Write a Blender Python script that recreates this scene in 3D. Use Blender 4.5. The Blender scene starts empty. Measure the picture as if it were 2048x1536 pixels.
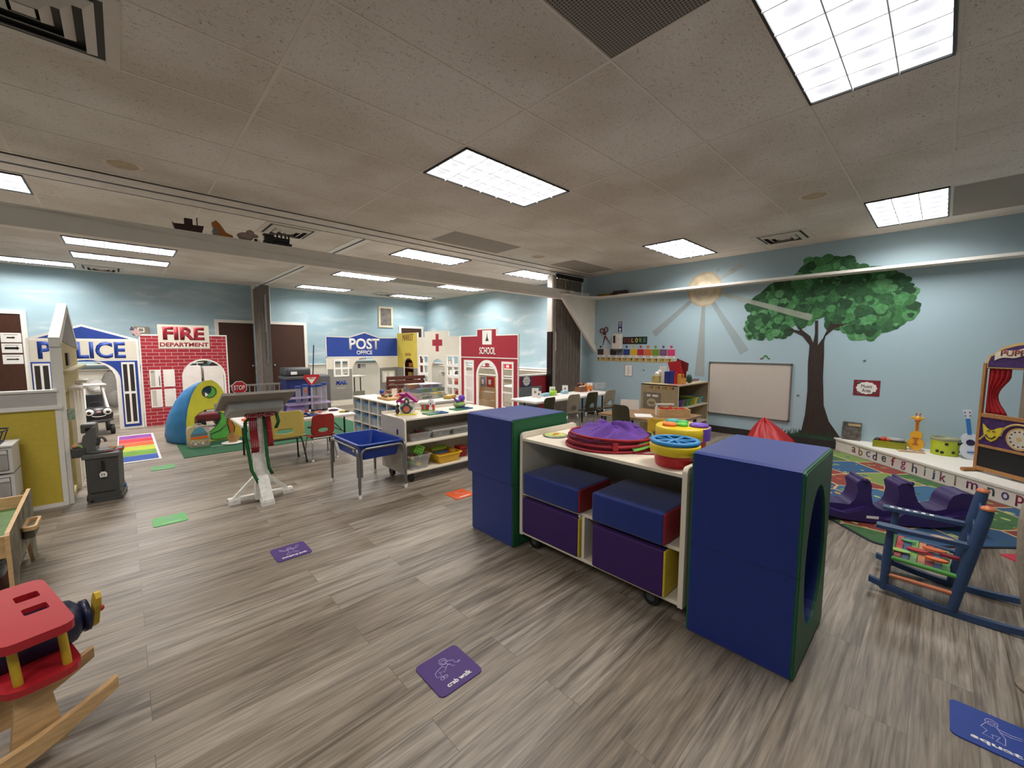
import bpy, bmesh, math, random
from mathutils import Matrix, Vector
from mathutils.geometry import tessellate_polygon
random.seed(7)
PI = math.pi
SC = bpy.context.scene
COL = SC.collection

# ---------------------------------------------------------------- camera, world, light level
cam_data = bpy.data.cameras.new('camera'); cam = bpy.data.objects.new('camera', cam_data); COL.objects.link(cam)
cam_data.sensor_width = 36; cam_data.lens = 14.366; cam_data.clip_start = .02
yaw, pitch, roll = 0.810760, -0.088074, 0.0027735
_f = Vector((math.cos(yaw)*math.cos(pitch), math.sin(yaw)*math.cos(pitch), math.sin(pitch)))
_r = Vector((math.sin(yaw), -math.cos(yaw), 0)); _u = _r.cross(_f)
_r2 = _r*math.cos(roll)+_u*math.sin(roll); _u2 = -_r*math.sin(roll)+_u*math.cos(roll)
cam.matrix_world = Matrix(((_r2.x, _u2.x, -_f.x, 0), (_r2.y, _u2.y, -_f.y, 0), (_r2.z, _u2.z, -_f.z, 1.4), (0, 0, 0, 1)))
SC.camera = cam
w = bpy.data.worlds.new('world'); SC.world = w; w.use_nodes = True
w.node_tree.nodes['Background'].inputs[0].default_value = (.6, .65, .7, 1)
w.node_tree.nodes['Background'].inputs[1].default_value = .3
SC.view_settings.view_transform = 'Standard'; SC.view_settings.look = 'None'
SC.view_settings.exposure = 0.12; SC.view_settings.gamma = 1
SC.cycles.max_bounces = 8; SC.cycles.diffuse_bounces = 4; SC.cycles.use_denoising = True
LAMP_W = 27.0      # watts per ceiling fitting
LENS = 1.15         # glow of the fitting's lens
CEIL = 2.875; XR = 7.164; YB = 11.6; XL = -3.5; YF = -1.75

# ---------------------------------------------------------------- materials
def lin(h):
    if isinstance(h, str):
        c = [int(h[i:i+2], 16)/255 for i in (0, 2, 4)]
        return tuple(x/12.92 if x <= .04045 else ((x+.055)/1.055)**2.4 for x in c)
    return tuple(h)
_M = {}
LAST = [None]
def mat(name, col=None, rough=.5, metal=0, var=.10, scale=12, bump=0, bscale=200, trans=0, alpha=1, emit=0, coat=0, stretch=None):
    if name in _M: return _M[name]
    m = bpy.data.materials.new(name); m.use_nodes = True; _M[name] = m
    nt = m.node_tree; N = nt.nodes; L = nt.links; b = N['Principled BSDF']
    c = lin(col)
    b.inputs['Roughness'].default_value = rough; b.inputs['Metallic'].default_value = metal
    b.inputs['Transmission Weight'].default_value = trans; b.inputs['Alpha'].default_value = alpha
    b.inputs['Coat Weight'].default_value = coat
    tc = N.new('ShaderNodeTexCoord'); mp = N.new('ShaderNodeMapping'); L.new(tc.outputs['Object'], mp.inputs[0])
    if stretch: mp.inputs['Scale'].default_value = stretch
    n = N.new('ShaderNodeTexNoise'); n.inputs['Scale'].default_value = scale; n.inputs['Detail'].default_value = 4
    L.new(mp.outputs[0], n.inputs[0])
    r = N.new('ShaderNodeValToRGB'); L.new(n.outputs[0], r.inputs[0])
    r.color_ramp.elements[0].position = .3; r.color_ramp.elements[1].position = .7
    r.color_ramp.elements[0].color = tuple(x*(1-var) for x in c)+(1,); r.color_ramp.elements[1].color = tuple(min(1, x*(1+var)) for x in c)+(1,)
    L.new(r.outputs[0], b.inputs['Base Color'])
    if emit:
        L.new(r.outputs[0], b.inputs['Emission Color']); b.inputs['Emission Strength'].default_value = emit
    if bump:
        n2 = N.new('ShaderNodeTexNoise'); n2.inputs['Scale'].default_value = bscale; n2.inputs['Detail'].default_value = 3
        L.new(tc.outputs['Object'], n2.inputs[0])
        bp = N.new('ShaderNodeBump'); bp.inputs['Strength'].default_value = bump; bp.inputs['Distance'].default_value = .002
        L.new(n2.outputs[0], bp.inputs['Height']); L.new(bp.outputs[0], b.inputs['Normal'])
    return m
def plast(h, rough=.4): return mat('plastic_'+h, h, rough, var=.05)
def paint(h): return mat('paint_'+h, h, .6, var=.05, scale=6)
def clothm(h): return mat('cloth_'+h, h, .9, var=.15, scale=40, bump=.4, bscale=300)
def vinyl(h):
    m = mat('vinyl_'+h, h, .5, var=.06, scale=30, bump=.25, bscale=500); m.node_tree.nodes['Principled BSDF'].inputs['Specular IOR Level'].default_value = .3; m.node_tree.nodes['Principled BSDF'].inputs['Sheen Weight'].default_value = .3 if h == '102a76' else .05; return m
WHITE = paint('ece7df'); CREAM = mat('cream_laminate', 'e4d9c6', .45, var=.04, scale=4)
WOODL = mat('light_wood', 'c9a271', .5, var=.18, scale=6, stretch=(2, 14, 14))
WOODB = mat('birch_wood', 'c8b393', .5, var=.10, scale=8, stretch=(2, 10, 10))
WOODD = mat('dark_wood', '5a2d22', .45, var=.2, scale=8, stretch=(3, 20, 20))
BROWN = mat('brown_door', '43261a', .4, var=.12, scale=8, stretch=(6, 6, 1))
BLACK = plast('151515', .4); DGREY = plast('46474a', .5); CHROME = mat('chrome', 'b9b9b9', .18, 1, var=.02)
STEEL = mat('grey_steel', '8a8a88', .35, .8, var=.04); CLEAR = mat('clear_plastic', 'e4e6e8', .12, alpha=.28, var=.02)
CLEARB = mat('frosted_plastic', 'e4e5e6', .25, alpha=.2, var=.03); RED = plast('c0222b'); YEL = plast('e6c629'); BLUE = plast('1c3c9c')
GREEN = plast('3d9a3c'); ORG = plast('ea7022'); PURP = plast('6a3ba3'); PAPER = mat('paper', 'e6e2dc', .8, var=.03)
TXTW = plast('f0ece6', .6)

# ---------------------------------------------------------------- mesh builder
class MB:
    def __init__(s, T=None): s.v = []; s.f = []; s.mi = []; s.sm = []; s.mats = []; s.T = T or Matrix()
    def _m(s, m):
        if m not in s.mats: s.mats.append(m)
        return s.mats.index(m)
    def add(s, vs, fs, m, smooth=False):
        o = len(s.v); k = s._m(m); T = s.T
        s.v += [tuple(T @ Vector(p)) for p in vs]
        for f in fs: s.f.append([i+o for i in f]); s.mi.append(k); s.sm.append(smooth)
        return s
    def box(s, x0, x1, y0, y1, z0, z1, m, b=0, seg=2):
        if b <= 0:
            return s.add([(x0,y0,z0),(x1,y0,z0),(x1,y1,z0),(x0,y1,z0),(x0,y0,z1),(x1,y0,z1),(x1,y1,z1),(x0,y1,z1)],
                  [(0,3,2,1),(4,5,6,7),(0,1,5,4),(1,2,6,5),(2,3,7,6),(3,0,4,7)], m)
        bm = bmesh.new(); bmesh.ops.create_cube(bm, size=1)
        for q in bm.verts: q.co = Vector(((x0+x1)/2+q.co.x*(x1-x0), (y0+y1)/2+q.co.y*(y1-y0), (z0+z1)/2+q.co.z*(z1-z0)))
        b = min(b, .49*min(abs(x1-x0), abs(y1-y0), abs(z1-z0)))
        bmesh.ops.bevel(bm, geom=bm.edges[:], offset=b, segments=seg, profile=.6, affect='EDGES')
        s._bm(bm, m, seg > 2); return s
    def _bm(s, bm, m, smooth=False):
        bm.verts.index_update(); bmesh.ops.recalc_face_normals(bm, faces=bm.faces[:])
        s.add([tuple(q.co) for q in bm.verts], [[q.index for q in f.verts] for f in bm.faces], m, smooth); bm.free()
    def cyl(s, p0, p1, r0, m, r1=None, n=16, caps=True):
        r1 = r0 if r1 is None else r1
        p0 = Vector(p0); p1 = Vector(p1); d = (p1-p0).normalized(); a = d.orthogonal().normalized(); c = d.cross(a)
        ring = lambda p, r: [tuple(p+(a*math.cos(2*PI*i/n)+c*math.sin(2*PI*i/n))*r) for i in range(n)]
        A = ring(p0, r0); B = ring(p1, r1)
        s.add(A+B, [(i, (i+1) % n, n+(i+1) % n, n+i) for i in range(n)], m, True)
        if caps:
            if r0 > 0: s.add(A, [list(range(n))[::-1]], m)
            if r1 > 0: s.add(B, [list(range(n))], m)
        return s
    def lathe(s, prof, m, c=(0, 0, 0), n=24, sx=1, sy=1):
        vs = []; fs = []
        for r, z in prof: vs += [(c[0]+r*sx*math.cos(2*PI*i/n), c[1]+r*sy*math.sin(2*PI*i/n), c[2]+z) for i in range(n)]
        for k in range(len(prof)-1):
            fs += [(k*n+i, k*n+(i+1) % n, (k+1)*n+(i+1) % n, (k+1)*n+i) for i in range(n)]
        return s.add(vs, fs, m, True)
    def ball(s, c, r, m, n=14, k=9):
        if not hasattr(r, '__len__'): r = (r, r, r)
        vs = []; fs = []
        for j in range(k+1):
            t = PI*j/k
            vs += [(c[0]+r[0]*math.sin(t)*math.cos(2*PI*i/n), c[1]+r[1]*math.sin(t)*math.sin(2*PI*i/n), c[2]-r[2]*math.cos(t)) for i in range(n)]
        for j in range(k): fs += [(j*n+i, j*n+(i+1) % n, (j+1)*n+(i+1) % n, (j+1)*n+i) for i in range(n)]
        return s.add(vs, fs, m, True)
    def tube(s, pts, r, m, n=8, closed=False, caps=True):
        P = [Vector(p) for p in pts]; K = len(P); R = r if hasattr(r, '__len__') else [r]*K
        up = None; rings = []
        for i in range(K):
            a = P[(i-1) % K] if (closed or i) else P[i]; b = P[(i+1) % K] if (closed or i < K-1) else P[i]
            d = (b-a)
            d = d.normalized() if d.length > 1e-9 else Vector((0, 0, 1))
            if up is None: up = d.orthogonal().normalized()
            up = (up-d*up.dot(d)); up = up.normalized() if up.length > 1e-6 else d.orthogonal().normalized()
            c = d.cross(up)
            rings.append([tuple(P[i]+(up*math.cos(2*PI*j/n)+c*math.sin(2*PI*j/n))*R[i]) for j in range(n)])
        vs = [p for q in rings for p in q]; fs = []
        for i in range(K if closed else K-1):
            o = i*n; o2 = ((i+1) % K)*n
            fs += [(o+j, o+(j+1) % n, o2+(j+1) % n, o2+j) for j in range(n)]
        s.add(vs, fs, m, True)
        if caps and not closed:
            s.add(rings[0], [list(range(n))[::-1]], m); s.add(rings[-1], [list(range(n))], m)
        return s
    def ext(s, loops, d0, d1, m, axis='y', side=None, smooth_side=False):
        """extrude a flat outline (first loop outer, others holes). axis y: outline in x,z; z: in x,y; x: in y,z"""
        def P(p, d): return (p[0], d, p[1]) if axis == 'y' else ((p[0], p[1], d) if axis == 'z' else (d, p[0], p[1]))
        flat = [p for l in loops for p in l]
        tri = tessellate_polygon([[Vector((p[0], p[1], 0)) for p in l] for l in loops])
        n = len(flat)
        s.add([P(p, d0) for p in flat], [tuple(t) for t in tri], m)
        s.add([P(p, d1) for p in flat], [tuple(t)[::-1] for t in tri], m)
        o = 0
        for l in loops:
            k = len(l)
            s.add([P(p, d0) for p in l]+[P(p, d1) for p in l], [(i, (i+1) % k, k+(i+1) % k, k+i) for i in range(k)], side or m, smooth_side)
        return s
    def grid(s, fn, nu, nv, m, thick=0):
        vs = [fn(i/nu, j/nv) for j in range(nv+1) for i in range(nu+1)]
        fs = [(j*(nu+1)+i, j*(nu+1)+i+1, (j+1)*(nu+1)+i+1, (j+1)*(nu+1)+i) for j in range(nv) for i in range(nu)]
        return s.add(vs, fs, m, True)
    def mesh(s, name):
        me = bpy.data.meshes.new(name); me.from_pydata(s.v, [], s.f)
        for m in s.mats: me.materials.append(m)
        me.polygons.foreach_set('material_index', s.mi); me.polygons.foreach_set('use_smooth', s.sm)
        bm = bmesh.new(); bm.from_mesh(me); bmesh.ops.recalc_face_normals(bm, faces=bm.faces[:]); bm.to_mesh(me); bm.free()
        me.update(); return me
    def build(s, name, parent=None, solid=0, sub=0, loc=None, rotz=0):
        o = bpy.data.objects.new(name, s.mesh(name)); COL.objects.link(o); LAST[0] = o
        if parent is not None: o.parent = parent
        if loc: o.location = loc
        if rotz: o.rotation_euler = (0, 0, rotz)
        if solid:
            q = o.modifiers.new('solid', 'SOLIDIFY'); q.thickness = solid; q.offset = 0
        if sub:
            q = o.modifiers.new('sub', 'SUBSURF'); q.levels = sub; q.render_levels = sub
        return o
def deg(a): return a*PI/180
def thing(name, label, cat, loc=(0, 0, 0), rotz=0, group=None):
    o = bpy.data.objects.new(name, None); COL.objects.link(o); o.empty_display_size = .05
    o.location = loc; o.rotation_euler = (0, 0, rotz); o['label'] = label; o['category'] = cat
    if group: o['group'] = group
    return o
def tag(o, label, cat, group=None, kind=None):
    o['label'] = label; o['category'] = cat
    if group: o['group'] = group
    if kind: o['kind'] = kind
    return o
def struct(name, mb, loc=None):
    o = mb.build(name, loc=loc); o['kind'] = 'structure'; return o
def dup(root, loc=None, rotz=None, label=None, group=None):
    def cp(o, par):
        c = o.copy(); COL.objects.link(c)
        if par is not None: c.parent = par
        for ch in list(o.children): cp(ch, c)
        return c
    r = cp(root, None)
    if loc is not None: r.location = loc
    if rotz is not None: r.rotation_euler = (0, 0, rotz)
    if label: r['label'] = label
    if group: r['group'] = group
    return r
def text(body, wd, ht, m, parent, loc, rot=(0, 0, 0), bold=.02, name='lettering', ex=.002):
    cu = bpy.data.curves.new('t', 'FONT'); cu.body = body; cu.offset = bold; cu.resolution_u = 3; cu.align_x = 'LEFT'
    t = bpy.data.objects.new('t', cu); COL.objects.link(t)
    dg = bpy.context.evaluated_depsgraph_get(); me = bpy.data.meshes.new_from_object(t.evaluated_get(dg))
    COL.objects.unlink(t); bpy.data.objects.remove(t); bpy.data.curves.remove(cu)
    xs = [v.co.x for v in me.vertices]; ys = [v.co.y for v in me.vertices]
    x0, x1, y0, y1 = min(xs), max(xs), min(ys), max(ys); a = wd/(x1-x0); b = (ht/(y1-y0)) if ht else a
    for v in me.vertices: v.co = Vector(((v.co.x-(x0+x1)/2)*a, (v.co.y-(y0+y1)/2)*b, 0))
    bm = bmesh.new(); bm.from_mesh(me)
    r = bmesh.ops.extrude_face_region(bm, geom=bm.faces[:])
    for q in r['geom']:
        if isinstance(q, bmesh.types.BMVert): q.co.z += ex
    bmesh.ops.recalc_face_normals(bm, faces=bm.faces[:]); bm.to_mesh(me); bm.free()
    me.materials.clear(); me.materials.append(m)
    o = bpy.data.objects.new(name, me); COL.objects.link(o); o.location = loc; o.rotation_euler = rot
    if parent is not None: o.parent = parent
    return o
UP = (PI/2, 0, 0)                      # lettering standing on a face that looks along -y
def rr(x0, x1, y0, y1, r, n=4):         # rounded rectangle outline
    P = []
    for cx, cy, a in ((x1-r, y0+r, -90), (x1-r, y1-r, 0), (x0+r, y1-r, 90), (x0+r, y0+r, 180)):
        P += [(cx+r*math.cos(deg(a+90*i/n)), cy+r*math.sin(deg(a+90*i/n))) for i in range(n+1)]
    return P
def rect(x0, x1, y0, y1): return [(x0, y0), (x1, y0), (x1, y1), (x0, y1)]
def arch(x0, x1, y0, yt, n=12):         # opening with a round head
    c = (x0+x1)/2; r = (x1-x0)/2; ry = min(r, yt-y0)
    return [(x0, y0), (x1, y0)]+[(c+r*math.cos(PI*i/n), yt-ry+ry*math.sin(PI*i/n)) for i in range(n+1)]
def arc(cx, cy, r, a0, a1, n=12): return [(cx+r*math.cos(deg(a0+(a1-a0)*i/n)), cy+r*math.sin(deg(a0+(a1-a0)*i/n))) for i in range(n+1)]
# ---------------------------------------------------------------- procedural room surfaces
def nodes(name, rough=.6):
    m = bpy.data.materials.new(name); m.use_nodes = True
    return m, m.node_tree.nodes, m.node_tree.links, m.node_tree.nodes['Principled BSDF']
def ramp(N, L, src, stops):
    r = N.new('ShaderNodeValToRGB'); L.new(src, r.inputs[0]); e = r.color_ramp.elements
    while len(e) < len(stops): e.new(.5)
    for q, (p, c) in zip(e, stops): q.position = p; q.color = tuple(lin(c))+(1,)
    return r
def noise(N, L, vec, scale, detail=4, st=None, dist=0):
    mp = N.new('ShaderNodeMapping'); L.new(vec, mp.inputs[0])
    if st: mp.inputs['Scale'].default_value = st
    n = N.new('ShaderNodeTexNoise'); n.inputs['Scale'].default_value = scale; n.inputs['Detail'].default_value = detail
    n.inputs['Distortion'].default_value = dist; L.new(mp.outputs[0], n.inputs[0]); return n
def mix(N, L, fac, a, b, mode='MIX'):
    x = N.new('ShaderNodeMix'); x.data_type = 'RGBA'; x.blend_type = mode
    if hasattr(fac, 'links') or not isinstance(fac, (int, float)): L.new(fac, x.inputs[0])
    else: x.inputs[0].default_value = fac
    for k, v in ((6, a), (7, b)):
        if isinstance(v, (str, tuple)): x.inputs[k].default_value = tuple(lin(v))+(1,)
        else: L.new(v, x.inputs[k])
    return x.outputs[2]
def floor_mat():
    m, N, L, b = nodes('grey_oak_planks'); tc = N.new('ShaderNodeTexCoord')
    br = N.new('ShaderNodeTexBrick'); L.new(tc.outputs['Object'], br.inputs[0])
    br.inputs['Scale'].default_value = 1; br.inputs['Brick Width'].default_value = 1.22; br.inputs['Row Height'].default_value = .178
    br.inputs['Mortar Size'].default_value = .0012; br.offset = .37; br.offset_frequency = 2
    br.inputs['Color1'].default_value = (0, 0, 0, 1); br.inputs['Color2'].default_value = (1, 1, 1, 1); br.inputs['Mortar'].default_value = (.3, .3, .3, 1)
    # each plank shifts the grain
    add = N.new('ShaderNodeVectorMath'); add.operation = 'MULTIPLY_ADD'; L.new(br.outputs[0], add.inputs[0])
    add.inputs[1].default_value = (7, 13, 5); L.new(tc.outputs['Object'], add.inputs[2])
    g1 = noise(N, L, add.outputs[0], 2.2, 8, (.7, 7, 1), 1.6); g2 = noise(N, L, add.outputs[0], 5, 10, (1, 22, 1), .6)
    g3 = noise(N, L, add.outputs[0], 1.1, 2, (.9, 3, 1))
    c1 = ramp(N, L, g1.outputs[0], [(.3, '3f3831'), (.42, '7a7064'), (.55, '9c9184'), (.72, 'bdb2a2')])
    c2 = ramp(N, L, g2.outputs[0], [(.32, '4a423b'), (.5, '93897c'), (.68, 'bbb0a0')])
    c3 = ramp(N, L, g3.outputs[0], [(.3, '574d44'), (.7, 'b3a899')])
    g4 = noise(N, L, add.outputs[0], 2.2, 12, (.3, 5, 1), 2.2); c4 = ramp(N, L, g4.outputs[0], [(.33, '6b6058'), (.43, 'd8d2ca'), (.5, 'ffffff')])
    x = mix(N, L, .5, c1.outputs[0], c2.outputs[0]); x = mix(N, L, .3, x, c3.outputs[0]); x = mix(N, L, .6, x, c4.outputs[0], 'MULTIPLY')
    pl = ramp(N, L, br.outputs[0], [(0, 'd8d2ca'), (1, 'ffffff')])
    x = mix(N, L, 1, x, pl.outputs[0], 'MULTIPLY')
    x = mix(N, L, br.outputs['Fac'], x, '5a5149')
    L.new(x, b.inputs['Base Color']); b.inputs['Roughness'].default_value = .42
    bp = N.new('ShaderNodeBump'); bp.inputs['Strength'].default_value = .15; bp.inputs['Distance'].default_value = .002
    L.new(g2.outputs[0], bp.inputs['Height']); L.new(bp.outputs[0], b.inputs['Normal']); return m
def ceil_mat():
    m, N, L, b = nodes('fissured_ceiling_tile'); tc = N.new('ShaderNodeTexCoord')
    n1 = noise(N, L, tc.outputs['Object'], 48, 3, (1, 1.5, 1), 1.8); n2 = noise(N, L, tc.outputs['Object'], 1.2, 2)
    c = ramp(N, L, n1.outputs[0], [(.31, 'a89c90'), (.38, 'dcd4ca'), (.45, 'e6ded5'), (.8, 'eae3da')])
    c2 = ramp(N, L, n2.outputs[0], [(.35, 'e6e2dc'), (.65, 'ffffff')])
    L.new(mix(N, L, 1, c.outputs[0], c2.outputs[0], 'MULTIPLY'), b.inputs['Base Color']); b.inputs['Roughness'].default_value = .9
    bp = N.new('ShaderNodeBump'); bp.inputs['Strength'].default_value = .35; bp.inputs['Distance'].default_value = .003
    L.new(n1.outputs[0], bp.inputs['Height']); L.new(bp.outputs[0], b.inputs['Normal']); return m
def sky_wall(name, clouds=True, base='93b0bb'):
    m, N, L, b = nodes(name); tc = N.new('ShaderNodeTexCoord')
    n = noise(N, L, tc.outputs['Object'], 1.1, 8, (.8, .8, 3.2), .8); n2 = noise(N, L, tc.outputs['Object'], .7, 3)
    c = ramp(N, L, n2.outputs[0], [(.3, base), (.7, 'a4bfc9')])
    x = c.outputs[0]
    if clouds:
        f = ramp(N, L, n.outputs[0], [(.47, '000000'), (.58, '606060'), (.72, 'd0d0d0')])
        x = mix(N, L, f.outputs[0], x, 'dde4e4')
    L.new(x, b.inputs['Base Color']); b.inputs['Roughness'].default_value = .55
    n3 = noise(N, L, tc.outputs['Object'], 160, 2); bp = N.new('ShaderNodeBump'); bp.inputs['Strength'].default_value = .25; bp.inputs['Distance'].default_value = .002
    L.new(n3.outputs[0], bp.inputs['Height']); L.new(bp.outputs[0], b.inputs['Normal']); return m
FLOOR = floor_mat(); CEILM = ceil_mat(); SKYW = sky_wall('painted_sky_wall'); BLUEW = sky_wall('light_blue_wall', False, 'a7bcc6')
BEAMM = mat('beige_beam_paint', 'e8e0d5', .7, var=.04, scale=5); TRIMW = mat('white_trim', 'e8e4dc', .5, var=.03)
DADO = mat('cream_dado', 'dedacc', .6, var=.04, scale=3); TBAR = mat('ceiling_grid_metal', 'e0d6cb', .6, var=.03)

# ---------------------------------------------------------------- room shell
struct('floor', MB().box(XL, XR+.1, YF, YB+.1, -.1, 0, FLOOR))
struct('ceiling', MB().box(XL, XR+.1, YF, YB+.1, CEIL, CEIL+.1, CEILM))
struct('wall_right', MB().box(XR, XR+.1, YF, 5.35, 0, CEIL, BLUEW).box(XR, XR+.1, 5.35, YB+.1, 0, CEIL, SKYW))
struct('wall_back', MB().box(XL, XR+.1, YB, YB+.1, 0, CEIL, SKYW))
struct('wall_left', MB().box(XL-.1, XL, YF-.1, YB+.1, 0, CEIL, BLUEW))
struct('wall_front', MB().box(XL, XR+.1, YF-.1, YF, 0, CEIL, BLUEW))
struct('baseboard_right', MB().box(XR-.012, XR, .95, 5.2, 0, .11, plast('2a2623', .6), .004))
# lower white dado with its cap in the far room
struct('trim_1', MB().box(XR-.015, XR, 5.45, YB, 0, .9, DADO).box(XR-.07, XR, 5.45, YB, .9, .93, TRIMW, .006))
struct('trim_2', MB().box(-1.15, 1.55, YB-.015, YB, 0, .93, DADO).box(-1.15, 1.55, YB-.05, YB, .93, .96, TRIMW, .006)
       .box(3.56, 6.2, YB-.015, YB, 0, .93, DADO).box(3.56, 6.2, YB-.05, YB, .93, .96, TRIMW, .006))
# ceiling grid bars
g = MB(); zc = CEIL-.002
for i in range(-2, 7):
    x = -.53+1.2197*i
    g.box(x-.010, x+.010, YF, 5.02, zc, CEIL+.01, TBAR); g.box(x-.010, x+.010, 5.52, YB, zc, CEIL+.01, TBAR)
for i in range(-3, 9):
    y = .045+.6165*i
    if YF < y < 5.0: g.box(XL, XR, y-.007, y+.007, zc-.0005, CEIL+.01, TBAR)
for i in range(0, 10):
    y = 5.575+.61*i
    if i: g.box(XL, XR, y-.007, y+.007, zc-.0005, CEIL+.01, TBAR)
struct('trim_3', g)
# partition tracks in the ceiling
DK = plast('2b2825', .6)
t = MB().box(XL, 7.1, 5.03, 5.53, CEIL-.008, CEIL+.01, mat('track_plate', 'd2c9be', .6)).box(XL, 7.1, 5.245, 5.285, CEIL-.0095, CEIL, DK)
t.box(XL, 7.1, 5.03, 5.045, CEIL-.014, CEIL, TBAR).box(XL, 7.1, 5.5, 5.512, CEIL-.010, CEIL, DK)
t.box(2.38, 2.58, 5.53, YB, CEIL-.008, CEIL+.01, TRIMW).box(2.465, 2.495, 5.53, YB, CEIL-.0095, CEIL, DK)
struct('trim_4', t)
# header beam, its brace and the shelf along the mural wall
b = MB().box(XL, 6.45, 5.05, 5.165, 2.335, 2.505, BEAMM, .004).box(XL, 6.45, 5.04, 5.05, 2.49, 2.505, BEAMM)
struct('trim_5', b)
sh = [(6.05, 5.05), (6.05, 4.98), (6.2, 4.93)]+arc(6.62, 4.62, .30, 90, 0, 8)+[(6.93, 4.3), (6.93, YF+.01), (XR, YF+.01), (XR, 5.05)]
s = MB().ext([sh], 2.395, 2.42, BEAMM, 'z').box(6.915, 6.93, YF+.01, 4.35, 2.39, 2.425, TRIMW)
struct('trim_6', s)
struct('trim_7', MB().ext([[(6.06, 2.395), (6.16, 2.395), (XR, 1.44), (XR, 1.30), (6.06, 2.34)]], 5.0, 5.05, BEAMM)
       .ext([[(6.16, 2.395), (XR, 2.395), (XR, 1.44)]], 5.035, 5.05, BEAMM))
cb = [(-.6+.05*i*2.0, 5.044, 2.49-.09*math.sin(min(1, i/34)*PI/2)-.02*(i/70)) for i in range(0, 66)]
tag(MB().tube(cb, .004, BEAMM, 5).build('cable'), 'thin painted cable stapled along the ceiling beam', 'cable')

# ---------------------------------------------------------------- ceiling fittings
def lens_mat():
    """lamp lens over the tubes: each of the 6 x 3 louver cells has its shading painted in as a dimmer middle"""
    m, N, L, b = nodes('lamp_lens'); tc = N.new('ShaderNodeTexCoord'); sp = N.new('ShaderNodeSeparateXYZ'); L.new(tc.outputs['Object'], sp.inputs[0])
    def M(op, a, b_=None, c=None):
        q = N.new('ShaderNodeMath'); q.operation = op
        for k_, v in enumerate((a, b_, c)):
            if v is None: continue
            if isinstance(v, (int, float)): q.inputs[k_].default_value = v
            else: L.new(v, q.inputs[k_])
        return q.outputs[0]
    nz = noise(N, L, tc.outputs['Object'], 14, 2)
    u = M('SUBTRACT', M('FRACT', M('ADD', M('MULTIPLY', sp.outputs[0], 1/.1967), 10.0)), .5)
    v = M('SUBTRACT', M('FRACT', M('ADD', M('MULTIPLY', sp.outputs[1], 1/.192), 10.5)), .5)
    d = M('ADD', M('SQRT', M('ADD', M('MULTIPLY', M('MULTIPLY', u, 1.15), M('MULTIPLY', u, 1.15)), M('MULTIPLY', v, v))), M('MULTIPLY', M('SUBTRACT', nz.outputs[0], .5), .3))
    c = ramp(N, L, d, [(.0, 'b9bcc6'), (.26, 'cfd0d6'), (.42, 'ffffff'), (.5, 'ffffff')])  # louver shading put into the emission colour, greyer at each cell's middle
    st = M('ADD', M('MULTIPLY', M('GREATER_THAN', d, .40), 2.2), LENS)
    b.inputs['Base Color'].default_value = (.8, .8, .8, 1); L.new(c.outputs[0], b.inputs['Emission Color'])
    L.new(st, b.inputs['Emission Strength']); return m
LENSM = lens_mat(); LOUV = mat('louver_metal', 'e5e5ea', .35, .0, var=.03, emit=.0)
TUBEM = mat('lamp_tube', 'ffffff', .4, var=0, emit=14)
def make_light():
    t = thing('ceiling_light', 'x', 'light')
    # local: 1.18 x .58, z = 0 is the ceiling plane; a lens behind a grid of deep cells
    MB().box(-.595, .595, -.293, .293, -.0012, -.0004, LENSM).build('lens', t)
    f = MB()
    for a in ((-.603, -.59, -.3, .3), (.59, .603, -.3, .3), (-.603, .603, -.3, -.288), (-.603, .603, .288, .3)): f.box(a[0], a[1], a[2], a[3], -.012, .0, BLACK)
    f.build('frame', t)
    l = MB()
    for i in range(1, 6): x = -.59+i*1.18/6; l.box(x-.003, x+.003, -.288, .288, -.020, -.0012, LOUV)
    for j in range(1, 3): y = -.288+j*.576/3; l.box(-.59, .59, y-.003, y+.003, -.020, -.0012, LOUV)
    l.build('louver', t)
    return t
_lt = make_light(); _first = True
def lamp(x, y, i):
    ld = bpy.data.lights.new('lamp', 'AREA'); ld.shape = 'RECTANGLE'; ld.size = 1.12; ld.size_y = .54
    ld.energy = LAMP_W*(1.0 if y > 10 else 1.75 if y > 5 else 1); ld.color = (1.0, .965, .93); ld.spread = deg(152)
    o = bpy.data.objects.new('lamp', ld); COL.objects.link(o); o.location = (x, y, CEIL-.022); return o
LIGHTS = [(2.53, 2.82, 'over the open floor'), (2.5, .355, 'largest, at the top right above the near floor'), (6.14, 2.8, 'above the drawing table by the mural wall'),
 (6.14, .355, 'above the music corner near the mural tree'), (-1.14, 5.88, 'at the far left edge just beyond the beam track'), (3.76, 5.88, 'in the middle just beyond the beam track'),
 (6.17, 5.85, 'beside the folded partition at the wall'), (.095, 8.46, 'longer strip seen under the beam above the police front'), (.095, 9.69, 'second strip in above the fire front'),
 (-1.14, 10.96, 'at far left close to the back wall'), (3.76, 8.4, 'under the beam in front of the post office'), (6.17, 8.3, 'under the beam toward the school front'),
 (3.76, 10.78, 'nearest to the back wall above the post office'), (6.2, 10.78, 'in the far right corner by the sky wall'), (-1.13, .355, 'behind the camera at left'), (-1.13, 2.82, 'at the left above the train table')]
for i, (x, y, s) in enumerate(LIGHTS):
    o = _lt if i == 0 else dup(_lt)
    o.location = (x, y, CEIL); o['label'] = 'recessed louvered ceiling light, '+s; o['group'] = 'recessed ceiling lights'
    lamp(x, y, i)
VENTM = mat('vent_metal', 'd0c8bd', .5, var=.03)
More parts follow.
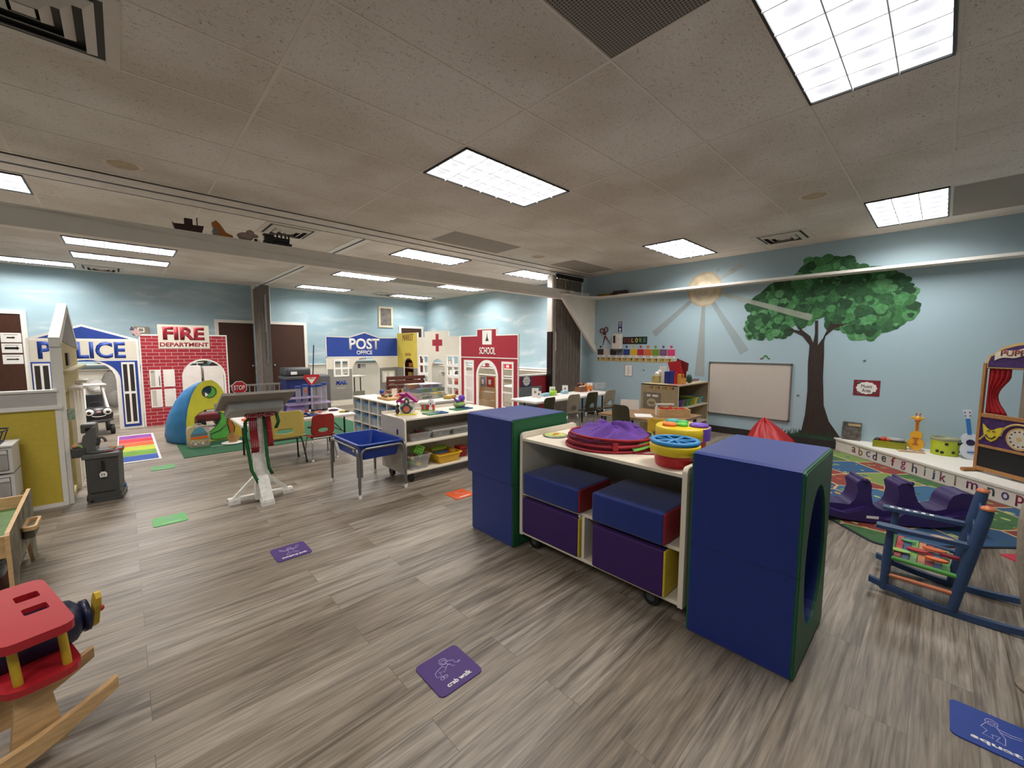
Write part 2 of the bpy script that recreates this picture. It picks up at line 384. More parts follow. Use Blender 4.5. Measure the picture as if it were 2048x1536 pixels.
def make_vent():
    t = thing('ceiling_vent', 'x', 'vent')
    MB().box(-.30, .30, -.30, .30, -.003, .0, DK).build('backing', t)
    f = MB()
    for a in ((-.305, -.25, -.305, .305), (.25, .305, -.305, .305), (-.25, .25, -.305, -.25), (-.25, .25, .25, .305)): f.box(*a, -.006, 0, VENTM, .002)
    f.build('frame', t)
    for r in (.222, .152, .085):
        q = MB(); w_ = .038
        for sx, sy in ((1, 0), (-1, 0), (0, 1), (0, -1)):
            a = (r-w_/2, r) ; px, py = -sy, sx
            P = lambda d, e, z: (sx*d+px*e, sy*d+py*e, z)
            q.add([P(r, -r, -.004), P(r, r, -.004), P(r-w_, r-w_, -.026), P(r-w_, -(r-w_), -.026), P(r, -r, -.008), P(r, r, -.008), P(r-w_, r-w_, -.03), P(r-w_, -(r-w_), -.03)],
                  [(0, 1, 2, 3), (4, 5, 6, 7), (2, 3, 7, 6), (0, 1, 5, 4)], VENTM)
        q.build('louver_ring', t)
    MB().box(-.035, .035, -.035, .035, -.028, -.022, VENTM).build('center_plate', t)
    return t
_v = make_vent()
for i, (x, y, s) in enumerate([(-.225, 2.83, 'cut off at the top left corner'), (1.62, 5.86, 'behind the toys on the beam'), (6.45, 1.57, 'beside the mural wall'),
                               (-.2, 11.05, 'over the police front against the back wall'), (5.3, 10.7, 'above the framed picture')]):
    o = _v if i == 0 else dup(_v); o.location = (x, y, CEIL); o['label'] = 'square stepped air vent in the ceiling, '+s; o['group'] = 'square ceiling air vents'
def perf_mat():
    m, N, L, b = nodes('perforated_grille'); tc = N.new('ShaderNodeTexCoord'); mp = N.new('ShaderNodeMapping'); mp.inputs['Scale'].default_value = (70, 70, 70)
    L.new(tc.outputs['Object'], mp.inputs[0]); v = N.new('ShaderNodeTexVoronoi'); v.inputs['Randomness'].default_value = 0; v.inputs['Scale'].default_value = 1; L.new(mp.outputs[0], v.inputs[0])
    r = ramp(N, L, v.outputs[0], [(.25, '2c2826'), (.4, '8d857c')]); L.new(r.outputs[0], b.inputs['Base Color']); b.inputs['Roughness'].default_value = .6; return m
tag(MB().box(1.305, 1.895, .675, 1.265, CEIL-.004, CEIL, perf_mat()).build('return_grille'), 'dark perforated return air grille at the top of the view', 'grille')
PANM = mat('dark_ceiling_panel', '9c9388', .8, var=.03)
for x0, x1, y0, y1, s in ((3.15, 4.33, 4.375, 4.92, 'just before the beam track'), (5.59, 6.77, 4.375, 4.92, 'near the folded partition'), (5.59, 6.77, -.56, .03, 'at the right edge past the corner light'), (4.38, 5.55, 8.1, 8.65, 'seen under the beam in the far room')):
    tag(MB().box(x0, x1, y0, y1, CEIL-.003, CEIL, PANM).build('ceiling_panel'), 'darker grey ceiling panel, '+s, 'ceiling panel', 'darker ceiling panels')
STN = mat('tan_stain', 'bfab8c', .8, var=.15)
for x, y, s in ((.09, 4.69, 'left, before the beam'), (4.93, .96, 'right, near the mural wall'), (4.97, 4.62, 'small, beside the beam track')):
    q = MB().lathe([(.13, -.0005), (.125, -.004), (.10, -.006), (.0, -.007)], mat('speaker_paint', 'd8cebf', .7)); q.lathe([(.1, -.0065), (.085, -.0075), (.0, -.008)], STN)
    tag(q.build('ceiling_speaker', loc=(x, y, CEIL)), 'round beige ceiling speaker, '+s, 'speaker', 'round ceiling speakers')

# ---------------------------------------------------------------- doors in the back wall
def door(n, x0, x1, z1, knob=None, label=None):
    d = struct('door_%d' % n, MB().box(x0, x1, YB-.03, YB, 0, z1, BROWN, .004))
    if knob: MB().cyl((knob, YB-.03, .95), (knob, YB-.08, .95), .012, CHROME).ball((knob, YB-.09, .95), .028, CHROME).build('door_knob', d)
    return d
k = .974
door(1, -3.2, -1.31, 1.985); door(2, 1.64, 2.33, 1.97, 2.28); door(3, 2.68, 3.47, 1.97, 2.74); door(4, 6.27, 6.98, 2.0)
fr = MB()
for x0, x1, z1 in ((-3.3, -1.31, 1.985), (1.64, 2.33, 1.97), (2.68, 3.47, 1.97), (6.27, 6.98, 2.0)):
    fr.box(x0-.07, x1+.07, YB-.045, YB, z1, z1+.07, TRIMW, .004)
    if x0 != 2.68: fr.box(x0-.07, x0, YB-.045, YB, 0, z1, TRIMW, .004)
    if x1 != 2.33: fr.box(x1, x1+.07, YB-.045, YB, 0, z1, TRIMW, .004)
fr.box(2.33, 2.40, YB-.045, YB, 2.04, CEIL, TRIMW, .004).box(2.65, 2.72, YB-.045, YB, 2.04, CEIL, TRIMW, .004)
struct('trim_8', fr)
for i, (z, ar) in enumerate(((1.56, -1), (1.37, 1), (1.17, 1))):
    t = thing('paper_sign', ('top', 'middle', 'bottom')[i]+' sheet of the three arrow signs on the left brown door', 'sign', (-1.44, YB-.032, z), 0, 'arrow signs on the left door')
    MB().box(-.12, .12, -.002, 0, -.085, .085, PAPER).build('sheet', t)
    w_ = (.10, .17, .15)[i]; h_ = (.012, .02, .01)[i]
    MB().ext([[(-w_/2, -h_), (w_/2-.03, -h_), (w_/2-.03, -h_*2), (w_/2, 0), (w_/2-.03, h_*2), (w_/2-.03, h_), (-w_/2, h_)]], -.004, -.002, BLACK).build('arrow', t)
    MB().box(-.08, .08, -.003, -.002, .05, .056, BLACK).build('writing_line', t)
t = thing('framed_picture', 'tall cream framed dark picture high on the back wall', 'picture', (5.78, YB, 2.0))
MB().ext([rect(-.23, .23, 0, .62), rect(-.17, .17, .06, .56)], -.03, 0, mat('cream_frame', 'd8cdb0', .5)).build('frame', t)
MB().box(-.17, .17, -.012, 0, .06, .56, mat('dark_picture', '6e6862', .7, var=.4, scale=7)).build('picture', t)
t = thing('wall_box', 'small beige box on the wall above the flag by the fire front', 'box', (.30, YB-.05, 1.66))
MB().box(-.13, .13, -.0, .05, 0, .16, mat('beige_box', '8f8571', .6), .004).build('case', t)
MB().ext([rect(-.05, .06, .04, .14), rect(-.03, .04, .06, .12)], -.004, 0, TXTW).build('label_square', t)

# ---------------------------------------------------------------- folding partitions
FOLD = mat('grey_wood_laminate', '857b72', .6, var=.22, scale=7, stretch=(6, 6, .8))
def fold(t, n, L_, d, z1):
    z = MB(); pts = [(i*L_/n, (d if i % 2 else -d)) for i in range(n+1)]
    a = [(p[0], p[1]) for p in pts]; b_ = [(p[0], p[1]+.02) for p in pts[::-1]]
    z.ext([a+b_], 0.03, z1, FOLD, 'z'); z.build('folded_panels', t)
t = thing('accordion_partition', 'grey wood grain accordion partition folded against the mural wall', 'partition', (6.24, 5.36, 0))
fold(t, 17, .86, .05, CEIL-.10); MB().box(0, .86, -.06, -.03, CEIL-.1, CEIL-.02, DK).build('head_seal', t)
MB().box(-.09, -.005, -.06, .08, .02, CEIL-.06, mat('post_grey', '958c83', .5), .006).build('lead_post', t)
MB().box(-.125, -.09, -.05, .07, .02, 1.72, BLACK).build('rubber_bumper', t)
MB().box(-.125, -.09, -.05, .07, 1.72, CEIL-.06, TRIMW).build('white_edge_strip', t)
MB().box(-.03, -.015, -.075, -.06, 1.35, 1.72, TRIMW, .004).build('pull_handle', t)
t = thing('accordion_partition', 'grey accordion partition folded against the back wall between two doors', 'partition', (2.44, 10.85, 0), PI/2)
fold(t, 13, .7, .06, CEIL-.08); MB().box(-.08, 0, -.08, .10, .02, CEIL-.06, mat('post_grey2', '5f5953', .5), .006).build('lead_post', t)
MB().box(-.095, -.08, -.01, .03, 1.0, 2.6, STEEL).box(-.12, -.095, 0, .02, 1.15, 1.75, CHROME, .004).build('latch_rail', t)

# ---------------------------------------------------------------- mural wall paintings (flat paint on the wall)
XM = XR-.0015
def wallpoly(mb, pts, lift, m):          # pts are (y, z) on the mural wall; a coat of paint of real thickness
    mb.ext([pts], XM-lift, XR-.0004, m, 'x')
TRUNK = mat('painted_bark', '31251e', .7, var=.45, scale=9, stretch=(1, 14, 1.2))
t = thing('tree_mural', 'large green leafy tree painted on the blue wall beside the whiteboard', 'mural')
random.seed(11)
GS = ['2a5232', '315f3a', '3a7040', '437a48', '2d5a38', '4d8a55', '25492d', '5c9462']
cl = [(1.85, 1.85, .28), (1.7, 2.1, .32), (1.95, 2.05, .2), (1.35, 2.15, .35), (1.3, 2.4, .26), (1.2, 2.52, .14), (1.0, 2.5, .1), (1.0, 2.15, .36), (.72, 2.1, .38), (.6, 1.9, .3), (.52, 2.1, .2), (1.0, 1.85, .17), (.75, 1.75, .2), (1.45, 1.88, .16), (2.0, 1.72, .18), (1.72, 1.72, .15)]
cn = MB(); nb = 0
for c in cl: wallpoly(cn, [(c[0]+c[2]*math.cos(a*PI/10), c[1]+c[2]*math.sin(a*PI/10)) for a in range(20)], .0002+nb*.00002, mat('leaf_0', GS[1], .8, var=.25, scale=14)); nb += 1
for i in range(620):
    c = random.choice(cl); a = random.random()*2*PI; q = c[2]*math.sqrt(random.random())*1.03; r = random.uniform(.025, .075)
    y = c[0]+q*math.cos(a); z = c[1]+q*math.sin(a)
    if z > 2.66: continue
    col = random.choice(GS if z > 1.9 else GS+GS[3:6])
    wallpoly(cn, [(y+r*(1+.15*math.sin(3*b))*math.cos(b), z+r*math.sin(b)) for b in [k_*PI/6 for k_ in range(12)]], .0006+i*.000003, mat('leaf_'+col, col, .8, var=.3, scale=25))
cn.build('leaf_canopy', t)
tr = MB()
wallpoly(tr, [(1.43, .12), (1.36, .22), (1.33, .45), (1.32, .8), (1.335, 1.2), (1.33, 1.45), (1.42, 1.58), (1.56, 1.66), (1.70, 1.68), (1.56, 1.685), (1.46, 1.66), (1.5, 1.76), (1.42, 1.66), (1.33, 1.58), (1.29, 1.48), (1.275, 1.62), (1.285, 1.8), (1.25, 1.8), (1.24, 1.6), (1.235, 1.45),
              (1.18, 1.55), (1.06, 1.68), (.9, 1.75), (1.0, 1.74), (1.08, 1.74), (1.1, 1.78), (1.14, 1.66), (1.165, 1.5), (1.155, 1.3), (1.15, 1.0), (1.12, .6), (1.05, .38), (.93, .2), (.9, .12)][::-1], .0030, TRUNK)
tr.build('trunk', t)
q = MB(); random.seed(3)
for i in range(110):
    y = random.uniform(.85, 1.75); h_ = random.uniform(.03, .12)*(1 if .95 < y < 1.5 else .8); s_ = random.uniform(-.03, .03)
    wallpoly(q, [(y, .115), (y+.012, .115), (y+s_, .12+h_)], .0034+i*1e-6, mat('painted_grass', '23452c', .8, var=.3))
wallpoly(q, [(.88, .112), (1.75, .112), (1.5, .14), (1.0, .15)], .0033, mat('painted_grass', '23452c')); q.build('painted_grass', t)
def veil(name, col, a):
    m = mat(name, col, .8, alpha=a, var=.12, scale=5); return m
RAYM = veil('sun_ray_paint', 'd9d6cc', .35)
t = thing('sun_mural', 'pale painted sun with light rays on the blue wall under the ceiling', 'mural')
sm = MB(); SX, SZ = 2.84, 2.39
for r, c in ((.285, 'c3b18f'), (.26, 'd0c4aa'), (.2, 'c9bb9d'), (.14, 'd3c9b3')):
    wallpoly(sm, [(SX+r*(1+.02*math.sin(9*a*PI/18))*math.cos(a*PI/18), SZ+r*math.sin(a*PI/18)) for a in range(36)], .0005+.0004*(.3-r)*5, mat('sun_'+c, c, .8, var=.14, scale=9))
sm.build('sun_disc', t)
rm = MB()
def ray(y1, z1, w0, w1, m=RAYM, r0=.27, lf=.0040):
    d = Vector((y1-SX, z1-SZ)); d.normalize(); n = Vector((-d.y, d.x)); a = Vector((SX, SZ))+d*r0; e = Vector((y1, z1))
    wallpoly(rm, [tuple(a+n*w0), tuple(e+n*w1), tuple(e-n*w1), tuple(a-n*w0)], lf, m)
ray(3.72, 1.66, .03, .06, veil('ray_dim', 'b4b4ae', .22)); ray(2.86, .93, .025, .08, veil('ray_grey', 'b9b6ae', .3), lf=.0041); ray(2.18, 1.35, .03, .07, veil('ray_faint', 'b4bdb9', .25), lf=.0042)
ray(1.33, 1.84, .025, .045, veil('ray_bright', 'd9ddd0', .42), lf=.0043); ray(2.28, 2.72, .02, .035, lf=.0044); ray(2.62, 2.7, .015, .02, lf=.0045)
rm.build('light_rays', t)
# ---------------------------------------------------------------- foam tunnel blocks and the rolling shelf between them
VB = vinyl('102a76'); VB2 = vinyl('1c2f7c'); VG = vinyl('1e5c39'); VP = vinyl('3a1a5c'); VY = vinyl('cfb62c'); VR = vinyl('8f1c22')
def tunnel(lab, x, y0, y1, z0, hole=True):
    """block: x is its near face, blue skin, green ends (y0 and y1), a round tunnel running along y"""
    t = thing('foam_block', lab, 'foam block', (x, (y0+y1)/2, z0), 0, 'large blue and green foam blocks')
    hw = (y1-y0)/2; D = .595; H = .4545
    cut = [(D/2+.205*math.cos(a*PI/16), H/2+.165*math.sin(a*PI/16)) for a in range(32)]
    up = 'UP' in lab
    return t, hw, D, H
def foam(lab, x, y0, y1, z0, top):
    t = thing('foam_block', lab, 'foam block', (x, (y0+y1)/2, z0), 0, 'large blue and green foam blocks')
    hw = (y1-y0)/2; D = .595; H = .453
    # half of an oval tunnel is cut from each block, so that a stacked pair makes one opening
    def outline(e=0, r=.02):
        a0, a1 = D/2-.20, D/2+.20
        if top: hole = [(a1, 0)]+[(D/2+.20*math.cos(a), .33*math.sin(a)) for a in [k_*PI/16 for k_ in range(1, 16)]]+[(a0, 0)]
        else: hole = [(a0, H)]+[(D/2-.20*math.cos(a), H-.33*math.sin(a)) for a in [k_*PI/16 for k_ in range(1, 16)]]+[(a1, H)]
        if top: P = [(D-e, e), (D-e, H-e), (e, H-e), (e, 0)]; return [(e, 0)]+hole[::-1]+[(D-e, 0), (D-e, H-e-r*.4), (D-e-r, H-e), (e+r, H-e), (e, H-e-r*.4)]
        return [(e+r*.5, e), (D-e-r*.5, e), (D-e, e+r*.5), (D-e, H)]+hole[::-1]+[(e, H), (e, e+r*.5)]
    m = MB()
    # skins: a blue wrap, with the green ends puffed slightly
    n = 5
    m.ext([outline()], -hw+.012, hw-.012, VB, 'y')
    m.build('blue_cover', t)
    for sgn in (-1, 1):
        g = MB(); g.ext([outline(.004)], sgn*(hw-.012), sgn*(hw-.003), VG, 'y'); g.ext([outline(.012)], sgn*(hw-.003), sgn*hw, VG, 'y'); g.build('green_end', t)
    return t
foam('lower blue foam block of the nearest stack, green hollow end to the right', 1.955, .345, .80, 0, False)
foam('upper blue foam block of the nearest stack, lavender lit top, at right', 1.955, .345, .80, .456, True)
foam('lower blue foam block of the stack left of the rolling shelf', 1.90, 1.985, 2.45, 0, False)
foam('upper blue foam block of the stack left of the rolling shelf', 1.89, 1.985, 2.49, .456, True)
# rolling shelf
t = thing('rolling_shelf', 'low white rolling shelf holding foam blocks between two blue stacks', 'shelf', (1.95, .815, 0))
W_ = 1.155; D = .60
for y, nm in ((0, 0), (W_-.025, 1)):
    MB().ext([[(0, .10), (D, .10)]+arc(D-.03, .79, .03, 0, 90, 5)+arc(.03, .79, .03, 90, 180, 5)], y, y+.025, CREAM, 'y').build('side_panel', t)
MB().box(.004, D-.004, .025, W_-.025, .765, .785, CREAM, .004).build('top_board', t)
MB().box(.01, D-.01, .025, W_-.025, .385, .405, CREAM, .003).build('middle_shelf', t)
MB().box(.004, D-.004, .025, W_-.025, .105, .125, CREAM, .003).build('bottom_board', t)
MB().box(D*.98-.02, D-.01, .025, W_-.025, .405, .765, mat('grey_back', 'a8a398', .6, var=.03)).box(D-.03, D-.01, .025, W_-.025, .125, .385, mat('grey_back', 'a8a398')).build('back_panel', t)
MB().box(.006, D-.03, W_/2+.028, W_/2+.048, .125, .385, CREAM).box(.006, .02, W_/2+.06, W_/2+.075, .125, .385, CREAM).build('divider', t)
def caster(t, x, y, r=.048):
    c = MB().cyl((x-.014, y, r), (x+.014, y, r), r, BLACK, n=20).cyl((x-.016, y, r), (x+.016, y, r), r*.5, DGREY, n=12)
    c.build('caster', t); 
for x, y in ((.08, .2), (.08, W_-.08), (D-.08, .1), (D-.08, W_-.1)): 
    caster(t, x, y); 
def cuboid(name, lab, cat, x0, x1, y0, y1, z0, z1, m, mend, grp):
    t = thing(name, lab, cat, ((x0+x1)/2, (y0+y1)/2, z0), 0, grp); a, b = (x1-x0)/2, (y1-y0)/2; H = z1-z0
    MB().box(-a, a, -b+.008, b, 0, H, m, .014, 3).build('cover', t)
    MB().box(-a+.004, a-.004, -b, -b+.012, .004, H-.004, mend, .006).build('end_panel', t)
cuboid('foam_brick', 'navy foam brick with red end on the left of the middle shelf', 'foam block', 1.925, 2.27, 1.44, 1.915, .406, .555, VB, VR, 'navy and red foam bricks')
cuboid('foam_brick', 'navy foam brick with red end on the right of the middle shelf', 'foam block', 1.91, 2.28, .90, 1.34, .406, .575, VB, VR, 'navy and red foam bricks')
cuboid('foam_slab', 'purple foam slab with yellow end in the left shelf bay', 'foam block', 1.935, 2.40, 1.447, 1.93, .126, .375, VP, VY, 'purple and yellow foam slabs')
cuboid('foam_slab', 'purple foam slab with yellow end in the right shelf bay', 'foam block', 1.925, 2.40, .90, 1.345, .126, .378, VP, VY, 'purple and yellow foam slabs')

# things on the rolling shelf (top z .785)
t = thing('wooden_disc', 'round green picture plate lying at the left end of the shelf top', 'plate', (2.17, 1.84, .785), 0, 'round picture plates')
MB().lathe([(0, 0), (.085, 0), (.088, .004), (.085, .008), (0, .008)], mat('disc_rim', '6d7b74', .4)).build('plate_body', t)
MB().lathe([(0, .0085), (.076, .0095)], mat('disc_pic', 'b9be6a', .5, var=.35, scale=30), n=24).lathe([(.0, .0105), (.03, .0105)], ORG, (.02, .01, 0), 10, 1, .6).build('picture', t)
dup(t, (2.46, 1.68, .785), 1, 'small round teal plate half under the purple play tent')
# folded pop-up play tent
CP = mat('purple_nylon', '5a2a8c', .7, var=.25, scale=14, bump=.4, bscale=60); CR = mat('red_nylon', 'a01c2c', .65, var=.2, scale=14); CG = mat('lime_nylon', '76bd58', .7, var=.12)
t = thing('folded_play_tent', 'folded pop-up play tent in purple, red and lime cloth on the shelf', 'play tent', (2.22, 1.43, .785), -PI/4)
random.seed(5)
def crumple(u, v):
    a = u*2*PI; r = v
    R_ = .255*r*(1+.03*math.sin(5*a)); z = .066+.05*(1-r**2)*(1+.4*math.sin(3*a+1))+.035*abs(math.sin(4*a+6*r))*r**.5*(1.1-r)*1.6+.02*math.sin(11*a+9*r)*r*(1.05-r)*2-.008*r
    return (R_*math.cos(a), R_*.85*math.sin(a), z)
MB().grid(crumple, 64, 14, CP).build('purple_cloth', t, solid=.004)
MB().grid(lambda u, v: ((.262-.012*abs(math.sin(3.5*PI*v)))*math.cos(2*PI*u), (.223-.012*abs(math.sin(3.5*PI*v)))*math.sin(2*PI*u), .004+v*.072+.006*math.sin(7*2*PI*u)*v), 64, 14, mat('maroon_nylon', '761b2c', .7, var=.3, scale=20)).build('maroon_cloth', t, solid=.004)
h = MB()
for k_, (zz, tl, rr_) in enumerate(((.010, .0, .275), (.030, .012, .262), (.052, -.014, .272), (.075, .010, .258))):
    h.tube([(rr_*math.cos(a)+.004*k_, .85*rr_*math.sin(a), zz+tl*math.cos(a+k_)) for a in [i*2*PI/40 for i in range(40)]], .0075, CR, 6, closed=True)
h.build('red_hoop_edges', t)
l = MB(); l.grid(lambda u, v: ((.288-.03*v)*math.cos(-1.25+1.5*u), (.248-.03*v)*math.sin(-1.25+1.5*u), .016+.02*v+.042*u+.022*v*math.sin(PI*u)), 14, 4, CG); l.build('lime_cloth', t, solid=.003)
MB().tube([(.10, -.23, .004), (.2, -.24, .004), (.30, -.215, .004)], .004, CR, 5).build('strap', t); MB().box(-.03, .0, -.238, -.225, .02, .065, CR).build('tag', t)
# nesting drum toys
def drum_toy(name, lab, loc, rz, bodycol, band, items):
    t = thing(name, lab, 'toy', loc, rz)
    return t
t = thing('toy_bucket_stack', 'red and yellow toy tub with a blue ring lid near the blue block', 'toy', (2.085, .945, .785)); t.scale = (.9, .9, 1)
MB().lathe([(0, 0), (.095, 0), (.105, .006), (.118, .075), (.118, .08)], RED, n=32).build('red_tub', t)
MB().lathe([(.112, .062), (.135, .07), (.138, .085), (.142, .11), (.136, .118), (.12, .118)], YEL, n=32).build('yellow_rim', t)
q = MB(); q.lathe([(.132, .12), (.138, .125), (.136, .138), (.115, .14), (.11, .13), (.132, .12)], plast('2f86c0'), n=32)
for i in range(4): a = i*PI/4; q.box(-.12, .12, -.006, .006, .124, .136, plast('2f86c0')) if i == 0 else q.tube([(.12*math.cos(a), .12*math.sin(a), .13), (-.12*math.cos(a), -.12*math.sin(a), .13)], .007, plast('2f86c0'), 6)
q.lathe([(0, .126), (.115, .124)], plast('1c5c8c'), n=24); q.build('blue_ring_lid', t)
t = thing('toy_drum', 'yellow toy drum with orange, green and purple pads behind the tub', 'toy', (2.365, 1.03, .785))
MB().lathe([(0, 0), (.12, 0), (.13, .02), (.13, .10)], RED, n=32).build('red_base', t)
MB().lathe([(.135, .09), (.15, .10), (.15, .155), (.143, .165), (.0, .168)], YEL, n=36).build('drum_top', t)
for i, (a, r, s, c) in enumerate(((150, .085, .042, 'ee7a2c'), (60, .09, .042, '35a39a'), (200, .04, .034, '5ec43e'), (280, .09, .052, '7048b4'), (20, .05, .03, '4cb85a'))):
    MB().lathe([(0, .166), (s, .166), (s, .178), (s*.85, .184), (0, .184)], plast(c), (r*math.cos(deg(a)), r*math.sin(deg(a)), 0), 14).build('drum_pad', t)
MB().ext([[(0, 0)]+arc(0, 0, .153, -110, -55, 8)], .095, .163, plast('7048b4'), 'z').build('purple_side', t)

# ---------------------------------------------------------------- movement mats on the floor
def fmat(lab, x, y, rz, col, words, fig=None, s=.215, detail=True, txt=TXTW):
    t = thing('floor_mat', lab, 'floor mat', (x, y, 0), rz, 'square movement mats')
    MB().ext([rr(-s/2, s/2, -s/2, s/2, .022)], 0, .0045, mat('mat_'+col, col, .55, var=.04), 'z').build('mat_pad', t)
    if words: text(words, s*(.56 if len(words) < 10 else .72), .024 if len(words) < 10 else .026, txt, t, (s*.02, -s*.33, .0046), (0, 0, 0), .03, ex=.0006)
    if not words: MB().box(-s*.25, s*.3, -s*.36, -s*.31, .0045, .0052, txt).build('pale_caption_line', t)
    if fig:
        q = MB()
        for pl in fig: q.tube([(a*s, b*s, .0048) for a, b in pl], .0011 if detail else .0018, mat('mat_line', 'c9bfe0', .6), 4)
        q.build('line_drawing', t)
    return t
def circ(cx, cy, r, n=14, ry=None): return [(cx+r*math.cos(2*PI*i/n), cy+(ry or r)*math.sin(2*PI*i/n)) for i in range(n+1)]
crab = [circ(.02, .24, .085), circ(.02, .225, .055, 10, .045), [(-.05, .15), (-.16, .12), (-.27, .08), (-.30, -.03), (-.22, -.06)], [(-.06, .13), (-.02, .06), (-.10, .0), (-.19, .05), (-.20, -.08), (-.12, -.10)],
        circ(-.23, -.12, .035), circ(-.15, -.12, .045, 10, .03), [(.1, .2), (.2, .14), (.2, .06), (.26, .02)], [(.04, .14), (.1, .08), (.1, .02), (.15, 0)], circ(.28, .04, .03, 8, .015), [(-.02, .06), (.02, .1), (.09, .1)]]
jack = [circ(0, .2, .08, 14, .09), circ(0, .19, .05, 8, .04), [(-.08, .14), (-.2, .2), (-.26, .3)], [(-.07, .1), (-.2, .12), (-.3, .27)], [(.08, .14), (.2, .2), (.24, .34)], [(.07, .1), (.22, .14), (.3, .32)],
        [(-.07, .12), (-.07, -.02), (-.18, -.18), (-.12, -.22), (0, -.06), (.12, -.2), (.19, -.16), (.07, -.02), (.07, .12)]]
sq = [circ(0, .27, .075, 14, .085), circ(0, .26, .045, 8, .035), [(-.07, .2), (-.13, .06), (-.06, .0), (-.12, -.14), (0, -.16), (-.01, -.06), (.08, -.05), (.03, -.18), (.13, -.2), (.14, -.02), (.09, .1), (.06, .2)], [(.05, .17), (.2, .14), (.34, .17), (.33, .12), (.2, .08), (.08, .1)]]
fmat('purple square floor mat reading crab walk, nearest in the middle', .95, 1.395, 0, '42216b', 'crab walk', crab)
fmat('purple square floor mat reading jumping jack on the open floor', .76, 3.0, 0, '42216b', 'jumping jack', jack)
t = fmat('blue square floor mat reading squat, in the bottom right corner', 2.222, -.215, -PI/2, '1a3a8c', 'squat', sq)
fm = circ(-.05, .2, .06, 8); fm2 = [(-.1, .1), (.1, .15), (.05, 0), (.2, -.05)]
GL = mat('green_mat_line', 'a5d8a0', .6)
fmat('light green square floor mat nearer than the other green mat', .20, 4.24, 0, '5aa75c', None, [fm, fm2], detail=False, txt=GL)
fmat('light green square floor mat farther, near the rainbow rug', .262, 6.175, 0, '4f9f55', None, [fm, fm2], detail=False, txt=GL)
fmat('orange square floor mat left of the foam block stack', 2.265, 3.105, 0, 'dc5a26', None, [fm, fm2], detail=False)
fmat('small red square floor mat behind the rocking chair at right edge', 4.27, -.50, -PI/4, 'b3263a', None, [fm], detail=False)

# ---------------------------------------------------------------- rugs
def rug_mat():
    m, N, L, b = nodes('picture_rug'); tc = N.new('ShaderNodeTexCoord')
    def grid(sc, rnd=1, st=(1, 1, 1)):
        mp = N.new('ShaderNodeMapping'); L.new(tc.outputs['Object'], mp.inputs[0]); mp.inputs['Scale'].default_value = st
        v = N.new('ShaderNodeTexVoronoi'); v.inputs['Scale'].default_value = sc; v.inputs['Randomness'].default_value = rnd; L.new(mp.outputs[0], v.inputs[0]); return v
    v1 = grid(2.1, .35); sp = N.new('ShaderNodeSeparateColor'); L.new(v1.outputs['Color'], sp.inputs[0])
    c1 = ramp(N, L, sp.outputs[0], [(0, '7e3630'), (.2, '2c4f72'), (.38, '6f8547'), (.55, '3d6238'), (.7, '355e80'), (.85, '8a7f4a')]); c1.color_ramp.interpolation = 'CONSTANT'
    v2 = grid(9, 1, (1, 1.8, 1)); s2 = N.new('ShaderNodeSeparateColor'); L.new(v2.outputs['Color'], s2.inputs[0])
    c2 = ramp(N, L, s2.outputs[1], [(0, '2f5a34'), (.3, '6f8d4a'), (.5, 'c08a3c'), (.62, '9fae6c'), (.75, 'a84c34'), (.88, '2b4f7c')]); c2.color_ramp.interpolation = 'CONSTANT'
    f = N.new('ShaderNodeMath'); f.operation = 'LESS_THAN'; L.new(v2.outputs['Distance'], f.inputs[0]); f.inputs[1].default_value = .34
    f2 = N.new('ShaderNodeMath'); f2.operation = 'GREATER_THAN'; L.new(s2.outputs[0], f2.inputs[0]); f2.inputs[1].default_value = .45
    f3 = N.new('ShaderNodeMath'); f3.operation = 'MULTIPLY'; L.new(f.outputs[0], f3.inputs[0]); L.new(f2.outputs[0], f3.inputs[1])
    x = mix(N, L, f3.outputs[0], c1.outputs[0], c2.outputs[0])
    v1e = grid(2.1, .35); v1e.feature = 'DISTANCE_TO_EDGE'; e = N.new('ShaderNodeMath'); e.operation = 'LESS_THAN'; L.new(v1e.outputs['Distance'], e.inputs[0]); e.inputs[1].default_value = .02
    x = mix(N, L, e.outputs[0], x, 'b9a070'); L.new(x, b.inputs['Base Color']); b.inputs['Roughness'].default_value = .95; return m
t = thing('picture_rug', 'multicoloured picture play rug under the purple seesaw by the stage', 'rug', (3.81, .225, 0), PI/4)
MB().ext([rr(0, 2.75, -1.80, 0, .10)], 0, .008, mat('rug_binding', '1d2733', .9), 'z').build('bound_edge', t)
MB().ext([rr(.015, 2.735, -1.785, -.015, .09)], .008, .010, rug_mat(), 'z').build('pile', t)
t = thing('rainbow_rug', 'small rainbow striped rug in front of the police station', 'rug', (-.13, 6.68, 0))
MB().box(0, .41, 0, 2.1, 0, .006, mat('rug_white_edge', 'd8d6da', .9)).build('border', t)
for i, c in enumerate(('3558a8', '6f9b3a', 'b8c23e', 'd06030', 'b8323c', '7a3a86')):
    MB().box(.012, .385, .06+.345*i*.97, .06+.345*(i+1)*.97-.02, .006, .008, mat('rug_'+c, c, .9, var=.22, scale=5)).build('stripe', t)
t = thing('green_rug', 'plain dark green rug under the play tent and craft table', 'rug', (.485, 6.5, 0))
MB().box(0, 2.6, 0, 1.72, 0, .007, mat('rug_green', '1c5233', .95, var=.1, bump=.5, bscale=400), .003).build('pile', t)

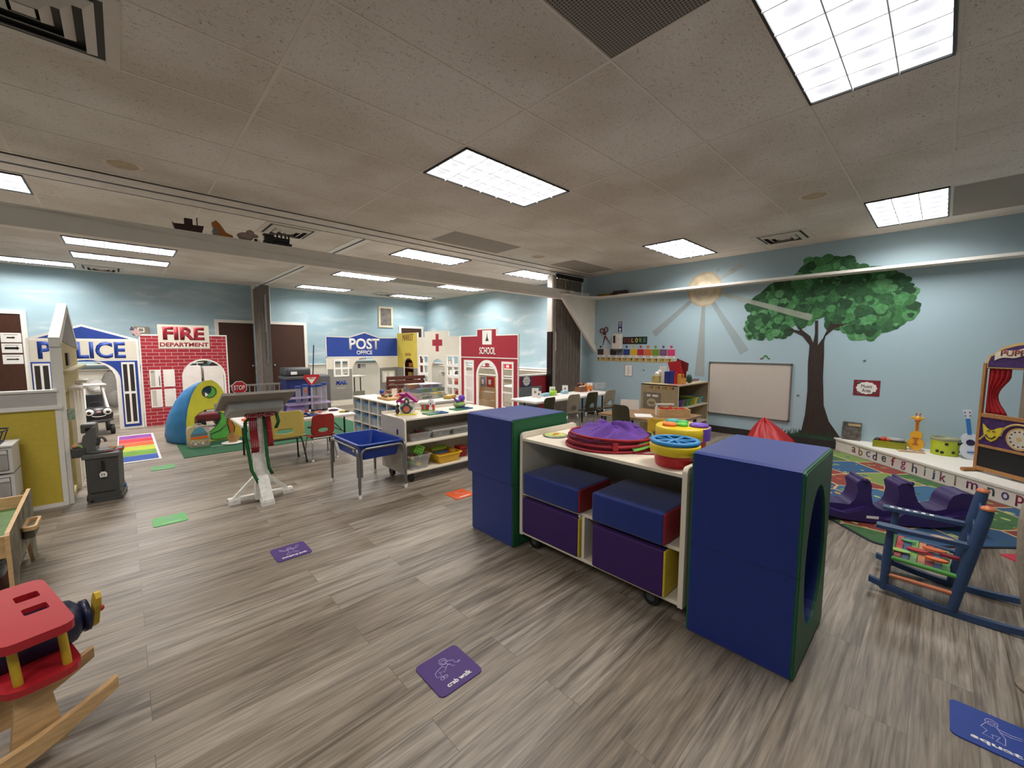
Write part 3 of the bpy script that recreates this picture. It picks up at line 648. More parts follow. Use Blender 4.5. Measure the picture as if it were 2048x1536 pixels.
# ---------------------------------------------------------------- corner stage with the alphabet
STG = mat('white_stage_paint', 'e9e5dd', .45, var=.04, scale=3)
S0 = Vector((7.12, .92)); U = Vector((-1, -1)).normalized()
t = thing('corner_stage', 'low white corner stage with lowercase alphabet painted along its front', 'stage')
ln = 3.55; e = S0+U*ln
MB().ext([[(XR-.002, S0.y+.04), tuple(S0), (e.x, e.y), (e.x+.02, YF+.005), (XR-.002, YF+.005)]], 0, .142, STG, 'z').build('base', t)
n_ = Vector((-1, 1)).normalized()*.02
a = S0+n_; c = e+n_
MB().ext([[(XR-.002, S0.y+.06), (a.x, a.y), (c.x, c.y), (c.x+.02, YF+.005), (XR-.002, YF+.005)]], .142, .165, STG, 'z').build('top_board', t)
cols = ['8e2b4a', '9a6a3a', '7d6aa0', '4a3a6a', '2c4a5c', 'a02a3e', '9a4a7a', '4a4a6c', '5a6a6a', '2f3e7a', '8e3a5c', '9a7a4a', '7a2a6a', '2f5a52', '4a4a8a', '9a2a3c']
ps = [.27, .378, .493, .592, .719, .843, .972, 1.108, 1.226, 1.32, 1.418, 1.539, 1.695, 1.855, 1.969, 2.079]
for ch, p, cc in zip('abcdefghijklmnop', ps, cols):
    q = S0+U*p+n_*.06; wd = {'m': .10, 'i': .014, 'l': .014, 'j': .032, 'f': .05}.get(ch, .06); ht = .10 if ch in 'bdfhklgpijy' else .072
    text(ch, wd, ht, mat('letter_'+cc, cc, .6), t, (q.x, q.y, .074-(.008 if ch in 'gpj' else 0)), (PI/2, 0, -3*PI/4), .008, 'letter', .0015)
# things on the stage (z .165)
Z0 = .165
t = thing('picture_book', 'grey illustrated book leaning on the wall at the left of the stage', 'book', (7.11, .79, Z0), -PI/2)
q = MB(); q.add([(-.10, 0, 0), (.10, 0, 0), (.10, .035, .24), (-.10, .035, .24), (-.10, .015, 0), (.10, .015, 0), (.10, .05, .24), (-.10, .05, .24)], [(0, 1, 2, 3), (4, 7, 6, 5), (0, 4, 5, 1), (3, 2, 6, 7), (0, 3, 7, 4), (1, 5, 6, 2)], mat('book_cover', '59544d', .6, var=.6, scale=22)); q.build('cover', t)
q = MB(); q.add([(-.04, .023, .19), (.09, .023, .19), (.09, .027, .22), (-.04, .027, .22)], [(0, 1, 2, 3)], mat('book_label', 'b09a70', .6)); q.build('title_panel', t, solid=.002)
t = thing('toy_tray', 'green tinted clear tray of instruments on the stage beside the book', 'tray', (6.93, .39, Z0), -PI/2)
gp = mat('green_clear', '9a9a20', .2, alpha=.8, var=.05)
MB().box(-.15, .15, -.07, .07, 0, .008, gp).box(-.155, .155, -.075, -.069, 0, .085, gp, .002).box(-.155, .155, .069, .075, 0, .085, gp, .002).box(-.155, -.149, -.075, .075, 0, .085, gp).box(.149, .155, -.075, .075, 0, .085, gp).build('tray_body', t)
for lab, x, y, z, r, m in (('round dark red ball at the left of the stage tray', -.115, 0, .07, .032, plast('3a1c1c')), ('red maraca head in the stage tray', -.06, 0, .085, .035, plast('c0402e')), ('orange shaker in the stage tray', -.02, .01, .08, .028, plast('d8703c'))):
    o = MB().ball((0, 0, 0), r, m).cyl((0, 0, -r*.8), (0, 0, -r*1.6), r*.35, m).build('maraca', loc=(6.93+y, .39-x, Z0+z+.01)); tag(o, lab, 'instrument', 'shakers in the tray')
o = MB().lathe([(0, 0), (.075, 0), (.08, .008), (.08, .028), (0, .03)], mat('grey_skin', 'a9a9a8', .5), n=24).build('tambourine', loc=(6.99, .335, Z0+.088)); tag(o, 'grey round tambourine lying on the stage tray', 'instrument')
t = thing('toy_guitar', 'yellow giraffe shaped toy guitar standing on the stage', 'toy', (6.97, .16, Z0), -PI/2-.15)
gy = plast('e0a52c'); go = plast('b8642a')
MB().ext([[(.075*math.sin(a)*(1 if a < PI else 1), .08-.08*math.cos(a)) for a in [i*2*PI/24 for i in range(24)]]], -.02, .02, gy).ext([[(.055*math.sin(a), .185-.055*math.cos(a)) for a in [i*2*PI/20 for i in range(20)]]], -.02, .02, gy).build('body', t)
MB().box(-.016, .016, -.014, .014, .22, .35, gy, .004).box(-.010, .010, -.018, -.014, .1, .34, go).build('neck', t)
q = MB().ball((0, 0, .385), (.035, .028, .042), gy)
for s_ in (-1, 1): q.ball((s_*.045, 0, .40), (.02, .008, .012), gy).cyl((s_*.014, 0, .41), (s_*.018, 0, .45), .005, go).ball((s_*.018, 0, .452), .009, go)
q.ball((0, -.022, .372), (.026, .018, .02), go); q.build('giraffe_head', t)
MB().box(-.028, .028, -.023, -.019, .07, .085, go).box(-.028, .028, -.023, -.019, .15, .16, go).box(-.01, .01, -.024, -.02, .08, .155, go).build('bridge', t)
t = thing('xylophone', 'flat pale toy xylophone lying in front of the giraffe guitar', 'instrument', (6.80, .19, Z0), deg(-70))
MB().box(-.12, .12, -.035, .035, 0, .012, WOODL, .003).build('base', t)
for i in range(7): MB().box(-.11+i*.032, -.087+i*.032, -.03, .03, .012, .018, plast(['c9b6a8', 'b8a0a8', 'a8b0a8', 'c8b090', 'a8a0b8', 'b0b8a0', 'c0a0a0'][i])).build('tone_bar', t)
t = thing('toy_bongo_drum', 'lime green oval toy drum with black dots on the stage', 'instrument', (6.93, -.085, Z0), 0)
lg = plast('b4c42c')
MB().lathe([(0, .0), (.115, .0), (.118, .012), (.12, .17), (.12, .18)], lg, n=30, sx=.85).build('shell', t)
MB().lathe([(.12, .172), (.128, .178), (.128, .2), (.117, .205), (.112, .2), (.112, .182), (0, .180)], mat('drum_rim', '8f9272', .4), n=30, sx=.85).build('rim', t)
for a, z in ((185, .14), (215, .05), (240, .15), (150, .05), (170, .04), (265, .06), (275, .15)):
    MB().ball((.119*.85*math.cos(deg(a)), .119*math.sin(deg(a)), z), (.012, .017, .017), BLACK, 10, 6).build('black_dot', t)
t = thing('toy_ukulele', 'white toy guitar with blue neck leaning beside the green drum', 'toy', (6.84, -.30, Z0), -PI/2+.1)
wt = plast('c9ced8'); bl = plast('2a6fb0')
def tilt(mb): mb.T = Matrix.Rotation(deg(-7), 4, 'Y') @ Matrix.Rotation(deg(-8), 4, 'X'); return mb
o_ = [(.088*math.sin(a), .10-.10*math.cos(a)) for a in [i*2*PI/24 for i in range(24)]]
tilt(MB()).ext([o_], -.022, .022, wt).ext([[(.070*math.sin(a), .225-.07*math.cos(a)) for a in [i*2*PI/20 for i in range(20)]]], -.022, .022, wt).build('body', t)
tilt(MB()).cyl((0, -.023, .19), (0, -.026, .19), .034, plast('2b2247')).build('sound_hole', t)
tilt(MB()).box(-.035, .035, -.03, -.022, .075, .09, bl).build('bridge', t)
tilt(MB()).box(-.017, .017, -.028, -.005, .28, .46, bl, .003).build('neck', t)
tilt(MB()).ext([[(-.02, .455), (.02, .455), (.035, .56), (-.035, .56)]], -.026, -.008, wt).build('headstock', t)
k_ = tilt(MB())
for x in (-.018, .018):
    for z in (.49, .53): k_.cyl((x, -.032, z), (x, -.026, z), .006, DGREY, n=8)
k_.build('tuning_pegs', t)
# puppet theatre
PW = mat('oak_frame', 'a87646', .5, var=.2, scale=8, stretch=(8, 8, 1.5)); PU = mat('purple_print', '3d1f5a', .6, var=.35, scale=28); CUR = mat('red_curtain', 'a3141f', .8, var=.3, scale=9, stretch=(4, 4, .6)); GOLD = mat('gold_paint', 'c9a968', .5, var=.12)
t = thing('puppet_theater', 'wooden puppet theater with red curtain and purple panels on the stage', 'puppet theater', (6.23, -.30, Z0), deg(-135))
PWD = .72
for x in (0, PWD): MB().box(x-.014, x+.014, -.012, .012, 0, 1.10, PW, .004).build('post', t)
for z0, z1 in ((.02, .06), (.26, .285), (.56, .60)): MB().box(.014, PWD-.014, -.012, .012, z0, z1, PW, .003).build('rail', t)
MB().box(.014, PWD-.014, -.004, .004, .06, .26, mat('chalkboard', '151413', .8)).build('chalkboard', t)
MB().box(.014, PWD-.014, -.004, .004, .285, .56, PU).build('purple_panel', t)
for x in (0, PWD): MB().cyl((x, -.13, .02), (x, .13, .02), .02, PW).build('foot', t)
hd = [(.0, 1.05), (PWD, 1.05), (PWD, 1.10), (PWD-.02, 1.17), (PWD-.09, 1.21), (PWD-.12, 1.25), (PWD/2+.12, 1.29), (PWD/2, 1.31), (PWD/2-.12, 1.29), (.12, 1.25), (.09, 1.21), (.02, 1.17), (0, 1.10)]
MB().ext([hd], -.004, .008, GOLD).ext([[(x*.93+.025, (z-1.05)*.86+1.06) for x, z in hd]], -.006, -.004, PU).build('header_board', t)
bn = [(.08+i*.56/16, 1.16+.05*math.sin(PI*i/16)+.012*math.sin(i)) for i in range(17)]
MB().ext([[(x, z-.035) for x, z in bn]+[(x, z+.035) for x, z in bn[::-1]]], -.012, -.006, mat('banner_paint', 'cfc6b4', .6)).build('banner', t)
text('PUPPET', .30, .055, mat('banner_red', '8a3a2a', .6), t, (.28, -.013, 1.20), UP, .01); MB().cyl((.42, -.006, 1.15), (.42, -.013, 1.15), .035, mat('banner_grey', '9a9a90', .6), n=24).build('oval_panel', t)
for x0, x1, d in ((.02, .20, 1), (PWD-.2, PWD-.02, -1)):
    MB().grid(lambda u, v: (x0+(x1-x0)*(u if d > 0 else 1-u)*1.0 if False else (x0+(x1-x0)*u*(1-.5*math.sin(PI*min(1, v*1.25))**1.3) if d > 0 else x1-(x1-x0)*u*(1-.5*math.sin(PI*min(1, v*1.25))**1.3)), .02+.012*math.sin(u*26), .60+.45*v), 30, 16, CUR).build('curtain', t, solid=.003)
MB().cyl((0, .02, 1.05), (PWD, .02, 1.05), .007, PW).build('curtain_rod', t)
MB().box(.27, .31, .05, .07, 0, 1.06, mat('inner_post', '8d8170', .5)).build('rear_post', t)
mk = [(.085*s_, z) for s_, z in ((-.9, 1.35), (-.5, 1.0), (-.15, .85), (.25, .95), (.6, 1.15), (1.1, 1.3), (.9, .6), (.55, .1), (.1, -.15), (-.35, .0), (-.7, .45))]
MB().ext([[(x+.115, .345+(z*.11)) for x, z in mk][::-1]], -.014, -.004, plast('d8c234')).build('comedy_mask', t)
MB().tube([(.075, -.016, .39), (.1, -.016, .365), (.13, -.016, .36), (.16, -.016, .39)], .006, BLACK, 6).tube([(.085, -.016, .43), (.10, -.016, .44), (.11, -.016, .43)], .004, BLACK, 5).tube([(.13, -.016, .43), (.145, -.016, .44), (.155, -.016, .43)], .004, BLACK, 5).build('mask_features', t)
cx = .345
MB().cyl((cx, -.004, .40), (cx, -.010, .40), .105, GOLD, n=32).cyl((cx, -.010, .40), (cx, -.012, .40), .088, mat('clock_face', 'cfc8b8', .5), n=32).build('clock_face', t)
q = MB()
for i in range(12): a = i*PI/6; q.cyl((cx+.07*math.cos(a), -.012, .40+.07*math.sin(a)), (cx+.07*math.cos(a), -.014, .40+.07*math.sin(a)), .008, WOODD, n=8)
q.cyl((cx, -.012, .4), (cx, -.015, .4), .018, GOLD); q.build('hour_marks', t)
MB().tube([(cx+.15*math.cos(a), -.008, .40+.135*math.sin(a)) for a in [PI*.05+PI*i*.95/14 for i in range(15)]], .010, GOLD, 6).tube([(.02, -.008, .33), (.06, -.008, .38), (.08, -.008, .40)], .008, GOLD, 6).build('gold_arch', t)

# ---------------------------------------------------------------- purple three seat seesaw
t = thing('seesaw', 'purple plastic three seat whale shaped seesaw on the picture rug', 'seesaw', (4.44, .30, .010), math.atan2(-.861, .509))
VPp = mat('purple_plastic', '33205c', .42, var=.06, bump=.15, bscale=300)
# side profile: local x along the toy, z up
TPF = [(-.64, .13), (-.635, .20), (-.60, .255), (-.54, .285), (-.475, .28), (-.43, .235), (-.41, .17), (-.38, .125), (-.33, .125), (-.28, .125), (-.23, .12), (-.19, .175), (-.175, .24), (-.19, .30), (-.165, .33), (-.10, .33), (-.085, .29), (-.085, .22), (-.07, .14), (-.045, .115), (0, .095), (.045, .10), (.075, .125), (.095, .17), (.10, .24), (.085, .30), (.11, .33), (.17, .335), (.19, .30), (.20, .25), (.225, .19), (.27, .14), (.33, .13), (.375, .14), (.405, .155), (.415, .21), (.44, .26), (.49, .287), (.55, .285), (.60, .255), (.63, .20), (.635, .13)]
BOT = [(.62, .11), (.45, .045), (.3, .015), (.0, .0), (-.3, .015), (-.45, .045), (-.62, .11)]
q = MB(); prof = [Vector((x, 0, z)) for x, z in TPF]; nn = len(TPF)
def bz(x): return max(0, .11*(abs(x)/.62)**2.6)
vs = []; K = 9
ws = [(-.085, -.015), (-.115, -.03), (-.13, -.07)]
q.ext([TPF+BOT], -.095, .095, VPp, smooth_side=True)
q.build('body', t)
for s_ in (-1, 1):
    # flared skirt along each side, scooped under the seats
    a = [(-.62, .13), (-.56, .16), (-.48, .15), (-.40, .10), (-.29, .07), (-.18, .11), (-.12, .13), (-.07, .07), (0, .04), (.06, .06), (.13, .13), (.21, .14), (.30, .10), (.38, .1), (.46, .14), (.55, .155), (.62, .13)]
    MB().ext([a+BOT], s_*.094, s_*.15, VPp, smooth_side=True).ext([[(x*.97, z*.9+.005) for x, z in a+BOT]], s_*.15, s_*.165, VPp, smooth_side=True).build('side_skirt', t)
for x, d in ((-.135, 1), (.165, -1)):
    MB().tube([(x, -.105, .335), (x, -.06, .33), (x, 0, .325), (x, .06, .33), (x, .105, .335)], [.016, .015, .02, .015, .016], VPp, 10).ball((x, -.105, .335), .018, VPp).ball((x, .105, .335), .018, VPp).build('handlebar', t)
MB().box(-.14, -.06, -.168, -.165, .045, .065, PAPER).build('maker_badge', t)

# ---------------------------------------------------------------- painted child's rocking chair
RC = mat('blue_chair_paint', '2c4468', .5, var=.12, scale=14); RO = plast('c8744c'); RG = plast('4c9a3c')
t = thing('rocking_chair', "small blue painted child's rocking chair with colourful seat slats", 'rocking chair', (3.28, 0, 0))
for nm, x in (('near', -.19), ('far', .19)):
    rk = [(x, .33-.0*i, .075) for i in (0,)]+[(x, .33-.115*i, .075*(abs(i-3.6)/3.6)**2*.9+.012) for i in range(0, 9)]
    q = MB(); P = [(.215-.84*i/18, .016+.075*((i/18-.45)/.55)**2) for i in range(19)]
    q.ext([[(y, z-.014) for y, z in P]+[(y, z+.018) for y, z in P[::-1]]], x-.014, x+.014, RC, 'x'); q.build('rocker', t)
    MB().tube([(x, .15, .03), (x, .145, .2), (x, .14, .39)], [.018, .022, .016], RC, 10).build('front_leg', t)
    MB().tube([(x, -.12, .03), (x, -.15, .25), (x, -.20, .57), (x, -.205, .60)], [.020, .026, .027, .024], RC, 12).build('back_post', t)
    MB().lathe([(0, .018), (.022, .012), (.029, 0), (.026, -.004)], RO, (x, -.206, .602), 14).build('post_cap', t)
    q = MB(); q.ext([[(x-.028, .20), (x-.034, .17), (x-.026, 0), (x-.02, -.17), (x+.02, -.17), (x+.026, 0), (x+.034, .17), (x+.028, .20)]], .385, .405, RC, 'z')
    for i in range(6 if x > 0 else 0): q.box(x-.012, x+.012, .15-.035*i, .168-.035*i, .405, .4065, PAPER)
    if x < 0: q.ext([[(x+.016*math.cos(a)*1.2, -.06+.045*math.sin(a)) for a in [i*PI/8 for i in range(16)]]], .405, .407, mat('arm_flower', 'a08878', .6), 'z')
    q.build('armrest', t)
MB().ext([circ(-.19, -.38, .014)[:-1]], .03, .03, RG, 'z')
q = MB(); q.ext([[(-.42, .03), (-.49, .05), (-.49, .085), (-.42, .066)]], -.206, -.203, RG, 'x'); q.ext([[(-.206, -.49), (-.174, -.49), (-.174, -.42), (-.206, -.42)]], .074, .076, RG, 'z'); q.build('green_patch', t)
sc_ = ['4f7a4a', 'a83a3c', '3a5a80', '6aa04a', 'c07a4a', '8a2a34', '44688c', '5f9a50']
for i in range(8): MB().box(-.18, .18, .1215-.032*i, .1525-.032*i, .232-.004*i, .242-.004*i, plast(sc_[i]), .003).build('seat_slat', t)
for i, (x, y, rx, c) in enumerate(((-.10, .10, .05, '8fb84a'), (-.02, .03, .045, 'b02c34'), (.06, -.04, .05, 'd8703c'), (-.09, -.05, .045, 'd86a2c'), (.10, .07, .035, '4a9a5a'), (.02, -.10, .04, '8a2434'))):
    MB().ext([[(x+.5*rx*math.cos(a), y+rx*math.sin(a)) for a in [k_*PI/8 for k_ in range(16)]]], .2445-.0045*(4-y*25)/2+.003, .2475, plast(c), 'z').build('painted_flower', t)
MB().cyl((-.19, .14, .225), (.19, .14, .225), .014, RG).cyl((-.19, .15, .14), (.19, .15, .14), .011, RO).build('front_stretcher', t)
for x, c1, c2 in ((-.19, RO, RG), (.19, RC, RC)):
    MB().cyl((x, .14, .12), (x, -.13, .12), .011, c1).build('side_stretcher', t); MB().cyl((x, .14, .225), (x, -.15, .215), .012, c2).build('seat_rail', t)
for z in (.33, .42, .52): MB().box(-.17, .17, -.152-(z-.25)*.17-.006, -.152-(z-.25)*.17+.006, z-.022, z+.022, RC, .003).build('back_slat', t)
# tan cloth thing at the right edge
tag(MB().lathe([(0, 0), (.08, 0), (.08, .015), (.025, .03), (.025, .20), (.07, .24), (.10, .42), (.115, .55), (.12, .68), (.115, .76), (.09, .80), (0, .815)], clothm('8c8070'), n=36).build('fabric_stool', loc=(2.64, -.378, 0)), 'tall tan cloth covered seat, only its edge showing at the right', 'seat')
# ---------------------------------------------------------------- sensory water table
t = thing('water_table', 'blue plastic sensory tub table on grey metal legs in front of the toy cart', 'water table', (1.755, 3.985, 0))
TB = mat('blue_tub', '173a94', .35, var=.05); TBI = TB
def tubshell(m, x, y, z0, z1, fl, th=.006, r=.06, taper=.04, lip=.018):
    """open tub: outside wall, inside wall and rim"""
    def ring(e, z, rr_): return [(p[0], p[1], z) for p in rr(-x+e, x-e, -y+e, y-e, max(.01, rr_))]
    L_ = [ring(taper, z0, r*.7), ring(0, z1-.012, r), ring(-lip, z1-.012, r+lip), ring(-lip, z1, r+lip), ring(th, z1, r-th), ring(taper+th, z0+fl, r*.7)]
    n = len(L_[0]); vs = [p for q in L_ for p in q]; fs = []
    for k_ in range(len(L_)-1): fs += [(k_*n+i, k_*n+(i+1) % n, (k_+1)*n+(i+1) % n, (k_+1)*n+i) for i in range(n)]
    fs.append(list(range(n))); fs.append([(len(L_)-1)*n+i for i in range(n)])
    return fs, vs
fs, vs = tubshell(None, .215, .33, .345, .495, .008, r=.05, taper=.035, lip=.02)
MB().add(vs, fs, TB).build('tub', t)
for sx in (-1, 1):
    for sy in (-1, 1):
        x, y = sx*.235, sy*.345
        MB().cyl((x, y, .02), (x, y, .40), .0125, STEEL, n=12).cyl((x, y, 0), (x, y, .035), .016, TXTW, n=12).cyl((x, y, .1), (x, y, .36), .0145, STEEL, n=12).build('leg', t)
for sy in (-1, 1):
    P = [(-.235, sy*.345, .24), (-.235, sy*.345, .38)]
    P = [(-.215, sy*.352, .20), (-.215, sy*.352, .40)]+[(-.215+.05*(1-math.cos(a)), sy*.352, .40+.06*math.sin(a)) for a in [PI/8*i for i in range(1, 5)]]
    P = P+[(-x, y, z) for x, y, z in P[::-1]]
    MB().tube(P, .0115, STEEL, 10).build('frame_rail', t)
for sx in (-1, 1):
    P = [(sx*.242, -.33, .20), (sx*.242, -.33, .41)]+[(sx*.242, -.33+.05*(1-math.cos(a)), .41+.05*math.sin(a)) for a in [PI/8*i for i in range(1, 5)]]
    P = P+[(x, -y, z) for x, y, z in P[::-1]]
    MB().tube(P, .0115, STEEL, 10).build('frame_rail', t)
MB().box(-.208, -.200, -.16, -.13, .40, .435, PAPER).build('tag', t)
o = MB().ball((0, 0, .018), (.03, .018, .014), plast('c85a86')).cyl((0, 0, .018), (.05, .03, .04), .006, plast('e0a0b0')).build('bath_toy', loc=(1.74, 3.99, .353)); tag(o, 'small pink toy in the blue tub', 'toy')

# ---------------------------------------------------------------- lectern with ribbons
LW = mat('distressed_white', 'dbd7ce', .6, var=.14, scale=30); LG = mat('weathered_grey', '938a80', .6, var=.18, scale=9, stretch=(2, 16, 16))
t = thing('lectern', 'white wooden lectern with weathered tray top and ribbons tied to its post', 'lectern', (.86, 4.24, 0))
q = MB(); sl = math.atan2(.17, .415)
q.T = Matrix.Translation((-.045, -.15, .94)) @ Matrix.Rotation(-sl, 4, 'X')
q.box(-.27, .27, -.225, .225, -.012, .012, LG, .003); q.build('board', t)
q = MB(); q.T = Matrix.Translation((-.045, -.15, .94)) @ Matrix.Rotation(-sl, 4, 'X')
q.box(-.27, .27, .20, .225, .012, .055, LG, .003); q.build('book_ledge', t)
q = MB(); q.T = Matrix.Translation((-.045, -.15, .94)) @ Matrix.Rotation(-sl, 4, 'X')
q.box(-.205, .205, -.02, .21, -.085, -.012, mat('pale_grey_wood', 'b4b3ae', .6, var=.08), .003); q.build('under_box', t)
MB().ext([[(-.062, .02), (.062, .02), (.045, .86), (-.045, .86)]], -.04, .04, LW).build('post', t)
for s_, x in ((-1, -.26), (1, .26)):
    MB().ext([[(s_*.03, .03), (x, .03), (x, .055), (s_*.03, .055)][::s_]], .02, .075, LW).box(min(x, x-s_*.09), max(x, x-s_*.09), .01, .085, 0, .045, LW, .004).build('foot', t)
    MB().ext([[(s_*.045, .20), (s_*.045, .235), (x-s_*.03, .05), (x-s_*.07, .045)]], .03, .065, LW).build('brace', t)
MB().box(-.035, .035, -.20, .2, .0, .03, LW, .004).box(-.05, .05, -.22, -.14, 0, .045, LW, .004).build('foot', t)
MB().ext([[(-.04, .24), (-.04, .20), (-.19, .04), (-.21, .05)]], -.045, .045, LW, 'x').build('brace', t)
PD = bpy.data.materials.new('polka_ribbon'); PD.use_nodes = True
N = PD.node_tree.nodes; L = PD.node_tree.links; tc = N.new('ShaderNodeTexCoord'); mp = N.new('ShaderNodeMapping'); mp.inputs['Scale'].default_value = (70, 70, 70)
L.new(tc.outputs['Object'], mp.inputs[0]); v = N.new('ShaderNodeTexVoronoi'); v.inputs['Scale'].default_value = 1; v.inputs['Randomness'].default_value = 0; L.new(mp.outputs[0], v.inputs[0])
r_ = ramp(N, L, v.outputs[0], [(.27, 'e6d8d4'), (.33, '8f1a24')]); L.new(r_.outputs[0], N['Principled BSDF'].inputs['Base Color']); N['Principled BSDF'].inputs['Roughness'].default_value = .8
GR = clothm('1f5a2c')
def ribbon(name, pts, wd, m, y=-.055, nrm=(1, 0, 0)):
    q = MB(); P = [Vector(p) for p in pts]; w_ = Vector(nrm)*wd/2
    vs = []; 
    for p in P: vs += [tuple(p-w_), tuple(p+w_)]
    q.add(vs, [(2*i, 2*i+1, 2*i+3, 2*i+2) for i in range(len(P)-1)], m, True); return q.build(name, t, solid=.002)
ribbon('polka_ribbon_tail', [(-.055, -.05, .82), (-.062, -.07, .74), (-.058, -.065, .64), (-.05, -.068, .52), (-.052, -.06, .46)], .062, PD)
ribbon('polka_ribbon_tail', [(.05, -.05, .83), (.060, -.065, .74), (.068, -.06, .64), (.072, -.066, .54), (.075, -.06, .50)], .045, PD)
ribbon('green_ribbon', [(-.05, -.05, .82), (-.115, -.055, .74), (-.12, -.05, .62), (-.10, -.055, .45), (-.085, -.06, .30), (-.04, -.07, .18), (-.01, -.075, .15)], .028, GR)
ribbon('green_ribbon', [(.03, -.05, .82), (.035, -.06, .6), (.038, -.065, .42), (.05, -.06, .30), (.075, -.06, .24)], .028, GR)
ribbon('green_ribbon', [(.04, -.05, .85), (.13, -.055, .80), (.145, -.06, .72), (.12, -.06, .66)], .03, GR)
q = MB()
for s_ in (-1, 1): q.ball((s_*.062, -.075, .80), (.062, .016, .026), PD, 12, 8)
q.ball((0, -.085, .798), (.022, .02, .02), PD, 10, 7); q.build('bow', t)

# ---------------------------------------------------------------- toy cart with bins
t = thing('toy_cart', 'pale laminate rolling cart with toy bins behind the blue sensory tub', 'shelf', (2.02, 3.70, 0))
GRY = mat('grey_laminate', 'c4baac', .5, var=.05)
CW = 1.22; CD = .50
for x in (0, CW-.02):
    MB().ext([[(0, .10), (CD, .10), (CD, .675)]+arc(.035, .64, .035, 90, 180, 5)], x, x+.02, GRY, 'x', side=CREAM).build('side_panel', t)
MB().box(.02, CW-.02, .004, CD, .655, .675, CREAM, .003).build('top_board', t)
MB().box(.0, CW, CD, CD+.015, .10, .70, CREAM, .003).build('back_panel', t)
MB().box(.02, CW-.02, .006, CD-.02, .395, .412, CREAM, .003).build('middle_shelf', t)
MB().box(.02, CW-.02, .004, CD, .10, .118, CREAM, .003).build('bottom_board', t)
MB().box(-.001, 0, .13, .17, .50, .555, mat('blue_sticker', '1c2f66', .5)).build('blue_sticker', t)
for x, y in ((.1, .07), (.06, CD-.1), (CW-.08, .07), (CW-.08, CD-.08)):
    MB().cyl((x-.015, y, .048), (x+.015, y, .048), .048, BLACK, n=18).build('caster', t)
def bin_(name, lab, cat, loc, x, y, h, m, grp=None, taper=.02, lip=.012, rz=0):
    t = thing(name, lab, cat, loc, rz, grp); fs, vs = tubshell(None, x, y, 0, h, .004, th=.004, r=.02, taper=taper, lip=lip)
    MB().add(vs, fs, m).build('bin_body', t); return t
def cont(t, x, y, z0, z1, cols, n=10, r=.022, seed=1):
    random.seed(seed)
    for i in range(n):
        c = plast(random.choice(cols)); a = random.uniform(-x, x); b = random.uniform(-y, y); z = random.uniform(z0, z1); s_ = r*random.uniform(.8, 1.3)
        o = MB(); o.T = Matrix.Rotation(random.uniform(0, 3), 4, Vector((random.random(), random.random(), 1)).normalized())
        if i % 2: o.box(-s_, s_, -s_*.7, s_*.7, -s_*.6, s_*.6, c, .004)
        else: o.ball((0, 0, 0), s_*.8, c, 10, 7)
        o = o.build('toy_block', loc=(t.location.x+a, t.location.y+b, t.location.z+z)); tag(o, 'small loose toy piece in the '+t['what'], 'toy', 'loose pieces in the '+t['what'])
b1 = bin_('clear_bin', 'open clear bin of toys at the left of the cart middle shelf', 'bin', (2.26, 3.93, .412), .135, .16, .09, CLEARB); b1['what'] = 'clear open bin'
cont(b1, .09, .11, .03, .06, ['a8603a', '2a3a6a', '7a2a2a', 'b07a3a', '5a4a3a'], 10, .022, 2)
for lab, x, y, sx in (('lidded clear bin second from left on the cart middle shelf', 2.53, 3.93, .125), ('lidded clear bin third from left on the cart middle shelf', 2.80, 3.93, .125), ('lidded clear bin half hidden by the foam block on the cart', 3.07, 3.93, .12)):
    b2 = bin_('clear_bin', lab, 'bin', (x, y, .412), sx, .15, .075, CLEARB, 'clear lidded bins on the cart')
    MB().box(-sx-.012, sx+.012, -.162, .162, .075, .092, mat('white_lid', 'cfccc8', .35, var=.02), .006).build('lid', b2)
    b2['what'] = 'lidded bin '+lab.split(' ')[3]; cont(b2, sx*.6, .09, .028, .05, ['6a5a4a', 'a8703a', '3a3a3a', '8a4a3a', 'c0a060'], 7, .02, int(x*100))
b3 = bin_('clear_tub', 'frosted clear tub of building pieces at the lower left of the cart', 'bin', (2.215, 3.87, .118), .125, .15, .155, CLEARB, taper=.025); b3['what'] = 'frosted tub'
cont(b3, .07, .09, .04, .13, ['8ed05a', 'c04a4a', 'd89a5a', '5ab04a', 'd8c060', 'c87a8a'], 16, .026, 5)
o = MB(); o.T = Matrix.Rotation(.5, 4, 'Y'); o.box(-.055, .055, -.05, .05, -.05, .05, plast('8fd84e'), .01)
for i in range(3):
    for j in range(3): o.box(-.033+.028*i-.006, -.033+.028*i+.006, -.054, -.049, -.033+.028*j-.006, -.033+.028*j+.006, plast('3a8a3c'))
tag(o.build('waffle_block', loc=(2.25, 3.85, .31)), 'big lime waffle toy block on top of the frosted tub', 'toy')
b4 = bin_('yellow_bin', 'yellow plastic bin of large blocks on the cart bottom shelf', 'bin', (2.60, 3.90, .118), .15, .17, .105, plast('e3b42a'), taper=.03, lip=.015)
for i, (c, x, y, z, sx, nub) in enumerate((('2f6a9a', -.04, -.03, .09, .09, 0), ('a6c83c', -.03, .03, .135, .1, 1), ('d88a4a', -.03, -.07, .075, .08, 0), ('e0a82c', .08, -.08, .10, .035, 1))):
    q = MB().box(-sx, sx, -.022, .022, -.018, .018, plast(c), .004)
    for k_ in range(int(sx/.016) if nub else 0): q.cyl((-sx+.016+.032*k_, 0, .018), (-sx+.016+.032*k_, 0, .03), .010, plast(c), n=10)
    o = q.build('toy_brick', loc=(2.60+x, 3.90+y, .118+z)); tag(o, ('blue', 'lime studded', 'orange', 'small yellow studded')[i]+' long toy brick in the yellow bin', 'toy', 'long bricks in the yellow bin')
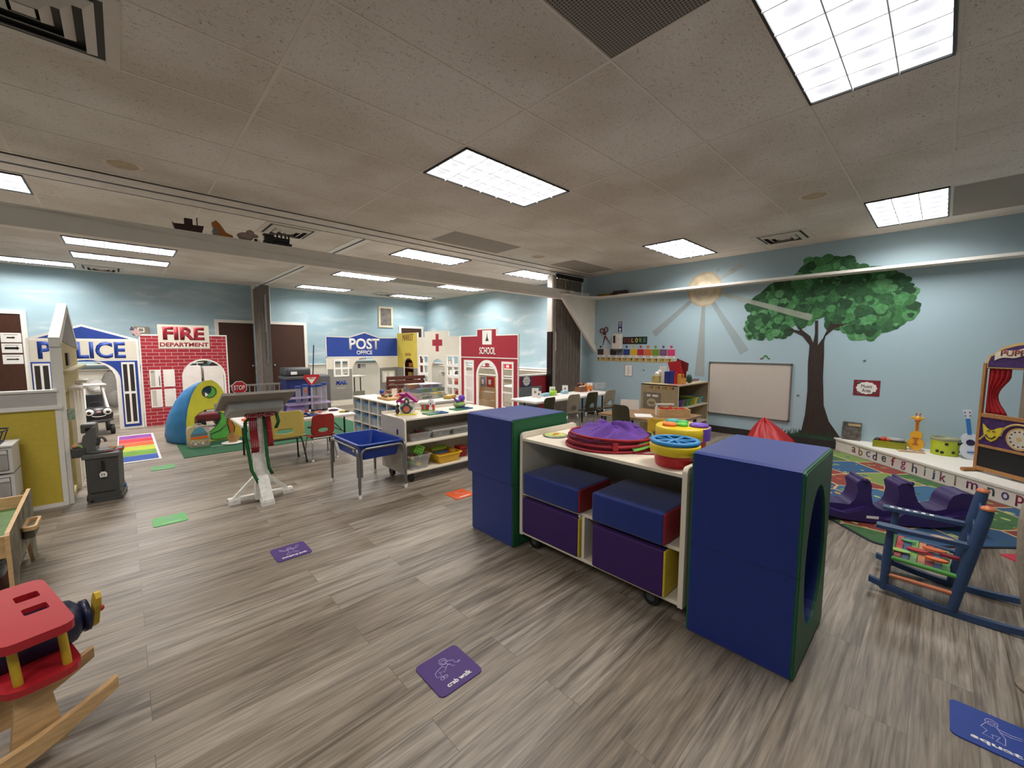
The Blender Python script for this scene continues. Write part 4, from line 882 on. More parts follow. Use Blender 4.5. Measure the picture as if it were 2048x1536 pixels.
o = MB().box(-.05, .05, -.06, .06, 0, .12, plast('b3222c'), .01).box(-.03, .05, -.07, -.06, .02, .09, plast('8a1822'), .004).build('red_toy_box', loc=(2.86, 3.9, .118)); tag(o, 'red plastic toy box on the cart bottom shelf by the foam block', 'toy')
# on the cart (z .675)
ZC = .675
t = thing('toy_clock_house', 'toy house with magenta roof and round green clock face on the cart', 'toy', (2.22, 3.99, ZC), deg(-40))
MB().box(-.07, .075, -.05, .05, .012, .14, plast('e8e2da', .5), .008).build('house_body', t)
MB().box(-.12, .10, -.07, .05, 0, .014, plast('e0cf3a'), .005).build('yellow_base', t)
mg = plast('a01a72')
q = MB(); q.ext([[(-.10, .13), (-.11, .15), (0, .245), (.115, .15), (.105, .13), (0, .21)]], -.07, .06, mg); q.build('roof', t)
q = MB(); q.T = Matrix.Rotation(deg(8), 4, 'Y'); q.box(-.105, -.035, -.075, .065, .20, .225, mg, .004).box(-.12, -.04, -.078, -.03, .13, .15, mg, .004); q.build('roof_flap', t)
MB().cyl((.0, -.05, .065), (0, -.062, .065), .052, plast('2c4a40'), n=24).cyl((0, -.062, .065), (0, -.065, .065), .035, plast('c86a58'), n=20).build('clock_dial', t)
MB().ext([arch(-.028, .028, .12, .18)], -.058, -.05, plast('56525e')).ball((0, -.056, .145), (.012, .008, .02), plast('e8dcc0')).build('attic_window', t)
MB().box(-.068, -.052, -.055, -.05, .06, .09, plast('3e7a86')).build('shutter', t); MB().box(.052, .068, -.055, -.05, .06, .09, plast('3e7a86')).build('shutter', t)
o = MB().ball((0, 0, .035), (.022, .02, .035), plast('2a1c22')).ball((0, -.004, .085), .018, BLACK).cyl((0, 0, .09), (.0, 0, .12), .012, plast('5a2a6a'), r1=.002).build('toy_figure', loc=(2.10, 3.99, ZC+.014)); tag(o, 'small dark toy figure at the left of the magenta roofed house', 'toy')
t = thing('toy_barn', 'small red and white toy barn on green grass base on the cart', 'toy', (2.52, 4.06, ZC), deg(-40))
MB().box(-.08, .08, -.05, .05, 0, .012, plast('58b030'), .005).build('grass_base', t)
MB().box(-.07, .0, -.035, .04, .012, .075, plast('b83a2c'), .004).box(-.045, -.02, -.037, -.034, .015, .07, plast('6a8a78')).build('side_wing', t)
MB().box(-.075, .005, -.042, .045, .075, .108, plast('dcd8d4'), .012).build('wing_roof', t)
MB().ext([[(0, .012), (.075, .012), (.075, .08), (.038, .125), (0, .08)]], -.045, .04, plast('b8322a')).build('barn_front', t)
MB().ext([[(-.006, .08), (-.002, .072), (.038, .112), (.078, .072), (.082, .08), (.060, .125), (.038, .138), (.016, .125)]], -.05, .045, plast('e2dedc')).build('barn_roof', t)
MB().cyl((.038, -.045, .083), (.038, -.048, .083), .022, plast('e6e2e0'), n=16).box(.03, .046, -.050, -.047, .075, .092, plast('3a3a48')).build('loft_window', t)
MB().ext([arch(.018, .058, .012, .058)], -.048, -.044, plast('e8e4dc')).build('barn_door', t)
MB().ball((.038, 0, .14), (.014, .01, .01), plast('8a94a0')).build('roof_knob', t)
CB = mat('board_green_blue', '2c7a50', .5, var=.3, scale=20); CBB = mat('board_blue', '1f5a8c', .5, var=.35, scale=24)
for i, (x, y, rz, lab) in enumerate(((2.46, 3.82, .0, 'green and blue folded play board near the front edge of the cart'), (2.87, 3.90, .1, 'green and blue folded play board under the purple flower toy'))):
    t = thing('play_board', lab, 'board', (x, y, ZC), rz, 'folded green and blue play boards')
    MB().box(-.12, .01, -.075, .075, 0, .012, CB, .003).build('green_half', t)
    MB().box(.01, .13, -.075, .07, 0, .014, CBB, .003).ext([[(-.02, .014), (.05, .026), (.12, .014)]], -.05, .04, plast('1c3f6c')).build('blue_half', t)
t = thing('flower_toy', 'purple toy bird on a lime green base at the right of the cart', 'toy', (2.90, 3.97, ZC+.014))
MB().lathe([(0, 0), (.055, .0), (.075, .025), (.072, .045), (.0, .06)], plast('8a9a70'), n=20).lathe([(.072, .036), (.05, .055), (0, .062)], plast('78c030'), n=20).build('green_nest', t)
MB().ball((.035, .0, .105), (.042, .038, .042), plast('6a3ab4')).tube([(.01, 0, .1), (-.02, 0, .065), (-.05, 0, .085), (-.075, 0, .115)], [.02, .026, .018, .01], plast('6f4aa0')).ball((-.08, 0, .12), .016, plast('b04a4a')).build('purple_bird', t)

# ---------------------------------------------------------------- cubby with blue lidded boxes, table and games behind it
t = thing('cubby_shelf', 'white cubby shelf of small clear boxes left of the toy cart', 'shelf', (2.65, 5.06, 0))
MB().box(0, .38, 0, 1.455, .603, .622, CREAM, .003).build('top_board', t); MB().box(0, .38, 0, 1.455, .02, .04, CREAM).build('bottom_board', t)
for z in (.225, .414): MB().box(.004, .36, .008, 1.447, z-.006, z+.006, WHITE).build('shelf_board', t)
for i in range(6): MB().box(0, .37, .287*i+.0, .287*i+.016, 0, .604, WHITE).build('divider', t)
MB().box(.365, .38, 0, 1.451, 0, .604, GRY).build('back_panel', t)
BX = mat('clear_box', 'b4bcc4', .2, alpha=.75, var=.06); BLID = mat('blue_lid', '4a7fb0', .35, alpha=.9)
t0 = thing('storage_box', 'clear shoe box with translucent blue lid sitting in the white cubby', 'box', (2.83, 5.2, .046), 0, 'blue lidded boxes in the cubby')
fs, vs = tubshell(None, .155, .105, 0, .105, .004, th=.003, r=.015, taper=.012, lip=.004)
MB().add(vs, fs, BX).build('box_body', t0); MB().box(-.162, .162, -.112, .112, .105, .128, BLID, .004).build('lid', t0)
random.seed(9); q = MB()
MB().box(-.10, -.02, -.06, .04, .006, .06, plast('5a4a44'), .006).box(-.02, .1, -.05, .07, .006, .045, plast('8a3a30'), .006).box(-.12, -.05, -.02, .05, .05, .07, plast('c8c4bc'), .004).build('contents', t0)
first = True
CW_ = ['top row', 'middle row', 'bottom row']; CC_ = ['fifth', 'fourth', 'third', 'second', 'leftmost']
for r_i, z in enumerate((.42, .231, .042)):
    for c_i in range(5):
        o = t0 if first else dup(t0); first = False
        o.location = (2.825, 5.06+.287*c_i+.1515, z); o['label'] = 'clear box with blue lid, %s from left in the %s of the cubby' % (CC_[c_i], CW_[r_i])
# white table behind the cubby
t = thing('white_table', 'white table with a black folding bracket, behind the cubby under the game boxes', 'table', (3.05, 5.03, 0))
MB().box(0, .70, 0, 1.3, .588, .622, mat('white_plastic', 'd9d6d0', .4, var=.02), .012, 3).build('tabletop', t)
for x, y in ((.06, .08), (.64, .08), (.06, 1.2), (.64, 1.2)): MB().cyl((x, y, 0), (x, y, .59), .013, BLACK, n=10).build('leg', t)
MB().box(.02, .62, .03, .045, .30, .585, WHITE).build('front_apron', t)
MB().tube([(.60, .02, .575), (.655, .02, .50), (.665, .02, .58)], .009, BLACK, 6).build('folding_bracket', t)
GB = ['8a8f98', 'a7a49c', '7b8b94', 'b0a890']
for i, (x, y, w_, d, z, h_, c, lab, rz) in enumerate(((3.40, 5.52, .26, .19, .622, .058, 'a39d90', 'bottom white and grey board game box of the stack', .05), (3.39, 5.53, .25, .18, .681, .042, 'b8b4a8', 'pale thin board game box second from the bottom of the stack', 0),
        (3.38, 5.55, .26, .18, .724, .062, '6f7d8c', 'blue grey board game box with green print in the stack', .06), (3.44, 5.55, .19, .14, .787, .055, 'a9a6ae', 'silver game case with handle on top of the stack', -.1))):
    t = thing('board_game', lab, 'board game', (x, y, z), rz, 'board games stacked on the white table')
    MB().box(-w_, w_, -d, d, 0, h_, mat('box_'+c, c, .45, var=.15, scale=8), .003).build('box_case', t)
    MB().box(-w_*.75, -w_*.1, -d-.001, -d, h_*.25, h_*.8, mat('box_print%d' % i, ('5a5a50', '8a8a80', '5f7a4c', '8a5a5a')[i], .5, var=.6, scale=30)).box(w_*.1, w_*.7, -d-.001, -d, h_*.2, h_*.8, mat('box_printb%d' % i, ('8a9a88', 'c8b05a', '8c9a4a', '7a7a88')[i], .5, var=.6, scale=30)).build('cover_print', t)
    if i == 3: MB().tube([(-.04, -d-.004, h_*.5), (-.04, -d-.02, h_*.62), (.08, -d-.02, h_*.62), (.08, -d-.004, h_*.5)], .005, DGREY, 6).build('handle', t)
o = MB().box(-.075, .075, -.06, .06, 0, .055, plast('9a6a4e', .5), .006).box(-.085, .085, -.07, .07, .055, .068, plast('c8b8a8'), .005).build('lidded_box', loc=(3.14, 5.5, .787)); tag(o, 'small brown box with pale lid left on top of the games', 'box')
o = MB().box(-.12, .12, -.05, .05, 0, .05, plast('b89a4a', .5), .003).build('yellow_game_box', loc=(3.62, 5.2, .622), rotz=.5); tag(o, 'small mustard box at the right end of the white table', 'box')
# play food, baskets and pieces on the cubby
t = thing('wicker_basket', 'brown wicker basket with twig handle at the back left of the cubby', 'basket', (3.20, 6.25, .622))
WK = mat('wicker', '7a5138', .8, var=.4, scale=60)
MB().lathe([(0, 0), (.075, 0), (.10, .05), (.105, .075), (.095, .075), (.088, .05), (.065, .01), (0, .01)], WK, n=20).build('basket_body', t)
MB().tube([(.1*math.cos(a), 0, .07+.11*math.sin(a)) for a in [PI*i/12 for i in range(13)]], .006, WK, 6).build('basket_handle', t)
t = thing('play_food_tray', 'tan tray of mixed play food on the front left of the cubby', 'tray', (2.86, 5.72, .622), PI/2)
MB().box(-.18, .18, -.09, .09, 0, .035, mat('tan_tray', 'c49a68', .6, var=.15), .01).build('tray_body', t)
random.seed(4)
for i in range(16):
    c = ['5a6a3a', '7a2a26', '8a5a3a', 'c8b48a', '4a5a34', '9a3a2c', '6a4a34', 'b08a5a'][i % 8]; r = random.uniform(.018, .032)
    o = MB().ball((0, 0, 0), (r, r*.8, r*.8), plast(c), 10, 7).build('play_food', loc=(2.86+random.uniform(-.06, .06), 5.72+random.uniform(-.15, .15), .67+random.uniform(0, .03))); tag(o, 'small piece of play food heaped on the tan tray', 'play food', 'play food pieces on the tray')
o = MB().box(-.045, .045, -.003, .003, 0, .13, PAPER).box(-.045, .045, -.003, .04, 0, .003, PAPER).build('menu_card', loc=(3.10, 5.98, .622)); tag(o, 'plain white standing card among the play food', 'card')
t = thing('hot_dog_stand', 'toy burger tray in orange and red beside the white card', 'toy', (3.12, 5.78, .622))
MB().box(-.09, .09, -.07, .07, 0, .04, plast('c88a6a'), .01).build('tray', t); MB().ball((0, 0, .05), (.09, .06, .022), plast('d84a26')).ball((.02, -.03, .04), (.07, .04, .015), plast('e8a04a')).build('sandwich', t)
t = thing('toy_blender', 'toy blender with blue cup and yellow base on the cubby', 'toy', (3.22, 5.90, .622))
MB().cyl((0, 0, 0), (0, 0, .12), .032, plast('c8a040'), n=14).build('base', t); MB().cyl((.04, 0, .0), (.04, 0, .16), .026, plast('2a4a80'), r1=.032, n=14).cyl((.04, 0, .16), (.04, 0, .18), .024, plast('5a7a9a'), n=14).build('cup', t)
o = MB().ball((0, 0, .04), (.04, .03, .04), plast('22408c')).build('blue_toy_cup', loc=(3.1, 6.42, .622)); tag(o, 'dark blue toy cup at the far left corner of the cubby', 'toy')
# wooden bench in the far room
t = thing('park_bench', 'brown slatted wooden bench seen behind the cubby shelf', 'bench', (3.93, 7.9, 0), deg(-6))
for i in range(4): z = .80-.095*i; q = MB(); q.box(0, .86, .02*i, .02*i+.02, z-.075, z, WOODD, .004).build('back_slat', t)
for i in range(3): MB().box(0, .86, -.1-.09*i, -.02-.09*i, .36, .38, WOODD, .003).build('seat_slat', t)
for x in (.04, .82): MB().box(x-.02, x+.02, -.28, .08, .33, .36, BLACK).box(x-.02, x+.02, .04, .07, 0, .75, BLACK).box(x-.02, x+.02, -.28, -.25, 0, .34, BLACK).build('iron_frame', t)

# ---------------------------------------------------------------- child chairs
def chair(name, lab, loc, rz, shellm, legm, w_=.31, seat=.30, back=.57, hole='arch', grp=None):
    """moulded school chair; the sitter looks along +y"""
    t = thing(name, lab, 'chair', loc, rz, grp); h = w_/2
    def bp(x, z):       # back shell leans away and curves round the sitter
        f = (z-seat)/(back-seat); return (x, -.135-.05*f+.22*(x*x)/(h*h)*.14, z)
    out = rr(-h, h, seat+.03, back, .05, 5); out = [(x*(1-.10*max(0, (z-seat)/(back-seat))), z) for x, z in out]
    if hole == 'arch': hl = [(x, z) for x, z in arch(-h*.42, h*.42, seat+.06, seat+.14, 8)]
    else: hl = [(h*.40*math.cos(a), seat+.085+.022*math.sin(a)+(.01 if math.sin(a) > 0 else 0)) for a in [i*PI/8 for i in range(16)]]
    # subdivide outline is fine enough: build front and back skins by mapping tessellated sheet
    loops = [out, hl]; flat = [p for l in loops for p in l]
    tri = tessellate_polygon([[Vector((a, b, 0)) for a, b in l] for l in loops]); bm = bmesh.new()
    vv = [bm.verts.new((a, b, 0)) for a, b in flat]
    for x in tri:
        if len(set(x)) == 3:
            try: bm.faces.new([vv[i] for i in x])
            except ValueError: pass
    for _ in range(3):
        bmesh.ops.subdivide_edges(bm, edges=[e for e in bm.edges if e.calc_length() > .035], cuts=1)
        bmesh.ops.triangulate(bm, faces=bm.faces[:])
    bm.verts.index_update(); q = MB()
    q.add([bp(v.co.x, v.co.y) for v in bm.verts], [[v.index for v in f.verts] for f in bm.faces], shellm, True); bm.free()
    q.build('backrest', t, solid=.009)
    MB().grid(lambda u, v: ((u-.5)*w_*(1-.08*v), -.14+.29*v, seat+.03*(1-min(1, v*6))**2-.018*math.sin(PI*u)*math.sin(PI*v)-.03*max(0, v-.85)/.15*.6), 10, 10, shellm).build('seat', t, solid=.008)
    for s_ in (-1, 1):
        x = s_*h*.82
        MB().tube([(x+s_*.03, -.19, .012), (x+s_*.01, -.13, seat*.75), (x, -.115, seat-.018), (x, -.08, seat-.012), (x, .06, seat-.012), (x, .09, seat-.022), (x+s_*.01, .10, seat*.75), (x+s_*.025, .135, .012)], .0095, legm, 8).build('leg_frame', t)
        for y in (-.19, .135): MB().cyl((x+s_*.029, y, 0), (x+s_*.028, y*.985, .025), .013, legm if legm is BLACK else TXTW, n=10).build('foot_cap', t)
    MB().cyl((-h*.82, -.11, seat-.015), (h*.82, -.11, seat-.015), .008, legm, n=8).cyl((-h*.82, .08, seat-.015), (h*.82, .08, seat-.015), .008, legm, n=8).build('cross_bar', t)
    return t
chair('double_chair', 'wide pale yellow moulded chair with black legs behind the lectern', (1.345, 5.48, 0), 0, mat('pale_yellow_shell', 'c9b45e', .45, var=.08, scale=60), BLACK, .46, .31, .645, 'oval')
chair('child_chair', 'red moulded chair with chrome legs pulled up to the craft table', (1.765, 5.43, 0), 0, mat('red_shell', '9a2c22', .4, var=.06), CHROME, .29, .285, .575, 'oval')

# ---------------------------------------------------------------- craft table and its things
TW = mat('table_white', 'ebe6de', .4, var=.02)
t = thing('craft_table', 'white folding table on the green rug behind the yellow and red chairs', 'table', (.95, 5.52, 0))
MB().box(0, 1.33, 0, .74, .465, .503, TW, .014, 3).build('tabletop', t)
for x, y in ((.12, .08), (.12, .66), (1.2, .08), (1.2, .66)):
    MB().cyl((x, y, 0), (x, y, .466), .012, BLACK, n=10).build('leg', t)
for x in (.12, 1.2): MB().tube([(x, .08, .25), (x, .66, .25)], .008, BLACK, 6).build('leg_brace', t)
for x in (.16, 1.16): MB().tube([(x, .09, .28), (x+(.15 if x < .5 else -.15), .09, .46)], .006, BLACK, 6).build('folding_strut', t)
ZT = .503
PLU = mat('lilac_clear', 'b8a4c8', .25, alpha=.55, var=.04)
t = thing('water_play_stand', 'lilac translucent tray rack holding clear tubes on the craft table', 'toy', (1.78, 6.0, ZT))
for z, x0, x1, y0, y1 in ((.12, -.24, .34, -.10, .14), (.20, -.22, .20, -.05, .14)): MB().box(x0, x1, y0, y1, z, z+.014, PLU, .004).build('rack_tray', t)
MB().add([(-.30, -.16, .01), (-.05, -.14, .02), (.0, .05, .13), (-.2, .05, .13)], [(0, 1, 2, 3)], mat('lilac_panel', '8a78a8', .4)).build('slanted_panel', t, solid=.006)
for i, (x, y, z1) in enumerate(((-.06, .08, .355), (.03, .08, .375), (.125, .05, .365), (.20, .03, .370), (.275, .05, .388))):
    tb = thing('clear_tube', ('first', 'second', 'third', 'fourth', 'fifth')[i]+' clear tube with blue cap from the left on the craft table', 'tube', (1.78+x, 6.0+y+.001, ZT), 0, 'blue capped tubes')
    MB().cyl((0, 0, .012), (0, 0, z1-.02), .033, mat('tube_clear', 'c8c4cc', .15, alpha=.42), n=18).build('tube_body', tb)
    MB().cyl((0, 0, z1-.02), (0, 0, z1+.01), .038, plast('2a4a9c'), n=18).build('cap', tb)
    MB().cyl((0, 0, 0), (0, 0, .03), .04, plast(('6a5a4a', 'd87a6a', '4a4a5a', '3a3438', '3a2c30')[i]), n=16).build('foot', tb)
    if i == 1: MB().ball((0, -.01, z1-.08), (.025, .028, .04), plast('d87a5a')).build('orange_float', tb)
def bean(lab, x, y, cs, s_=.05):
    o = MB().ball((0, 0, .014), (s_, s_*.7, .016), plast(cs[0])).ball((s_*.6, -.02, .014), (s_*.8, s_*.6, .014), plast(cs[1])).ball((-s_*.7, .01, .012), (s_*.5, s_*.6, .012), plast(cs[2] if len(cs) > 2 else cs[0])).build('beanbag', loc=(x, y, ZT)); tag(o, lab, 'beanbag', 'small beanbags on the craft table')
bean('maroon and navy beanbag toward the right of the craft table', 2.12, 5.92, ('5a2a4a', '3a2a4a', '8a3a30')); bean('yellow and dark green beanbag at the right corner of the table', 2.19, 5.70, ('c8b048', '3a4a2c'), .055)
bean('dark beanbag under the left tubes on the craft table', 1.82, 5.80, ('5a5a3a', 'b8a88a'), .04); bean('salmon pink beanbag in front of the tubes', 1.90, 5.88, ('d88070', 'c86a5a'), .04)
o = MB().grid(lambda u, v: ((u-.5)*.34, (v-.5)*.14, .008+.05*math.exp(-((u-.35)/.12)**2)*(1-v)+.01*math.sin(9*u+3*v)), 24, 8, clothm('1f3470')).build('blue_cloth', solid=.003, loc=(1.72, 5.68, ZT)); tag(o, 'crumpled navy cloth piece near the front edge of the craft table', 'cloth')
t = thing('toy_hat', 'pink and purple toy with upright handle on the far left of the craft table', 'toy', (1.40, 6.05, ZT+.0))
MB().lathe([(0, .14), (.085, .14), (.09, .15), (.05, .175), (0, .185)], plast('b878c0'), n=20).lathe([(0, 0), (.04, 0), (.05, .14), (0, .14)], plast('8a4aa8'), n=16).build('disc_body', t); MB().tube([(0, 0, .17), (.01, 0, .22), (-.01, 0, .26), (-.005, 0, .28)], [.018, .012, .014, .006], plast('8a3ac0'), 8).build('upright_handle', t)
o = MB().lathe([(0, .03), (.05, .03), (.055, .045), (.03, .06), (0, .065)], plast('e8683a'), n=18).cyl((0, 0, 0), (0, 0, .03), .03, plast('c8502a')).build('orange_toy', loc=(1.02, 5.65, ZT)); tag(o, 'orange round toy at the left end of the craft table', 'toy')
o = MB().add([(-.12, -.05, .01), (.02, -.06, .01), (.06, .03, .08), (-.02, .04, .09)], [(0, 1, 2, 3)], PAPER).build('paper_sheet', solid=.003, loc=(1.10, 5.64, ZT)); tag(o, 'curled white paper sheet beside the orange toy', 'paper')
o = MB().box(-.09, .09, -.05, .05, 0, .02, plast('c8504a'), .006).build('red_tray', loc=(1.25, 6.18, ZT+.002)); tag(o, 'flat red toy lid at the back of the craft table', 'toy')

# ---------------------------------------------------------------- pop-up dinosaur head tent
t = thing('play_tent', 'yellow, green and blue pop-up creature head play tent on the green rug', 'play tent', (.55, 7.36, 0), math.atan2(.13, .75))
TY = mat('tent_yellow', 'd6d03e', .75, var=.10, scale=5, bump=.3, bscale=30); TG = mat('tent_green', '5aae48', .7, var=.1); TBl = mat('tent_blue', '2a72a8', .7, var=.15, scale=6); TO = mat('tent_orange', 'b3642c', .7); TYO = mat('tent_gold', 'c6a736', .75, var=.1)
body = [(.07, .0), (.043, .11), (.049, .334), (.077, .518), (.136, .715), (.205, .845), (.283, .908), (.386, .915), (.449, .866), (.499, .792), (.541, .686), (.568, .548), (.575, .419), (.656, .36), (.705, .198), (.768, .0)]
mouth = [(.145, .10), (.148, .30), (.155, .388), (.208, .441), (.286, .482), (.396, .48), (.467, .432), (.519, .394), (.553, .325), (.548, .225), (.576, .12), (.576, .04), (.439, .02), (.34, .03), (.215, .05)]
eyeh = [(.345+.088*math.cos(a), .742+.086*math.sin(a)) for a in [i*2*PI/20 for i in range(20)]]
MB().ext([body, mouth[::-1], eyeh], -.004, .004, TY).build('yellow_face', t)
g1 = [(.467, .432), (.468, .329), (.439, .27), (.382, .199), (.307, .148), (.325, .114), (.453, .156), (.538, .231), (.553, .325), (.519, .394)]
g2 = [(.325, .106), (.452, .148), (.548, .225), (.58, .095), (.576, .031), (.439, .019), (.34, .033)]
og = [(.561, .34), (.61, .285), (.646, .166), (.627, .067), (.579, .079), (.559, .228)]
MB().ext([g1], -.006, .003, TG).build('green_cheek', t); MB().ext([g2], -.006, .003, TG).build('green_jaw', t); MB().ext([og], -.008, -.004, TO).build('orange_spot', t)
MB().ext([[(.575, .419), (.656, .36), (.705, .198), (.768, .0), (.64, .0), (.65, .17), (.61, .29), (.57, .36)]], -.009, -.005, TYO).build('gold_flap', t)
MB().ext([[(.36, .828), (.43, .79), (.435, .72), (.39, .665), (.33, .655), (.30, .68), (.36, .72), (.38, .78)]], -.004, .003, TG).build('green_eye', t)
tr_ = MB().tube([(x, -.006, z) for x, z in eyeh], .005, BLACK, 5, closed=True); 
for lp in (g1, g2, og): tr_.tube([(x, -.009, z) for x, z in lp], .0035, BLACK, 5, closed=True)
tr_.tube([(x, -.006, z) for x, z in mouth[:6]], .004, BLACK, 5).build('black_piping', t)
# blue side wrapping back to a smaller rear hoop
fr_ = [(.07, .0), (.043, .11), (.049, .334), (.077, .518), (.136, .715), (.205, .845), (.283, .908), (.386, .915), (.449, .866), (.499, .792), (.541, .686), (.568, .548), (.575, .419)]
def side(u, v):
    f = u*(len(fr_)-1); i = min(int(f), len(fr_)-2); k_ = f-i; x = fr_[i][0]*(1-k_)+fr_[i+1][0]*k_; z = fr_[i][1]*(1-k_)+fr_[i+1][1]*k_
    bulge = math.sin(PI*v)*.05
    return (x+(-.13 if x < .3 else .05)*v*(1-z*.6)-(bulge if x < .3 else -bulge), .55*v, z*(1-.22*v)+bulge*.3*(z > .6))
MB().grid(side, 48, 10, TBl).build('blue_side', t, solid=.003)
# lidded clear toy case in front of the tent
t = thing('toy_case', 'clear toy case with orange and blue toys in front of the tent', 'case', (.70, 7.13, 0), .15)
MB().ext([rr(-.125, .125, 0, .30, .05)], -.05, .05, mat('case_clear', 'c8b8a8', .25, alpha=.45)).build('case_body', t)
MB().tube([(-.05, 0, .30), (-.04, 0, .325), (.04, 0, .325), (.05, 0, .30)], .006, mat('case_handle', 'b0a890', .4), 6).build('carry_handle', t)
MB().box(-.10, .10, -.055, -.05, .12, .155, ORG, .002).build('orange_band', t); MB().ext([[(-.09, .2), (.09, .2), (.05, .27), (0, .285), (-.05, .27)]], -.054, -.05, plast('5a9ab0')).build('blue_panel', t)
MB().box(-.095, .095, -.053, -.05, .155, .2, plast('6a7a80')).build('grey_band', t)
random.seed(8); q = MB()
for i in range(9): q.ball((random.uniform(-.09, .09), random.uniform(-.04, 0), random.uniform(.03, .09)), .02, plast(['c8a05a', 'd8d0c8', 'b0522c', 'c8c8cc'][i % 4]), 8, 6)
o = q.build('small_toys', t); o['kind'] = 'stuff'
t = thing('toy_plate_of_food', 'white paper plate with brown folded toy on the green rug', 'plate', (1.08, 7.05, .007))
MB().lathe([(0, 0), (.10, 0), (.13, .012), (.125, .015), (0, .004)], PAPER, n=24).build('plate_body', t)
o = MB().add([(-.04, -.01, .01), (.06, -.02, .01), (.02, .02, .15), (-.05, .03, .12), (.10, .03, .05)], [(0, 1, 2, 3), (1, 4, 2)], mat('tan_felt', '9a7040', .8, var=.3, scale=20)).build('felt_toy', solid=.012, loc=(1.08, 7.05, .018)); tag(o, 'folded tan felt toy standing on the paper plate', 'toy')
o = MB().box(-.15, .02, -.008, .008, 0, .006, plast('b8ccd0')).build('ruler', loc=(.97, 7.0, .007)); tag(o, 'pale blue stick on the rug beside the paper plate', 'stick')
# stop and yield signs, bin, rails
t = thing('stop_sign', 'red octagonal STOP sign on a post behind the lectern', 'sign', (1.35, 7.9, 0))
oc = [(.113*math.cos(deg(22.5+45*i)), .74+.113*math.sin(deg(22.5+45*i))) for i in range(8)]
MB().ext([oc], -.006, .0, TXTW).ext([[(x*.92, .74+(z-.74)*.92) for x, z in oc]], -.009, -.006, plast('b41c28')).build('sign_plate', t)
text('STOP', .155, .075, TXTW, t, (0, -.0095, .74), UP, .02); MB().cyl((0, .01, 0), (0, .01, .70), .012, plast('d8d8d8')).cyl((0, .01, 0), (0, .01, .025), .09, BLACK).build('post', t)
t = thing('yield_sign', 'red and white triangular yield sign beside the blue bin', 'sign', (2.33, 7.5, 0))
MB().ext([[(-.13, .90), (-.10, .93), (.13, .93), (.15, .90), (.02, .72), (0, .72)]], -.006, 0, RED).ext([[(-.07, .885), (.09, .885), (.01, .77)]], -.009, -.006, TXTW).build('sign_plate', t)
text('YIELD', .10, .03, RED, t, (.01, -.0095, .868), UP, .02); MB().cyl((.01, .01, 0), (.01, .01, .75), .012, plast('d8d8d8')).cyl((.01, .01, 0), (.01, .01, .025), .09, BLACK).build('post', t)
t = thing('storage_bin', 'large navy bin with dark grey lid standing by the brown doors', 'bin', (2.42, 9.3, 0))
fs, vs = tubshell(None, .25, .25, 0, .72, .02, th=.01, r=.05, taper=.04, lip=.01); q = MB(Matrix.Translation((.25, .3, 0))); q.add(vs, fs, mat('navy_bin', '14205a', .4)); q.build('bin_body', t)
q = MB(Matrix.Translation((.25, .3, 0))); q.box(-.27, .27, -.27, .27, .72, .79, DGREY, .02, 3).box(-.25, .25, -.24, .25, .79, .97, plast('3c3d40'), .06, 3); q.build('lid', t)
MB().box(.10, .22, .052, .056, .83, .89, PAPER).build('paper_label', t)
t = thing('grill_toy', 'dark grey low toy bench beside the navy bin', 'toy', (2.95, 9.3, 0)); MB().box(0, .35, 0, .4, .02, .80, plast('4a4a4c', .5), .04, 3).build('body', t); MB().cyl((.05, .2, .78), (.09, .2, 1.45), .012, plast('24365c')).build('upright_pole', t)
t = thing('rail_fence', 'grey plastic toy rail fence in front of the brown doors', 'fence', (1.52, 10.2, 0))
GF = plast('7b7775', .5)
MB().box(0, 1.2, -.015, .015, .57, .61, GF, .004).build('top_rail', t); MB().box(0, 1.2, -.015, .015, .10, .14, GF, .004).build('bottom_rail', t)
for i in range(13): MB().box(.02+.095*i, .04+.095*i, -.01, .01, 0, .57, GF).build('rail_bar', t)
# ---------------------------------------------------------------- pretend town fronts (flat painted boards)
PBL = paint('1f3f94'); PCR = mat('cream_board', 'ddd6c6', .6, var=.04, scale=3); PWH = paint('ece9e3'); PGY = paint('86837c'); PRD = paint('9e2433'); PYE = paint('cdb84a')
def brick_mat():
    m, N, L, b = nodes('painted_brick'); tc = N.new('ShaderNodeTexCoord'); sp = N.new('ShaderNodeSeparateXYZ'); cb_ = N.new('ShaderNodeCombineXYZ'); L.new(tc.outputs['Object'], sp.inputs[0]); L.new(sp.outputs[0], cb_.inputs[0]); L.new(sp.outputs[2], cb_.inputs[1])
    br = N.new('ShaderNodeTexBrick'); L.new(cb_.outputs[0], br.inputs[0]); br.inputs['Scale'].default_value = 1; br.inputs['Brick Width'].default_value = .17; br.inputs['Row Height'].default_value = .062
    br.inputs['Mortar Size'].default_value = .0035; br.inputs['Color1'].default_value = (*lin('9c2230'), 1); br.inputs['Color2'].default_value = (*lin('a92a38'), 1); br.inputs['Mortar'].default_value = (*lin('d8a8a6'), 1)
    L.new(br.outputs[0], b.inputs['Base Color']); b.inputs['Roughness'].default_value = .6; return m
def wall_front(t, loops, th, m, name='board'):
    MB().ext(loops, 0, th, m, side=PWH).build(name, t)
def strip(t, name, loops, m, d=.004, d0=0): MB().ext(loops, -d-d0, -d0, m).build(name, t)
